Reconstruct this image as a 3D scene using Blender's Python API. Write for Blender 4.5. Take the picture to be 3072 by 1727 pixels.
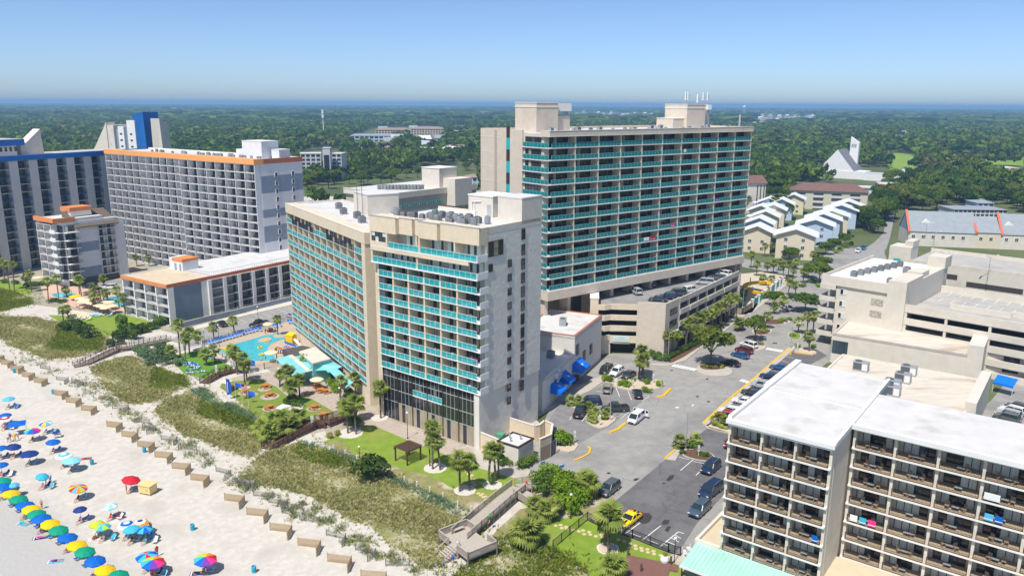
import bpy,bmesh,math,random
import numpy as np
from mathutils import Vector,Matrix
random.seed(7);rng=np.random.default_rng(7)
R=math.radians
for o in list(bpy.data.objects): bpy.data.objects.remove(o)
scene=bpy.context.scene
col=scene.collection

# ------------------------------------------------------------------ camera
PW,PH=3072,1727            # size of the photograph in pixels
FPX,HORIZON,ROLL,CAMH=2350.0,311.0,R(0.34),60.0
PIT=math.atan((PH/2 -HORIZON) /FPX)
_f=Vector((0,math.cos(PIT),-math.sin(PIT)));_r0=Vector((1,0,0));_d0=_f.cross(_r0)
_r=_r0*math.cos(ROLL) -_d0*math.sin(ROLL);_d=_d0*math.cos(ROLL) +_r0*math.sin(ROLL)
cam=bpy.data.cameras.new('camera');cam.sensor_width=36;cam.lens=36*FPX/PW
cam.clip_start=0.5;cam.clip_end=95000
camo=bpy.data.objects.new('camera',cam);col.objects.link(camo)
camo.matrix_world=Matrix(((_r.x,-_d.x,-_f.x,0),(_r.y,-_d.y,-_f.y,0),(_r.z,-_d.z,-_f.z,CAMH),(0,0,0,1)))
scene.camera=camo

# ------------------------------------------------------------------ sky, sun, exposure
SUN_EL,SUN_AZ=R(60),R(210)       # azimuth from +Y towards +X
world=bpy.data.worlds.new('World');scene.world=world;world.use_nodes=True
wn=world.node_tree;wn.nodes.clear()
sky=wn.nodes.new('ShaderNodeTexSky');sky.sky_type='NISHITA';sky.sun_disc=False
sky.sun_elevation=SUN_EL;sky.sun_rotation=SUN_AZ;sky.altitude=0
sky.air_density=0.6;sky.dust_density=0.75;sky.ozone_density=6.0
bg=wn.nodes.new('ShaderNodeBackground');bg.inputs[1].default_value=0.125
wo=wn.nodes.new('ShaderNodeOutputWorld')
wn.links.new(sky.outputs[0],bg.inputs[0]);wn.links.new(bg.outputs[0],wo.inputs[0])
sl=bpy.data.lights.new('sun','SUN');sl.energy=4.1;sl.angle=R(0.5);sl.color=(1,0.955,0.88)
so=bpy.data.objects.new('sun',sl);col.objects.link(so);so.location=(0,0,200)
_sd=Vector((math.sin(SUN_AZ) *math.cos(SUN_EL),math.cos(SUN_AZ) *math.cos(SUN_EL),math.sin(SUN_EL)))
so.rotation_euler=_sd.to_track_quat('Z','Y').to_euler()
vs=scene.view_settings;vs.view_transform='Standard';vs.look='None';vs.exposure=0.34;vs.gamma=1
vs.use_curve_mapping=False
scene.render.engine='CYCLES'
scene.cycles.max_bounces=6;scene.cycles.diffuse_bounces=3;scene.cycles.transparent_max_bounces=12
scene.cycles.volume_bounces=1

# ------------------------------------------------------------------ helpers
def G(u,v,z=0.0):
    """where the ray through photo pixel (u, v) meets the level z"""
    q=_f*FPX+_r*(u -PW/2) +_d*(v -PH/2)
    t=(z -CAMH) /q.z
    return Vector((q.x*t,q.y*t,z))
def proj(p):
    q=Vector(p) -Vector((0,0,CAMH));w=q.dot(_f)
    return PW/2+FPX*q.dot(_r) /w,PH/2+FPX*q.dot(_d) /w
def azv(deg): return Vector((math.sin(R(deg)),math.cos(R(deg)),0))
def height_at(p,v):
    lo,hi=-5.0,150.0
    for _ in range(50):
        m=(lo+hi) /2
        if proj((p[0],p[1],m))[1] > v: lo=m
        else: hi=m
    return lo

class MB:
    """collects faces; build() links them as one mesh"""
    def __init__(s): s.v=[];s.f=[];s.m=[];s.mats=[]
    def mi(s,mat):
        if mat not in s.mats: s.mats.append(mat)
        return s.mats.index(mat)
    def add(s,vs,fs,mat):
        n=len(s.v);k=s.mi(mat)
        s.v += [tuple(p) for p in vs];s.f += [tuple(i+n for i in f) for f in fs];s.m += [k] *len(fs)
        return s
    def box(s,x0,x1,y0,y1,z0,z1,mat):
        vs=[(x0,y0,z0),(x1,y0,z0),(x1,y1,z0),(x0,y1,z0),(x0,y0,z1),(x1,y0,z1),(x1,y1,z1),(x0,y1,z1)]
        return s.add(vs,[(0,3,2,1),(4,5,6,7),(0,1,5,4),(1,2,6,5),(2,3,7,6),(3,0,4,7)],mat)
    def prism(s,pts,z0,z1,mat,top=None):
        n=len(pts)
        a=sum(pts[i][0] *pts[(i+1) %n][1] -pts[(i+1) %n][0] *pts[i][1] for i in range(n))
        if a < 0: pts=list(pts)[::-1]
        vs=[(p[0],p[1],z0) for p in pts] +[(p[0],p[1],z1) for p in pts]
        s.add(vs,[(i,(i+1) %n,n+(i+1) %n,n+i) for i in range(n)] +[tuple(range(n -1,-1,-1))],mat)
        s.add([(p[0],p[1],z1) for p in pts],[tuple(range(n))],top or mat)
        return s
    def tube(s,a,b,r0,r1,mat,n=8,cap=True):
        a=Vector(a);b=Vector(b);d=(b -a)
        if d.length < 1e-6: return s
        d.normalize();x=d.orthogonal().normalized();y=d.cross(x)
        vs=[]
        for p,r in ((a,r0),(b,r1)):
            for i in range(n):
                t=2*math.pi*i/n;vs.append(p+(x*math.cos(t) +y*math.sin(t)) *r)
        fs=[(i,(i+1) %n,n+(i+1) %n,n+i) for i in range(n)]
        if cap: fs += [tuple(range(n -1,-1,-1)),tuple(range(n,2*n))]
        return s.add(vs,fs,mat)
    def bar(s,a,b,w,h,mat):
        """box beam from a to b, w wide, h high"""
        a=Vector(a);b=Vector(b);d=(b -a).normalized()
        up=Vector((0,0,1)) if abs(d.z) < .95 else Vector((1,0,0))
        x=d.cross(up).normalized() *w/2;y=x.cross(d).normalized() *h/2
        vs=[a -x -y,a+x -y,a+x+y,a -x+y,b -x -y,b+x -y,b+x+y,b -x+y]
        return s.add(vs,[(0,3,2,1),(4,5,6,7),(0,1,5,4),(1,2,6,5),(2,3,7,6),(3,0,4,7)],mat)
    def lathe(s,prof,mat,n=16,c=(0,0,0)):
        vs=[]
        for r,z in prof:
            for i in range(n):
                t=2*math.pi*i/n;vs.append((c[0] +r*math.cos(t),c[1] +r*math.sin(t),c[2] +z))
        fs=[]
        for k in range(len(prof) -1):
            for i in range(n):
                j=(i+1) %n;fs.append((k*n+i,k*n+j,(k+1) *n+j,(k+1) *n+i))
        return s.add(vs,fs,mat)
    def poly(s,pts,mat): return s.add(pts,[tuple(range(len(pts)))],mat)
    def mesh(s,name,smooth=False):
        me=bpy.data.meshes.new(name);me.from_pydata(s.v,[],s.f)
        for m in s.mats: me.materials.append(m)
        me.polygons.foreach_set('material_index',s.m)
        if smooth: me.polygons.foreach_set('use_smooth',[True] *len(s.f))
        me.update();return me
    def build(s,name,parent=None,loc=(0,0,0),rz=0,smooth=False):
        return link(name,s.mesh(name,smooth),parent,loc,rz)
def link(name,data,parent=None,loc=(0,0,0),rz=0,sc=None):
    o=bpy.data.objects.new(name,data);col.objects.link(o)
    o.location=loc;o.rotation_euler=(0,0,rz)
    if sc is not None: o.scale=sc if hasattr(sc,'__len__') else (sc,sc,sc)
    if parent is not None: o.parent=parent
    return o
def tag(o,label=None,cat=None,group=None,kind=None):
    if label: o['label'] =label
    if cat: o['category'] =cat
    if group: o['group'] =group
    if kind: o['kind'] =kind
    return o
def thing(name,label,cat,loc=(0,0,0),rz=0,group=None):
    return tag(link(name,None,None,loc,rz),label,cat,group)
def kids(o,_c={}):
    return [c for c in o.children]
def copy_tree(o,loc=None,rz=None,label=None,parent=None):
    c=o.copy();col.objects.link(c);c.parent=parent
    if loc is not None: c.location=loc
    if rz is not None: c.rotation_euler=(0,0,rz)
    if label: c['label'] =label
    return c
class Proto:
    """a thing kept as a list of (name, mesh, sub-list) so that it can be stamped out without bpy.ops"""
    def __init__(s,name,cat,group,parts): s.name,s.cat,s.group,s.parts=name,cat,group,parts
    def put(s,label,loc,rz=0,sc=None,group=None):
        o=thing(s.name,label,s.cat,loc,rz,group or s.group)
        if sc is not None: o.scale=sc if hasattr(sc,'__len__') else (sc,sc,sc)
        for p in s.parts:
            c=link(p[0],p[1],o)
            for q in (p[2] if len(p) > 2 else []): link(q[0],q[1],c)
        return o

# ------------------------------------------------------------------ materials
MATS={}
def M(name,c1,c2=None,scale=1.0,rough=.8,bump=0.0,bscale=None,lo=.35,hi=.65,spec=.3,metal=0,c3=None,scale3=.05,lo3=.55,hi3=.75,rnd=0,stretch=None,bdist=.05):
    if name in MATS: return MATS[name]
    m=bpy.data.materials.new(name);MATS[name] =m;m.use_nodes=True
    nt=m.node_tree;nd=nt.nodes;ln=nt.links
    b=nd['Principled BSDF'];b.inputs['Roughness'].default_value=rough;b.inputs['Metallic'].default_value=metal
    b.inputs['Specular IOR Level'].default_value=spec
    c1=(*c1,1);b.inputs['Base Color'].default_value=c1
    m.diffuse_color=c1
    geo=nd.new('ShaderNodeNewGeometry');vec=geo.outputs['Position']
    if stretch:
        mp=nd.new('ShaderNodeMapping');mp.inputs['Scale'].default_value=stretch;ln.new(vec,mp.inputs[0]);vec=mp.outputs[0]
    outc=None
    if c2 is not None:
        n=nd.new('ShaderNodeTexNoise');n.inputs['Scale'].default_value=scale;n.inputs['Detail'].default_value=6;ln.new(vec,n.inputs[0])
        r=nd.new('ShaderNodeValToRGB');r.color_ramp.elements[0].position=lo;r.color_ramp.elements[1].position=hi
        r.color_ramp.elements[0].color=c1;r.color_ramp.elements[1].color=(*c2,1)
        ln.new(n.outputs[0],r.inputs[0]);outc=r.outputs[0]
    if c3 is not None:
        n=nd.new('ShaderNodeTexNoise');n.inputs['Scale'].default_value=scale3;n.inputs['Detail'].default_value=5;ln.new(vec,n.inputs[0])
        r=nd.new('ShaderNodeMapRange');r.inputs[1].default_value=lo3;r.inputs[2].default_value=hi3;ln.new(n.outputs[0],r.inputs[0])
        mx=nd.new('ShaderNodeMix');mx.data_type='RGBA';ln.new(r.outputs[0],mx.inputs[0])
        if outc is not None: ln.new(outc,mx.inputs[6])
        else: mx.inputs[6].default_value=c1
        mx.inputs[7].default_value=(*c3,1);outc=mx.outputs[2]
    if rnd:
        oi=nd.new('ShaderNodeObjectInfo');hs=nd.new('ShaderNodeHueSaturation')
        mr=nd.new('ShaderNodeMapRange');mr.inputs[3].default_value=1 -rnd;mr.inputs[4].default_value=1+rnd
        ln.new(oi.outputs['Random'],mr.inputs[0]);ln.new(mr.outputs[0],hs.inputs['Value'])
        if outc is not None: ln.new(outc,hs.inputs['Color'])
        else: hs.inputs['Color'].default_value=c1
        outc=hs.outputs[0]
    if outc is not None: ln.new(outc,b.inputs['Base Color'])
    if bump:
        n=nd.new('ShaderNodeTexNoise');n.inputs['Scale'].default_value=bscale or scale*4;n.inputs['Detail'].default_value=5;ln.new(vec,n.inputs[0])
        bp=nd.new('ShaderNodeBump');bp.inputs['Strength'].default_value=bump;bp.inputs['Distance'].default_value=bdist
        ln.new(n.outputs[0],bp.inputs['Height']);ln.new(bp.outputs[0],b.inputs['Normal'])
    return m
def leafmat(name,trans=.35):
    """foliage: colour from the per-tree tint attribute, a little light passes through"""
    m=bpy.data.materials.new(name);MATS[name] =m;m.use_nodes=True
    nt=m.node_tree;nd=nt.nodes;ln=nt.links;nd.clear()
    at=nd.new('ShaderNodeAttribute');at.attribute_name='tint'
    d=nd.new('ShaderNodeBsdfDiffuse');t=nd.new('ShaderNodeBsdfTranslucent');mx=nd.new('ShaderNodeMixShader');mx.inputs[0].default_value=trans
    ln.new(at.outputs['Color'],d.inputs[0]);ln.new(at.outputs['Color'],t.inputs[0])
    ln.new(d.outputs[0],mx.inputs[1]);ln.new(t.outputs[0],mx.inputs[2])
    o=nd.new('ShaderNodeOutputMaterial');ln.new(mx.outputs[0],o.inputs[0]);return m
def leafcol(name,c,c2,scale=.6,trans=.3):
    m=bpy.data.materials.new(name);MATS[name] =m;m.use_nodes=True
    nt=m.node_tree;nd=nt.nodes;ln=nt.links;nd.clear()
    geo=nd.new('ShaderNodeNewGeometry');n=nd.new('ShaderNodeTexNoise');n.inputs['Scale'].default_value=scale;ln.new(geo.outputs['Position'],n.inputs[0])
    r=nd.new('ShaderNodeValToRGB');r.color_ramp.elements[0].position=.35;r.color_ramp.elements[1].position=.65
    r.color_ramp.elements[0].color=(*c,1);r.color_ramp.elements[1].color=(*c2,1);ln.new(n.outputs[0],r.inputs[0])
    oi=nd.new('ShaderNodeObjectInfo');hs=nd.new('ShaderNodeHueSaturation');mr=nd.new('ShaderNodeMapRange')
    mr.inputs[3].default_value=.75;mr.inputs[4].default_value=1.25;ln.new(oi.outputs['Random'],mr.inputs[0]);ln.new(mr.outputs[0],hs.inputs['Value']);ln.new(r.outputs[0],hs.inputs['Color'])
    d=nd.new('ShaderNodeBsdfDiffuse');t=nd.new('ShaderNodeBsdfTranslucent');mx=nd.new('ShaderNodeMixShader');mx.inputs[0].default_value=trans
    ln.new(hs.outputs[0],d.inputs[0]);ln.new(hs.outputs[0],t.inputs[0]);ln.new(d.outputs[0],mx.inputs[1]);ln.new(t.outputs[0],mx.inputs[2])
    o=nd.new('ShaderNodeOutputMaterial');ln.new(mx.outputs[0],o.inputs[0]);return m
def glassmat(name,tint,body,keep=.5):
    """thin tinted pane: part of the light goes through, the rest is coloured sheen"""
    m=bpy.data.materials.new(name);MATS[name] =m;m.use_nodes=True
    nt=m.node_tree;nd=nt.nodes;ln=nt.links;b=nd['Principled BSDF']
    b.inputs['Base Color'].default_value=(*body,1);b.inputs['Roughness'].default_value=.12;b.inputs['Specular IOR Level'].default_value=.6
    t=nd.new('ShaderNodeBsdfTransparent');t.inputs[0].default_value=(*tint,1)
    mx=nd.new('ShaderNodeMixShader');mx.inputs[0].default_value=keep
    ln.new(t.outputs[0],mx.inputs[1]);ln.new(b.outputs[0],mx.inputs[2]);ln.new(mx.outputs[0],nd['Material Output'].inputs[0]);return m

stucco=M('stucco_cream',(.72,.61,.45),(.66,.555,.405),1.3,.85,.12,14,c3=(.60,.49,.35),scale3=.12)
stucco_w=M('stucco_pale',(.70,.64,.55),(.64,.585,.50),.8,.85,.2,9,c3=(.55,.50,.43),scale3=.15)
gablegrey=M('stucco_gable',(.74,.70,.63),(.69,.65,.585),.35,.88,.55,1.1,c3=(.62,.58,.53),scale3=.10,bdist=.12)
towerb=M('stucco_tan',(.66,.57,.46),(.61,.525,.42),.8,.85,.1,9,c3=(.55,.47,.38),scale3=.1)
white=M('white_paint',(.80,.79,.77),(.74,.73,.71),.6,.6,.05,8)
whitebl=M('white_block',(.74,.75,.77),(.69,.70,.73),.7,.8,.15,5,c3=(.62,.64,.68),scale3=.2)
bluegrey=M('bluegrey_paint',(.28,.335,.42),(.25,.30,.38),.5,.8,.15,4)
roofw=M('white_roof',(.64,.63,.615),(.585,.57,.545),.45,.75,.08,5,c3=(.42,.38,.32),scale3=.24,lo3=.55,hi3=.82)
rooft=M('tan_gravel_roof',(.62,.52,.36),(.56,.47,.33),.6,.95,.2,12,c3=(.42,.32,.2),scale3=.2,lo3=.6,hi3=.8)
roofc=M('cream_roof',(.66,.60,.51),(.58,.52,.43),.8,.9,.1,6,c3=(.36,.28,.19),scale3=.22,lo3=.53,hi3=.76,stretch=(.35,1.2,1))
orange=M('orange_band',(.72,.27,.09),(.66,.24,.08),.5,.6)
orangel=M('light_orange_band',(.90,.40,.13),(.85,.37,.12),.5,.6)
terra=M('terracotta_band',(.52,.17,.09),(.46,.15,.08),.5,.7)
blueband=M('blue_band',(.015,.17,.52),(.012,.15,.47),.5,.5)
dark=M('dark_metal',(.03,.028,.03),rough=.5)
bronze=M('bronze_frame',(.05,.035,.028),rough=.45)
alum=M('aluminium',(.55,.57,.58),rough=.4,metal=.4)
glassd=M('dark_glass',(.012,.016,.024),(.03,.03,.034),.25,.06,spec=.8)
glassb=M('blue_glass',(.035,.055,.075),(.06,.085,.11),.3,.06,spec=.8)
curtain=M('curtain',(.72,.76,.68),(.52,.56,.50),3.0,.5,stretch=(3,3,.2),spec=.6)
curtain2=M('curtain_tan',(.46,.38,.26),(.28,.23,.17),2.5,.45,stretch=(3,3,.2),spec=.6)
inner=M('room_wall',(.50,.455,.39),(.45,.41,.35),1.0,.9)
tealglass=glassmat('teal_glass',(.55,.93,.93),(.03,.46,.50),.56)
tealdark=glassmat('deep_teal_glass',(.40,.78,.77),(.015,.27,.285),.72)
tealpost=M('teal_post',(.25,.55,.55),rough=.5)
concrete=M('concrete',(.52,.49,.44),(.46,.43,.385),.9,.9,.1,10,c3=(.36,.33,.29),scale3=.2)
conc_w=M('pale_concrete',(.66,.60,.50),(.60,.545,.45),.9,.9,.08,10,c3=(.50,.44,.36),scale3=.2)
teal_paint=M('teal_paint',(.02,.42,.43),rough=.6)
steel=M('galvanised',(.42,.44,.46),(.36,.38,.40),3,.5,metal=.3)
acgrey=M('condenser_grey',(.28,.30,.31),(.22,.235,.245),4,.6,rnd=.25)
acfan=M('condenser_grille',(.10,.11,.12),rough=.6)
awnblue=M('blue_canvas',(.0,.17,.72),(.0,.15,.66),1.5,.6)
seafoam=M('seafoam_metal',(.40,.70,.55),(.36,.66,.52),.5,.45,c3=(.33,.58,.46),scale3=.3)
aquametal=M('aqua_metal',(.22,.56,.56),(.19,.51,.52),.4,.45)
yellowp=M('yellow_paint',(.86,.50,.01),(.80,.46,.01),2,.6)
whitep=M('road_white',(.80,.80,.78),(.62,.61,.58),4,.7,lo=.5,hi=.75)
wood_g=M('weathered_wood',(.40,.35,.29),(.50,.44,.37),5,.9,.2,20)
wood_b=M('brown_wood',(.10,.052,.038),(.13,.07,.05),5,.8,.2,20)
wood_t=M('tan_wood',(.50,.37,.21),(.42,.31,.18),6,.85,.15,20)
redwood=M('orange_wood',(.56,.21,.035),(.48,.17,.03),5,.6)
hedge_d=M('soil',(.13,.075,.05),(.09,.055,.035),3,.95,.4,20)
MATS['leaf'] =leafmat('leaf')
palmleaf=leafcol('palm_frond',(.19,.26,.05),(.33,.37,.09))
palmdry=leafcol('dry_frond',(.42,.31,.13),(.32,.25,.11))
bark=M('palm_bark',(.15,.115,.085),(.21,.17,.13),3,.95,.5,12)
bushl=leafcol('bush_leaf',(.15,.27,.022),(.25,.37,.03))
bushdark=leafcol('dark_bush_leaf',(.05,.095,.024),(.10,.155,.034))

# ------------------------------------------------------------------ the ground
def zoomer(ox,oy,s): return lambda pts: [(ox+x/s,oy+y/s) for x,y in pts]
ZA_=zoomer(0,1060,2.1706);L4_=zoomer(0,700,3.3516);Z6_=zoomer(668,860,3.3516);Z2_=zoomer(700,1200,2.7475)
Z3_=zoomer(1400,1200,2.7475);Z5_=zoomer(1560,1080,5.1705);Z7_=zoomer(1850,980,4.826);Z4_=zoomer(1600,760,3.2175)
ZR_=zoomer(2200,640,2.681);ZH_=zoomer(2050,1000,1.992);ZT_=zoomer(2204,300,2.955);ZP_=zoomer(360,740,4.77);ZQ_=zoomer(60,600,4.022)
ZM_=zoomer(768,300,3.3516)
def gpts(px,z=0): return [G(u,v,z) for u,v in px]
def sheet(name,px,z,mat,thick=None,smooth=0,world_pts=None,label=None):
    p=world_pts or gpts(px,0)
    if smooth: p=chaikin(p,smooth)
    mb=MB()
    if thick: mb.prism([(q[0],q[1]) for q in p],z -thick,z,mat)
    else:
        n=len(p);a=sum(p[i][0] *p[(i+1) %n][1] -p[(i+1) %n][0] *p[i][1] for i in range(n))
        if a < 0: p=p[::-1]
        mb.poly([(q[0],q[1],z) for q in p],mat)
    o=mb.build(name);o['kind'] ='structure'
    if label: o['label'] =label
    return o
def chaikin(p,n):
    for _ in range(n):
        q=[]
        for i in range(len(p)):
            a,b=Vector(p[i]),Vector(p[(i+1) %len(p)]);q += [a*.75+b*.25,a*.25+b*.75]
        p=q
    return p
terrain=M('forest_floor',(.07,.10,.03),(.13,.15,.06),.03,.95,c3=(.10,.10,.06),scale3=.006)
sheet('ground',None,-.06,terrain,world_pts=[(-42000,-3000,0),(42000,-3000,0),(42000,55000,0),(-42000,55000,0)])

# sand with fine grain, soft tyre tracks and a damper band towards the sea
def sandmat():
    m=M('beach_sand',(.61,.57,.50),(.53,.49,.425),.9,.95,.9,1.6,c3=(.48,.435,.37),scale3=.16,lo3=.5,hi3=.72,bdist=.09)
    nt=m.node_tree;nd=nt.nodes;ln=nt.links
    b=nd['Principled BSDF'];src=b.inputs['Base Color'].links[0].from_socket
    geo=nd.new('ShaderNodeNewGeometry')
    mp=nd.new('ShaderNodeMapping');mp.inputs['Rotation'].default_value=(0,0,R(39));ln.new(geo.outputs['Position'],mp.inputs[0])
    wv=nd.new('ShaderNodeTexWave');wv.inputs['Scale'].default_value=.16;wv.inputs['Distortion'].default_value=9;wv.inputs['Detail'].default_value=4;wv.inputs['Detail Scale'].default_value=.6
    ln.new(mp.outputs[0],wv.inputs[0])
    r=nd.new('ShaderNodeMapRange');r.inputs[1].default_value=.82;r.inputs[2].default_value=1;r.inputs[4].default_value=.5;ln.new(wv.outputs[0],r.inputs[0])
    mx=nd.new('ShaderNodeMix');mx.data_type='RGBA';ln.new(r.outputs[0],mx.inputs[0]);ln.new(src,mx.inputs[6]);mx.inputs[7].default_value=(.52,.475,.41,1)
    # damp, greyer sand beyond the umbrella row (distance measured across the beach)
    sx=nd.new('ShaderNodeSeparateXYZ');ln.new(mp.outputs[0],sx.inputs[0])
    n2=nd.new('ShaderNodeTexNoise');n2.inputs['Scale'].default_value=.08;ln.new(geo.outputs['Position'],n2.inputs[0])
    DAMP=nd.new('ShaderNodeMath');DAMP.operation='MULTIPLY_ADD';DAMP.inputs[1].default_value=14;ln.new(n2.outputs[0],DAMP.inputs[0]);ln.new(sx.outputs[1],DAMP.inputs[2])
    r2=nd.new('ShaderNodeMapRange');r2.inputs[1].default_value=48;r2.inputs[2].default_value=41;ln.new(DAMP.outputs[0],r2.inputs[0]);r2.name='damp_range'
    mx2=nd.new('ShaderNodeMix');mx2.data_type='RGBA';ln.new(r2.outputs[0],mx2.inputs[0]);ln.new(mx.outputs[2],mx2.inputs[6]);mx2.inputs[7].default_value=(.44,.425,.40,1)
    ln.new(mx2.outputs[2],b.inputs['Base Color']);return m
sand=sandmat()
sheet('beach_sand',[(-700,850),(0,900),(300,940),(560,1010),(760,1075),(900,1180),(1000,1330),(1250,1480),(1480,1560),(1560,1727),(1600,2300),(-1500,2300)],0,sand)
lawnm=M('lawn_grass',(.15,.22,.03),(.20,.27,.04),.9,.95,.6,9,c3=(.22,.22,.05),scale3=.12,lo3=.52,hi3=.78)
lawnb=M('bright_lawn',(.17,.26,.025),(.22,.31,.035),.6,.95,.6,9,c3=(.27,.27,.07),scale3=.14,lo3=.5,hi3=.75)
turf=M('artificial_turf',(.11,.24,.02),(.13,.27,.025),1,.9,.3,12)
paver=M('pavers',(.56,.48,.40),(.49,.40,.33),1.6,.9,.25,5,c3=(.42,.36,.31),scale3=.25)
def brick_joint(m,sc):
    nt=m.node_tree;nd=nt.nodes;ln=nt.links;b=nd['Principled BSDF'];src=b.inputs['Base Color'].links[0].from_socket
    geo=nd.new('ShaderNodeNewGeometry');mp=nd.new('ShaderNodeMapping');mp.inputs['Rotation'].default_value=(0,0,R(38));ln.new(geo.outputs['Position'],mp.inputs[0])
    br=nd.new('ShaderNodeTexBrick');br.inputs['Scale'].default_value=sc;br.inputs['Color1'].default_value=(1,1,1,1);br.inputs['Color2'].default_value=(.78,.76,.74,1);br.inputs['Mortar'].default_value=(.62,.6,.58,1);br.inputs['Mortar Size'].default_value=.02
    ln.new(mp.outputs[0],br.inputs[0]);mx=nd.new('ShaderNodeMix');mx.data_type='RGBA';mx.blend_type='MULTIPLY';mx.inputs[0].default_value=1
    ln.new(src,mx.inputs[6]);ln.new(br.outputs[0],mx.inputs[7]);ln.new(mx.outputs[2],b.inputs['Base Color'])
brick_joint(paver,1.6)
asph=M('light_asphalt',(.34,.325,.30),(.29,.28,.26),.5,.9,.2,9,c3=(.21,.205,.195),scale3=.09,lo3=.5,hi3=.72)
asphd=M('dark_asphalt',(.155,.15,.15),(.12,.118,.12),.7,.88,.2,9,c3=(.20,.195,.19),scale3=.1,lo3=.5,hi3=.75)
walk=M('sidewalk',(.50,.45,.38),(.44,.395,.335),.7,.92,.1,8,c3=(.36,.33,.28),scale3=.2)
mulch=M('mulch',(.16,.085,.05),(.10,.06,.04),3,.95,.5,15)
pebble=M('pale_pebbles',(.62,.52,.40),(.50,.40,.29),3.5,.95,.6,9)
deckconc=M('pool_deck',(.52,.41,.30),(.47,.365,.265),.8,.85,.1,8,c3=(.40,.33,.26),scale3=.3)
water=M('pool_water',(.03,.42,.50),(.045,.50,.56),.9,.04,.25,3,spec=.6)
# town blocks
sheet('resort_ground',[(-600,800),(260,770),(900,800),(1500,900),(1500,1400),(1480,1560),(1250,1480),(1000,1330),(900,1180),(760,1075),(560,1010),(300,940),(0,900),(-700,850)],.01,M('resort_soil',(.40,.35,.27),(.33,.30,.22),.3,.95,.2,5,c3=(.20,.22,.08),scale3=.08))
sheet('parking_asphalt',ZP_([(900,1235),(1250,1150),(1660,1020),(2470,830),(2700,800),(2700,1080),(2470,1040),(1900,1210),(1300,1400),(1000,1420),(700,1340)]),.03,asph)
sheet('sidewalk',ZP_([(900,1190),(1900,920),(2470,770),(2600,760),(2600,800),(2470,830),(1660,1020),(1250,1150),(900,1225)]),.15,conc_w,.14)
sheet('left_drive',ZQ_([(770,1060),(830,1010),(1230,960),(1300,975),(1260,1080),(1010,1110),(830,1080)]),.03,asph)
sheet('hotel_paving',Z6_([(220,880),(540,850),(870,790),(1200,820),(1500,1180),(1610,1310),(2520,1630),(2560,1760),(2250,1700),(1850,1560),(1500,1400),(1250,1380),(900,1480),(500,1380),(350,1330),(0,1000),(50,930)]),.03,paver)
pooldeck=sheet('pool_deck',Z6_([(-90,620),(0,560),(420,430),(700,340),(760,330),(800,700),(560,740),(540,800),(300,840),(130,800),(-80,700)]),.1,deckconc,.09)
poolpx=Z6_([(-70,655),(0,610),(170,565),(330,520),(430,490),(520,478),(600,455),(700,460),(740,500),(690,515),(600,530),(530,555),(470,590),(450,640),(520,690),(540,735),(420,755),(170,745),(50,700)])
sheet('pool_rim',poolpx,.13,M('pool_coping',(.62,.56,.48)),smooth=2)
sheet('pool_water',[(u+(714 -u) *.012,v+(1040 -v) *.02) for u,v in poolpx],.155,water,smooth=2)
sheet('pool_island',Z6_([(345,560),(375,530),(450,510),(500,530),(480,555),(400,565)]),.3,deckconc,.2,2)
sheet('pool_island',Z6_([(500,505),(530,485),(620,475),(690,480),(700,500),(640,515),(540,520)]),.3,deckconc,.2,2)
sheet('kiddie_pool',ZQ_([(370,1140),(450,1120),(560,1115),(660,1125),(700,1150),(640,1175),(500,1185),(410,1165)]),.1,water,smooth=2)
sheet('hotel_pool',ZQ_([(1010,1195),(1080,1170),(1240,1150),(1300,1150),(1290,1290),(1200,1280),(1120,1240),(1020,1215)]),.1,water,smooth=1)
sheet('hotel_pool_deck',ZQ_([(250,1050),(480,1010),(760,1060),(1010,1110),(1330,1090),(1330,1340),(1080,1360),(640,1290),(300,1180)]),.05,M('peach_deck',(.62,.43,.31),(.55,.38,.28),.5,.9))
sheet('lawn',L4_([(480,820),(880,835),(1290,800),(1590,910),(1620,940),(1500,990),(1200,1030),(1000,1035),(830,910),(620,900)]),.05,lawnb)
sheet('lawn',L4_([(-60,480),(180,490),(320,540),(300,620),(150,600),(-60,590)]),.05,lawnb)
sheet('turf',L4_([(1690,1235),(2010,1175),(2070,1195),(2340,1345),(2330,1400),(2100,1470),(1850,1410)]),.06,turf)
sheet('lawn',Z6_([(0,960),(360,930),(540,1005),(650,1100),(790,1100),(900,1130),(1110,1250),(1100,1340),(950,1400),(700,1330),(420,1340),(300,1270),(100,1100),(-30,1010)]),.05,lawnm)
sheet('lawn',Z2_([(740,345),(850,295),(1070,218),(1140,203),(1440,330),(1800,470),(1950,540),(2060,570),(2198,610),(2380,660),(2360,720),(2198,855),(2060,950),(1900,885),(1700,800),(1500,705),(1280,645),(1030,505),(850,400)]),.05,lawnb)
dry=M('worn_grass',(.30,.25,.12),(.20,.22,.06),.5,.95,.3,6,c3=(.50,.43,.33),scale3=.25,lo3=.5,hi3=.65)
sheet('worn_grass',Z2_([(740,352),(900,330),(960,420),(1080,470),(1260,520),(1400,570),(1540,600),(1700,660),(1800,730),(2000,790),(2190,840),(2060,950),(1900,885),(1700,800),(1500,705),(1280,645),(1030,505),(850,400)]),.07,dry,smooth=1)
sheet('lawn',Z3_([(700,1000),(900,950),(1000,990),(1280,1105),(1660,1258),(1760,1300),(1960,1390),(2060,1480),(2060,1600),(1050,1600),(1000,1400),(850,1310),(690,1220),(620,1130),(590,1010)]),.05,lawnb)
for (x,y,rx) in ((300,1085,60),(475,1105,100),(475,1225,80),(915,1225,78),(1010,1305,90),(420,1030,70),(235,1065,80)):
    c=G(*Z6_([(x,y)])[0]);r=rx/3.3516*c.y/2350*1.02
    sheet('paver_circle',None,.07,paver,world_pts=[(c.x+r*math.cos(t*.5236),c.y+r*math.sin(t*.5236),0) for t in range(12)])
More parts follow.
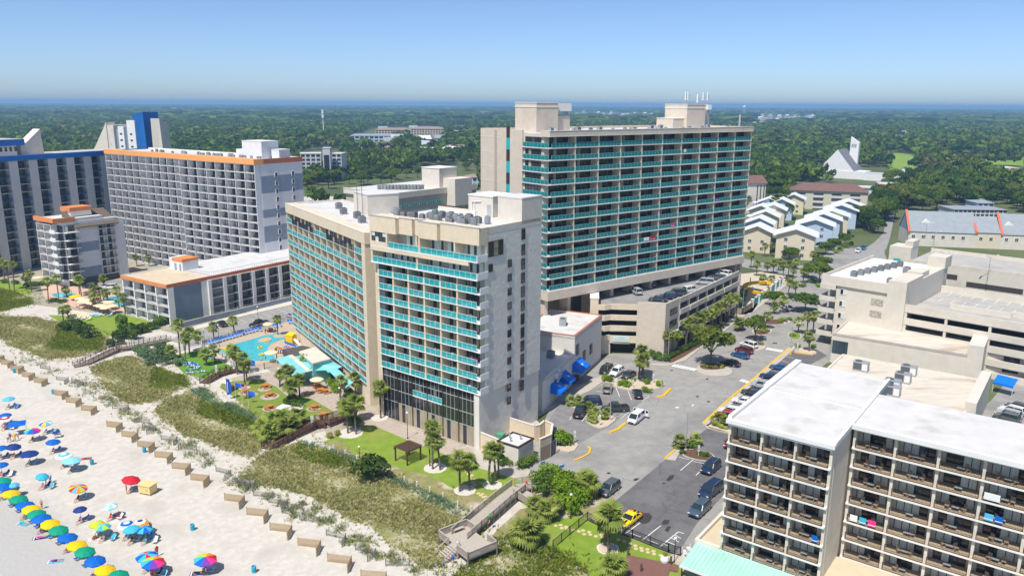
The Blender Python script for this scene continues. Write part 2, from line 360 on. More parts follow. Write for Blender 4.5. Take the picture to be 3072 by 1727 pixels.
sheet('garden_soil',Z3_([(380,690),(640,560),(820,640),(1000,590),(1200,850),(1000,1000),(700,1010),(560,920),(330,1110),(200,1200),(-80,1200),(200,900)]),.035,dry)
sheet('service_yard',Z3_([(-40,420),(60,290),(300,220),(560,150),(760,330),(740,480),(560,640),(380,700),(150,600)]),.015,walk)
sheet('sand_path',Z3_([(340,880),(400,830),(580,800),(600,860),(440,900),(260,1060),(100,1240),(20,1330),(-60,1290),(120,1110)]),.05,sand)
# roads and lots on the right
sheet('road',[(1640,1445),(1575,1400),(1600,1330),(1660,1205),(1790,1085),(1830,1060),(2000,1062),(2195,960),(2330,872),(2420,812),(2500,742),(2650,745),(2700,900),(2640,1010),(2480,1090),(2450,1110),(2320,1190),(2240,1340),(2210,1600),(2100,1700),(1780,1560)],.02,asph)
sheet('street',[(2080,772),(2300,815),(2400,830),(2800,872),(2800,842),(2480,800),(2300,790),(2100,750)],.04,asph)
sheet('street',[(2490,830),(2560,770),(2625,725),(2650,700),(2665,640),(2685,640),(2672,705),(2660,745),(2600,820)],.05,asph)
sheet('dark_parking_lot',Z3_([(1195,855),(1640,488),(1760,400),(1980,235),(2300,235),(2300,500),(2100,800),(1900,1010),(1780,1200),(1700,1260),(1590,1215),(1035,1000)]),.045,asphd)
sheet('dark_parking_bays',Z7_([(1480,1290),(2413,470),(2560,350),(2900,330),(3050,420),(2500,700),(1760,1400)]),.045,asphd)
def cracks(m):
    nt=m.node_tree;nd=nt.nodes;ln=nt.links;b=nd['Principled BSDF'];src=b.inputs['Base Color'].links[0].from_socket
    geo=nd.new('ShaderNodeNewGeometry');nz=nd.new('ShaderNodeTexNoise');nz.inputs['Scale'].default_value=.35;ln.new(geo.outputs['Position'],nz.inputs[0])
    ad=nd.new('ShaderNodeMix');ad.data_type='RGBA';ad.blend_type='ADD';ad.inputs[0].default_value=1;ln.new(geo.outputs['Position'],ad.inputs[6]);ln.new(nz.outputs[1],ad.inputs[7])
    vo=nd.new('ShaderNodeTexVoronoi');vo.feature='DISTANCE_TO_EDGE';vo.inputs['Scale'].default_value=.16;ln.new(ad.outputs[2],vo.inputs[0])
    r=nd.new('ShaderNodeMapRange');r.inputs[1].default_value=.004;r.inputs[2].default_value=.012;r.inputs[3].default_value=.80;ln.new(vo.outputs[0],r.inputs[0])
    mx=nd.new('ShaderNodeMix');mx.data_type='RGBA';mx.blend_type='MULTIPLY';mx.inputs[0].default_value=1;ln.new(src,mx.inputs[6]);ln.new(r.outputs[0],mx.inputs[7]);ln.new(mx.outputs[2],b.inputs['Base Color'])
cracks(asph);cracks(asphd)
lot2=sheet('side_lot',Z5_([(380,1040),(600,700),(1100,480),(1330,360),(1700,480),(2000,560),(1560,900),(1300,1080),(900,1300),(520,1230)]),.04,M('mid_asphalt',(.25,.24,.23),(.20,.195,.19),.6,.9,.2,9,c3=(.16,.155,.15),scale3=.1))
for px in (Z5_([(150,960),(660,660),(1090,480),(1300,330),(1270,250),(1050,330),(560,600),(120,880)]),):
    sheet('sidewalk',px,.17,walk,.16)
sheet('sidewalk',Z7_([(1250,1410),(2413,385),(2560,270),(2600,300),(2413,470),(1480,1290),(1330,1450)]),.17,walk,.16)
sheet('sidewalk',Z7_([(490,560),(760,565),(1000,490),(1190,330),(1320,250),(1500,120),(1640,0),(1900,-190),(1960,-200),(2050,-330),(1980,-330),(1600,-60),(1290,240),(1150,330),(960,450),(780,540),(500,540)]),.17,walk,.16)
sheet('sidewalk',Z4_([(1890,600),(2100,590),(2420,330),(2480,290),(2440,270),(2060,560),(1930,560)]),.17,walk,.16)
sheet('garage_planting',Z7_([(690,400),(760,520),(1000,470),(1180,300),(1350,160),(1300,120),(1000,330),(780,410)]),.12,mulch)
# planted islands with kerbs
def island(px,inner_m,kerb=walk,h=.17,shrink=.82,smooth=2):
    p=chaikin(gpts(px),smooth);c=sum((Vector(q) for q in p),Vector()) /len(p)
    sheet('kerb_island',None,h,kerb,h,world_pts=p)
    if inner_m: sheet('island_bed',None,h+.03,inner_m,world_pts=[c+(Vector(q) -c) *shrink for q in p])
island(Z7_([(1150,600),(1220,540),(1600,580),(1690,640),(1640,710),(1500,720),(1260,700),(1150,650)]),None)
sheet('island_bed',Z7_([(1190,580),(1260,530),(1500,540),(1600,600),(1450,630),(1250,625)]),.2,mulch,smooth=1)
island(Z7_([(1880,240),(1900,190),(2080,220),(2170,290),(2120,340),(1980,350)]),None)
sheet('island_bed',Z7_([(1890,215),(1920,190),(2060,220),(2150,280),(2040,270)]),.2,mulch,smooth=1)
island(Z7_([(1950,60),(1990,40),(2230,30),(2260,60),(2210,120),(2070,135),(1970,110)]),mulch)
island(ZR_([(430,960),(520,950),(560,990),(520,1030),(440,1010)]),lawnm)
island(Z5_([(990,930),(1070,870),(1180,830),(1380,850),(1530,900),(1300,1085),(1090,1020)]),pebble,smooth=1,shrink=.93)
island(Z5_([(1260,330),(1500,440),(1740,480),(2130,470),(2280,370),(2100,280),(1800,300),(1500,310)]),pebble,smooth=1,shrink=.93)
island(Z5_([(690,690),(760,640),(900,720),(1050,780),(1040,830),(860,760)]),pebble,smooth=1)
island(Z7_([(270,480),(300,440),(420,500),(520,560),(480,570),(330,520)]),mulch)
island(Z5_([(560,1400),(560,1330),(740,1290),(930,1290),(820,1450)]),pebble,smooth=1,shrink=.95)
island(Z3_([(1755,425),(1830,400),(1990,430),(2045,460),(2040,500),(1960,510),(1790,470)]),mulch,smooth=1,shrink=.9)
island(Z3_([(1960,215),(2040,180),(2260,240),(2260,300),(1990,240)]),pebble,smooth=1,shrink=.85)
island(ZR_([(480,1110),(560,1075),(640,1090),(680,1130),(620,1140),(520,1120)]),pebble,smooth=1)
island(ZR_([(200,880),(300,850),(440,850),(470,880),(380,900),(260,900)]),mulch,smooth=1)
# painted kerbs and markings
def stripe(px,w,mat,name,z=.075,thick=None):
    p=gpts(px);mb=MB()
    for a,b in zip(p[:-1],p[1:]):
        d=(b -a);n=Vector((-d.y,d.x,0)).normalized() *w/2
        if thick: mb.prism([(q.x,q.y) for q in (a -n,b -n,b+n,a+n)],z -thick,z,mat)
        else: mb.add([(q.x,q.y,z) for q in (a -n,b -n,b+n,a+n)],[(0,1,2,3)],mat)
    o=mb.build(name);o['kind'] ='structure';return o
stripe(Z7_([(1250,1400),(1700,990),(2030,720),(2413,385),(2500,310)]),.42,yellowp,'yellow_kerb',.2,.19)
stripe(Z3_([(885,500),(960,470),(1010,440),(1020,400),(995,385)]),.3,yellowp,'yellow_kerb',.2,.19)
stripe(Z3_([(1180,268),(1250,240),(1310,190)]),.5,yellowp,'yellow_kerb',.2,.19)
stripe(Z7_([(585,1020),(680,1000),(780,900)]),.5,yellowp,'yellow_kerb',.2,.19)
stripe(Z3_([(1635,485),(1740,390)]),.3,yellowp,'yellow_kerb',.2,.19)
stripe(Z3_([(1985,225),(2198,285)]),.3,yellowp,'yellow_kerb',.2,.19)
stripe(ZR_([(490,1120),(640,1140)]),.3,yellowp,'yellow_kerb',.2,.19)
sheet('kerb_ramp',Z3_([(1640,490),(1745,395),(1770,420),(1720,500)]),.16,walk,.14)
for a,b in (((1310,1100),(1468,982)),((1445,1155),(1600,1035)),((1590,1210),(1745,1085)),((1762,580),(1868,490)),((1890,620),(1918,592)),((1345,1095),(1435,1128)),((1490,1150),(1578,1185)),((1750,470),(1832,490)),((1870,505),(1960,525)),((1745,1085),(1790,1100)),((1620,1185),(1660,1200)),((1650,1165),(1720,1195)),((1685,1135),(1750,1170)),((1715,1110),(1765,1140))):
    stripe(Z3_([a,b]),.13,whitep,'parking_line')
for a,b in (((1180,480),(1290,500)),((1490,430),(1545,570)),((1675,480),(1730,620)),((1900,635),(2010,555)),((1880,530),(1990,565)),((1890,560),(1960,590)),((1890,590),(1930,615)),((1550,910),(1690,810)),((1430,850),(1640,840)),((1440,880),(1600,860)),((770,930),(800,880)),((960,950),(1060,830)),((1200,800),(1250,790))):
    stripe(Z5_([a,b]),.12,whitep,'parking_line')
for i in range(8):
    x=820+i*43;y=560+i*8.5;stripe(Z7_([(x,y+12),(x+50,y -8)] if False else [(x -20,y+18),(x+35,y -14)]),.55,whitep,'crosswalk_bar')
for i in range(7):
    x=2180+i*34;y=318+i*6;stripe(Z7_([(x -18,y+14),(x+22,y -12)]),.5,whitep,'crosswalk_bar')
for i in range(3):
    x=1810+i*38;y=775+i*12;stripe(Z7_([(x -22,y+16),(x+22,y -14)]),.5,whitep,'crosswalk_bar')
for i in range(14):
    x=1560+i*68;y=1250 -i*59
    stripe(Z7_([(x,y -55),(x+120,y -25)]),.13,whitep,'parking_line')
for i in range(7):
    stripe(ZP_([(1700+i*110,1040 -i*29),(1820+i*118,1085 -i*26)]),.12,whitep,'parking_line')
stripe(ZP_([(1420,1180),(1500,1200),(1630,1245)]),.2,yellowp,'yellow_kerb')
tar=M('tar_patch',(.05,.045,.045),rough=.7)
for px in (Z3_([(1415,985),(1440,935),(1500,930),(1530,960),(1510,1000),(1470,1020),(1425,1010)]),Z3_([(1605,1010),(1630,985),(1675,990),(1660,1020),(1620,1028)]),Z3_([(1630,1075),(1655,1040),(1685,1045),(1660,1085)]),Z3_([(1645,660),(1670,625),(1712,615),(1700,650),(1660,668)]),Z3_([(1610,685),(1625,680),(1640,686),(1625,694)]),Z3_([(1370,660),(1390,645),(1425,645),(1395,665)]),Z3_([(1150,602),(1170,594),(1190,602),(1170,610)]),Z7_([(1310,1075),(1350,1075),(1350,1092),(1310,1092)]),Z7_([(1140,1010),(1165,1000),(1190,1010),(1165,1022)]),Z7_([(1285,757),(1310,748),(1335,757),(1310,766)]),Z7_([(775,632),(795,624),(818,632),(795,640)]),Z7_([(2258,230),(2325,235),(2320,248),(2255,243)])):
    sheet('tar_patch',px,.085,tar)

# ------------------------------------------------------------------ building kit
CACHE={}
def cached(key,fn):
    if key not in CACHE: CACHE[key] =fn()
    return CACHE[key]
def frame(name,label,cat,p0,p1,group=None):
    """root at p0; local x runs to p1, local y goes into the building"""
    return thing(name,label,cat,(p0[0],p0[1],0),math.atan2(p1[1] -p0[1],p1[0] -p0[0]),group)
def window_mesh(w,h,nx,ny,fr,panes,key=None,d=.12):
    """frame bars standing proud of glass panes; front faces -y"""
    def mk():
        mb=MB();t=.07
        for i in range(nx+1):
            x=-w/2+w*i/nx;mb.box(x -t/2,x+t/2,-d,0.02,0,h,fr)
        for k in range(ny+1):
            z=h*k/ny;mb.box(-w/2,w/2,-d+.015,0.02,z -t/2,z+t/2,fr)
        for i in range(nx):
            for k in range(ny):
                a=-w/2+w*i/nx;b=-w/2+w*(i+1) /nx;z0=h*k/ny;z1=h*(k+1) /ny
                mb.add([(a,-d/2,z0),(b,-d/2,z0),(b,-d/2,z1),(a,-d/2,z1)],[(0,1,2,3)],panes[(i+k*nx) %len(panes)])
        return mb.mesh('window')
    return cached(('win',round(w,2),round(h,2),nx,ny,fr.name,tuple(p.name for p in panes),d),mk)
def rail_mesh(w,kind):
    def mk():
        mb=MB()
        if kind in ('teal','tealdeep'):
            g=tealglass if kind == 'teal' else tealdark;pm=tealpost if kind == 'tealdeep' else MATS['rail_white']
            n=max(2,round(w/1.25))
            for i in range(n):
                a=-w/2+w*i/n+.04;b=-w/2+w*(i+1) /n -.04
                mb.box(a,b,-.012,.012,.07,1.0,g)
            for i in range(n+1):
                x=-w/2+w*i/n;mb.box(x -.025,x+.025,-.03,.03,0,1.05,pm)
            mb.box(-w/2,w/2,-.035,.035,1.02,1.08,pm)
        elif kind == 'white':
            mb.box(-w/2,w/2,-.06,.06,0,1.05,white)
        else:
            st=.14 if kind == 'dark' else .26
            n=int(w/st)
            for i in range(n+1):
                x=-w/2+w*i/n;mb.box(x -.014,x+.014,-.014,.014,.05,1.02,dark)
            mb.box(-w/2,w/2,-.03,.03,1.0,1.06,dark);mb.box(-w/2,w/2,-.025,.025,.06,.11,dark)
            if kind == 'dark':
                for x in (-w/2+.03,w/2 -.03): mb.box(x -.03,x+.03,-.03,.03,0,1.06,dark)
        return mb.mesh('balcony_railing')
    return cached(('rail',round(w,2),kind),mk)
MATS['rail_white'] =M('pale_rail',(.60,.72,.70),rough=.4)
def balconies(root,x0,x1,nb,z0,fh,nf,dep,rail='teal',doors=None,wallm=None,slabm=None,wt=.3,st=.18,skip=(),proud=.12,doorw=.72,doorh=2.1,y0=0.0,dooroff=0.0,railin=.0,ends=(1,1),extra=None):
    wallm=wallm or stucco;slabm=slabm or white
    cw=(x1 -x0) /nb
    for i in range(nb+1):
        if (i == 0 and not ends[0]) or (i == nb and not ends[1]): continue
        MB().box(-wt/2,wt/2,0,dep,0,nf*fh,wallm).build('party_wall',root,(x0+cw*i,y0,z0))
    for k in range(nf+1):
        MB().box(x0 -wt/2+.01,x1+wt/2 -.01,-proud,dep,-st,0,slabm).build('balcony_slab',root,(0,y0,z0+k*fh))
    rm=rail_mesh(cw -wt -.02,rail)
    for i in range(nb):
        for k in range(nf):
            if (i,k) in skip: continue
            xc=x0+cw*(i+.5)
            link('balcony_railing',rm,root,(xc,y0+railin,z0+k*fh+.01))
            if doors:
                dm=doors[random.randrange(len(doors))]
                link('sliding_door',dm,root,(xc+dooroff,y0+dep -.01,z0+k*fh+.03))
def mass(root,x0,x1,y0,y1,z0,z1,mat,name='wall'):
    return MB().box(x0,x1,y0,y1,z0,z1,mat).build(name,root)
def roofdeck(root,x0,x1,y0,y1,z,mat,par=.5,pm=None,pt=.3,cap=None):
    """sunk deck with a parapet ring and a coping"""
    MB().box(x0+pt,x1 -pt,y0+pt,y1 -pt,z -.3,z+.03,mat).build('roof',root)
    pm=pm or white
    for (a,b,c,d) in ((x0,x1,y0,y0+pt),(x0,x1,y1 -pt,y1),(x0,x0+pt,y0+pt,y1 -pt),(x1 -pt,x1,y0+pt,y1 -pt)):
        mb=MB().box(a,b,c,d,z -.32,z+par,pm)
        if cap: mb.box(a -.06,b+.06,c -.06,d+.06,z+par,z+par+.07,cap)
        mb.build('parapet',root)
def door_set(w,h,fr,nx=3,kinds=None):
    kinds=kinds or [[glassd],[glassd,curtain],[curtain,glassd,glassd],[glassd,glassb,glassd],[curtain2,glassd]]
    return [window_mesh(w,h,nx,1,fr,k) for k in kinds]

def cond_proto():
    mb=MB();mb.box(-.45,.45,-.45,.45,.08,.95,acgrey)
    for k in range(4): mb.box(-.47,.47,-.47,.47,.2+k*.18,.23+k*.18,acfan)
    mb.box(-.5,.5,-.5,.5,0,.08,concrete)
    fan=MB().lathe([(.38,.95),(.38,1.03),(.30,1.05),(.0,1.03)],acfan,12)
    mb2=MB().lathe([(.46,.08),(.48,.6),(.46,1.05),(.36,1.12),(0,1.12)],acgrey,14)
    fan2=MB().lathe([(.34,1.12),(.32,1.18),(0,1.16)],acfan,12)
    big=MB().box(-1.1,1.1,-.7,.7,.15,1.5,steel).box(-1.0,.2,-.72,-.69,.3,1.35,acfan).box(-1.15,1.15,-.75,.75,0,.15,steel).box(.3,1.05,-.73,-.7,.3,1.3,white)
    bfan=MB().lathe([(.5,1.5),(.5,1.6),(.1,1.62),(0,1.6)],acfan,14,(-.4,0,0))
    a=Proto('condenser_unit','air conditioner',None,[('casing',mb.mesh('casing')),('fan_grille',fan.mesh('fan_grille'))])
    b=Proto('condenser_unit','air conditioner',None,[('casing',mb2.mesh('casing')),('fan_grille',fan2.mesh('fan_grille'))])
    c=Proto('rooftop_unit','air conditioner',None,[('casing',big.mesh('casing')),('fan_grille',bfan.mesh('fan_grille'))])
    return a,b,c
COND_SQ,COND_RD,RTU=cond_proto()
def local(root,x,y,z=0): 
    c,s=math.cos(root.rotation_euler.z),math.sin(root.rotation_euler.z)
    return Vector((root.location.x+c*x -s*y,root.location.y+s*x+c*y,z))

# ================================================================== MAIN HOTEL, cream with teal glass, two wings
pc=Vector((-5.7,129.0));pl=pc -24.9*Vector((math.sin(R(127.8)),math.cos(R(127.8))))
hotel=frame('beachfront_hotel','cream twin-wing hotel with teal glass balconies and dark glass base above the lawn','hotel',pl,pc)
BW,BD,FB=24.9,17.8,2.57
doorsB=door_set(2.9,2.12,bronze,4,[[glassd,curtain2],[curtain2,glassd,curtain2],[glassd],[curtain2,curtain2,glassd]])
# front wing: volume, glass base, eight regular floors, two top floors
BDEP=2.0
mass(hotel,0.0,BW -1.2,BDEP,BD,0,10.3,stucco_w)
mass(hotel,0.0,BW -.05,BDEP,BD -.02,10.31,38.6,inner)
MB().box(BW -1.2,BW,.1,BD,0,10.3,gablegrey).box(BW -.05,BW+.25,BDEP -.2,BD+.02,10.29,39.1,gablegrey).build('gable_wall',hotel)
balconies(hotel,.2,BW -.9,6,10.55,FB,8,BDEP,'teal',doorsB,stucco,white,wt=.34,st=.13,ends=(1,0),skip=[(5,k) for k in range(8)])
cw=(BW -1.1) /6
for k in range(8):   # last bay runs past the corner with a white end panel
    z=10.55+k*FB
    link('balcony_railing',rail_mesh(4.4,'teal'),hotel,(BW -2.6,0,z))
    link('sliding_door',doorsB[k%4],hotel,(BW -2.9,BDEP -.01,z+.03))
    MB().box(BW -.38,BW -.28,-.05,2.2,-.18,1.05,white).box(BW -.9,BW -.38,-.12,BDEP,-.18,0,white).build('balcony_end_panel',hotel,(.75,0,z))
    MB().box(BW -.9,BW+.37,-.1,BDEP,-.17,-.01,white).build('balcony_slab',hotel,(0,0,z))
z2,z3=10.55+8*FB,10.55+8*FB+2.95     # 31.1, 34.05
doorsP=door_set(3.0,2.2,white,4,[[glassb,curtain,curtain,glassb],[curtain,glassb],[glassb,curtain]])
for (a,b) in ((-.6,11.0),(11.0,BW+.3)):
    link('balcony_railing',rail_mesh(b -a -.4,'teal'),hotel,((a+b) /2,-.55,z2+.02))
    n=3
    for i in range(n): link('sliding_door',doorsP[i%3],hotel,(a+(b -a) *(i+.5) /n,BDEP -.01,z2+.05))
MB().box(-.9,BW+.35,-.75,BDEP,z2 -.19,z2+.01,white).build('balcony_slab',hotel)
MB().box(-.9,-.5,-.6,BDEP,z2+.01,z3,stucco).build('party_wall',hotel)
MB().box(10.85,11.15,-.5,BDEP,z2+.01,z3 -.8,stucco).build('party_wall',hotel)
MB().box(BW+.25,BW+.38,-.7,2.2,z2 -.15,z2+1.1,white).build('balcony_end_panel',hotel)
MB().box(-.9,BW -1.6,-.7,-.4,z3 -.75,z3+.0,stucco).box(-.9,BW+.3,-.72,BDEP,z3 -.05,z3+.12,white).build('fascia_band',hotel)
# penthouse storey with stepped bays under a deep cream parapet
zr=39.75
MB().box(-.9,3.7,-.7,BDEP,z3+.12,z3+1.0,stucco).box(-.9,-.5,-.7,BDEP,z3+1,36.9,stucco).box(3.3,3.7,-.7,BDEP,z3+1,36.9,stucco).build('corner_bay',hotel)
link('window',window_mesh(3.8,2.0,4,2,dark,[glassb,curtain,glassb]),hotel,(1.4,-.55,z3+.95))
for (a,b) in ((3.8,11.6),(11.9,BW+.3)):
    link('balcony_railing',rail_mesh(b -a -.3,'teal'),hotel,((a+b) /2,-.55,z3+.13))
steps=[(-.9,6.0,-.75),(6.0,9.3,.15),(9.3,11.6,.9),(11.6,16.2,-.7),(16.2,19.4,.1),(19.4,BW+.28,-.05)]
for q,(a,b,y) in enumerate(steps):
    MB().box(a+.002*q,b -.002*q,y,BDEP+.4,36.85,zr,stucco).box(a -.04,b+.04,y -.06,y+.3,zr,zr+.12,alum).build('parapet_bay',hotel)
    if q: link('sliding_door',doorsP[q%3],hotel,((a+b) /2,BDEP+.0 -.0,z3+.15))
    if q in (2,3,5): MB().box(a -.02,a+.33,y+.05,BDEP,z3+.12,36.86,stucco).build('pier',hotel)
MB().box(BW+.26,BW+.4,-.7,2.0,z3 -.1,z3+1.15,white).build('balcony_end_panel',hotel)
MB().box(-.5,BW+.2,BDEP+.4,BD+.0,38.6,39.2,roofw).build('roof',hotel)
MB().box(-.5,BW+.26,BD -.35,BD+.03,38.55,39.7,stucco_w).box(BW -.1,BW+.27,BDEP+.2,BD -.36,38.56,39.72,stucco_w).build('parapet',hotel)
# elevator tower at the gable end and roof penthouse
MB().box(BW -5.2,BW+.27,11.7,BD+.05,39.1,43.6,stucco_w).box(BW -5.25,BW+.3,11.65,BD+.1,43.6,43.8,roofw).build('elevator_tower',hotel)
MB().box(10.4,16.4,14.3,20.5,35,43.0,stucco_w).box(10.3,16.5,14.2,20.6,43.0,43.25,white).box(15.0,16.0,14.24,14.3,39.3,41.6,alum).build('roof_penthouse',hotel)
mb=MB();
for x in (11.4,12.0): mb.tube((x,14.15,39.2),(x,14.15,41.9),.09,.09,white,6).tube((x,14.15,41.9),(x+1.6,14.15,42.1),.09,.09,white,6)
mb.box(11.2,12.3,13.9,14.28,39.2,40.2,white).build('roof_ducts',hotel)
# glass base in front: four bands of panes with mullions, each pane its own part
bands=[(0,3.75),(3.75,6.2),(6.2,8.7),(8.7,10.35)]
npn=24
gx0,gx1=.25,BW -1.25
for j,(za,zb) in enumerate(bands):
    w=(gx1 -gx0) /npn
    for i in range(npn):
        if j == 2 and 8 <= i < 16: continue
        pm=glassd if j else ([curtain2,glassd,curtain2,curtain2][i%4] if i > 3 else glassd)
        key=('pane',j,pm.name)
        me=cached(key,lambda: MB().box(0,w -.07,-.02,.02,0,zb -za -.08,pm).mesh('pane'))
        link('pane',me,hotel,(gx0+i*w+.035,.5,za+.04))
mb=MB()
for i in range(npn+1):
    x=gx0+(gx1 -gx0) *i/npn;big_=i%4 == 0
    mb.box(x -(.11 if big_ else .035),x+(.11 if big_ else .035),.38 if big_ else .44,.56,0,10.35,bronze if big_ else alum)
for (za,zb) in bands[1:]: mb.box(gx0,gx1,.42,.57,za -.06,za+.06,alum)
mb.build('mullions',hotel)
MB().box(gx0,gx1,.6,BDEP -.02,.05,10.3,M('dark_interior',(.03,.03,.03))).build('lobby_interior',hotel) if False else None
for i in (8,12): 
    x=gx0+(gx1 -gx0) *(i+2) /npn
    link('balcony_railing',rail_mesh(3.5,'teal'),hotel,(x,.45,6.3))
    MB().box(-1.9,1.9,.4,BDEP,6.1,6.3,white).build('balcony_slab',hotel,(x,0,0))
    link('sliding_door',doorsB[2],hotel,(x+.6,BDEP -.02,6.35))
# angled glass column left of the front wing and the plain pier between the wings
for k in range(8):
    z=10.55+k*FB
    MB().box(-.25,1.5,-.02,.04,.1,FB -.25,glassb).box(.5,.56,-.06,.02,.1,FB -.2,bronze).box(-.25,1.5,-.05,.03,1.0,1.06,bronze).build('bay_window',hotel,(.35,.1,z))
MB().box(-1.2,.01,.5,BD -4,0,37.5,stucco).build('link_wall',hotel)
# gable windows
wins=[(12.5,35.2,3.6,2.7,3,3,bronze)]
for k in range(11): wins.append((12.2 if k else 12.2,31.9 -k*FB*1.0,.95,1.35,1,1,bronze))
gw1=window_mesh(3.9,2.6,3,2,bronze,[glassd,curtain2,glassd]);gw2=window_mesh(.95,1.3,1,1,bronze,[glassd]);gw3=window_mesh(.95,1.9,1,2,bronze,[glassd])
link('window',gw1,hotel,(BW+.28,4.3,34.6),R(90))
for k in range(11):
    z=32.0 -k*FB
    if z > 2: link('window',gw2,hotel,(BW+.28,8.2,z),R(90))
    if k < 12: link('window',gw3,hotel,(BW+.28,12.1,z+1.9 -.35),R(90))
link('window',gw2,hotel,(BW+.28,2.9,32.0),R(90));link('window',gw3,hotel,(BW+.28,12.1,36.4),R(90))
MB().box(.0,.12,-.02,.02,0,9.9,stucco_w).build('corner_trim',hotel,(BW -1.2,.07,0))

# left wing
aj=Vector((-28.6,149.6));al=Vector((-56.3,194.2));AL=(aj -al).length
# wing A keeps its own root frame below the same thing through an angle offset
ra=math.atan2(aj.y -al.y,aj.x -al.x) -hotel.rotation_euler.z
wingroot=frame('beachfront_hotel_wing','long left wing of the cream hotel, twelve teal balconies wide beside the pool','hotel',al,aj)
FA,ZA=2.68,4.2
nb=12
big={(1,10),(2,10),(3,10),(4,10),(7,10),(8,10),(9,10),(10,10)}
doorsA=door_set(2.6,2.1,bronze,3,[[glassd],[glassd,curtain2],[curtain2,glassd,glassd]])
balconies(wingroot,0,AL -1.6,nb,ZA,FA,11,2.0,'teal',doorsA,stucco,white,wt=.26,st=.11,proud=.06,skip=big)
cwA=(AL -1.6) /nb
for i in (1,3,7,9):
    link('window',window_mesh(2*cwA -.35,FA -.25,6,2,dark,[glassd,glassb,glassd,curtain2]),wingroot,(cwA*(i+1),.05,ZA+10*FA+.02))
mass(wingroot,-.14,AL -1.5,2.0,14.6,0,33.5,inner)
MB().box(-.16,AL -1.4,.6,2.0,0,ZA -.2,stucco).build('base_wall',wingroot)
MB().box(-.2,AL+.4,-.15,2.6,ZA+11*FA -.3,35.6,stucco).box(-.22,AL+.4,-.2,.1,35.6,35.7,white).build('fascia',wingroot)
MB().box(AL -1.6,AL+.2,-.1,6,0,35.3,stucco).build('corner_pier',wingroot)
MB().box(-.22,AL+2.5,2.6,14.5,33.4,35.3,roofw).build('roof',wingroot)
MB().box(-.24,AL -4,14.4,14.8,33.3,35.75,stucco_w).box(-.25,.1,2.5,14.4,33.3,35.72,stucco_w).build('parapet',wingroot)
for i in range(10):
    MB().box(AL -1.55,AL+.19,-.13,-.08,0,.06,concrete).build('pier_joint',wingroot,(0,0,3+i*3.2))
MB().box(22.0,30.5,9.5,17.0,35.2,40.0,stucco_w).box(21.9,30.6,9.4,17.1,40.0,40.2,roofw).build('roof_penthouse',wingroot)
MB().tube((25,9.2,35.3),(25,9.2,41.5),.06,.05,dark,6).tube((28,9.2,35.3),(28,9.2,42),.06,.05,dark,6).build('antenna',wingroot)
for q,(x,y) in enumerate(((14.5,8.5),(24,6.2),(31.5,6.6),(38.5,5.0))):
    COND_SQ.put(['square condenser near the left corner of the long white roof','square condenser at the foot of the cream roof penthouse','square condenser mid-roof on the long left wing','square condenser nearest the step between the two hotel roofs'][q],local(wingroot,x,y,35.3),wingroot.rotation_euler.z,1.5,'condensers on the left wing roof')
# condensers clustered on the front wing roof
pts=[(rng.uniform(7.5,20.5),rng.uniform(3.4,9.0)) for _ in range(60)];keep=[]
for p in pts:
    if all((p[0] -q[0]) ** 2+(p[1] -q[1]) ** 2 > 1.7 for q in keep): keep.append(p)
for p in keep[:30] +[(1.5,4),(3.2,4.1),(5,4.2),(5.9,4.0)]:
    (COND_RD if random.random() < .6 else COND_SQ).put('grey condenser unit in the cluster on the front wing roof',local(hotel,p[0],p[1],39.2),hotel.rotation_euler.z+random.choice((0,.2)),random.uniform(.95,1.35),'condensers clustered on the front wing roof')

# ================================================================== ANNEX beside the hotel, pale block walls
an0=local(hotel,BW -.5,BD);an0=Vector((6.2,146.5));an1=Vector((21.6,181.0))
ax=(an1 -an0).normalized()
annex=frame('hotel_annex','pale grey two-storey hotel annex with white flat roof and blue entrance awnings','building',an0,an1)
NL=(an1 -an0).length
# local x runs from the hotel towards the garage, +y is away from the car park
mass(annex,18.5,NL,0,13.5,0,10.5,gablegrey)
mass(annex,0,18.5,0.02,13,0,6.6,gablegrey,'low_wall')
roofdeck(annex,18.5,NL,0,13.5,10.5,roofw,.45,gablegrey,.35,terra)
roofdeck(annex,1.5,18.45,0.02,13,6.6,roofw,.35,gablegrey,.3)
for (x,z,w,h) in ((20.3,6.2,1.6,2.3),(20.3,2.5,1.6,2.3),(25,3.4,1.6,2.3),(29.8,3.6,1.6,2.3),(8.5,2.6,1.0,2.2)):
    link('window',window_mesh(w,h,2,2,bronze,[glassd,curtain2]),annex,(x,-.02,z))
MB().box(11.6,12.6,-.05,.05,0,2.3,teal_paint).build('door',annex)
def awning(x,w,z):
    dep,dr=2.4,1.5
    mb=MB();n=6
    for i in range(n):
        a=x+w*i/n;b=x+w*(i+1) /n
        mb.add([(a,-.02,z),(b,-.02,z),(b,-dep,z -dr),(a,-dep,z -dr),(b,-dep,z -dr -.45),(a,-dep,z -dr -.45)],[(3,2,1,0),(5,4,2,3)],awnblue)
    for s in (x,x+w): mb.add([(s,-.02,z),(s,-dep,z -dr),(s,-dep,z -dr -.45),(s,-.02,z -dr -.45)],[(0,1,2,3)],awnblue)
    for s in (x+.1,x+w -.1): mb.bar((s,-.05,z -dr -.6),(s,-dep,z -dr -.4),.05,.05,M('tan_rail',(.5,.35,.2)))
    t=MB()   # white cursive mark: a slanted dash of strokes like the lettering on the canvas
    def on(sx,k): return (x+w*sx,-.06 -dep*k -.02,z -dr*k+.05)
    for (a,b) in (((.40,.30),(.44,.62)),((.44,.62),(.49,.42)),((.49,.42),(.53,.66)),((.53,.66),(.58,.44)),((.58,.44),(.62,.60)),((.36,.52),(.66,.48))):
        t.bar(on(*a),on(*b),.09,.02,white)
    o=mb.build('awning',annex);t.build('lettering',o)
awning(4.2,3.6,4.6);awning(9.6,3.4,5.0);awning(17.2,5.2,5.0)
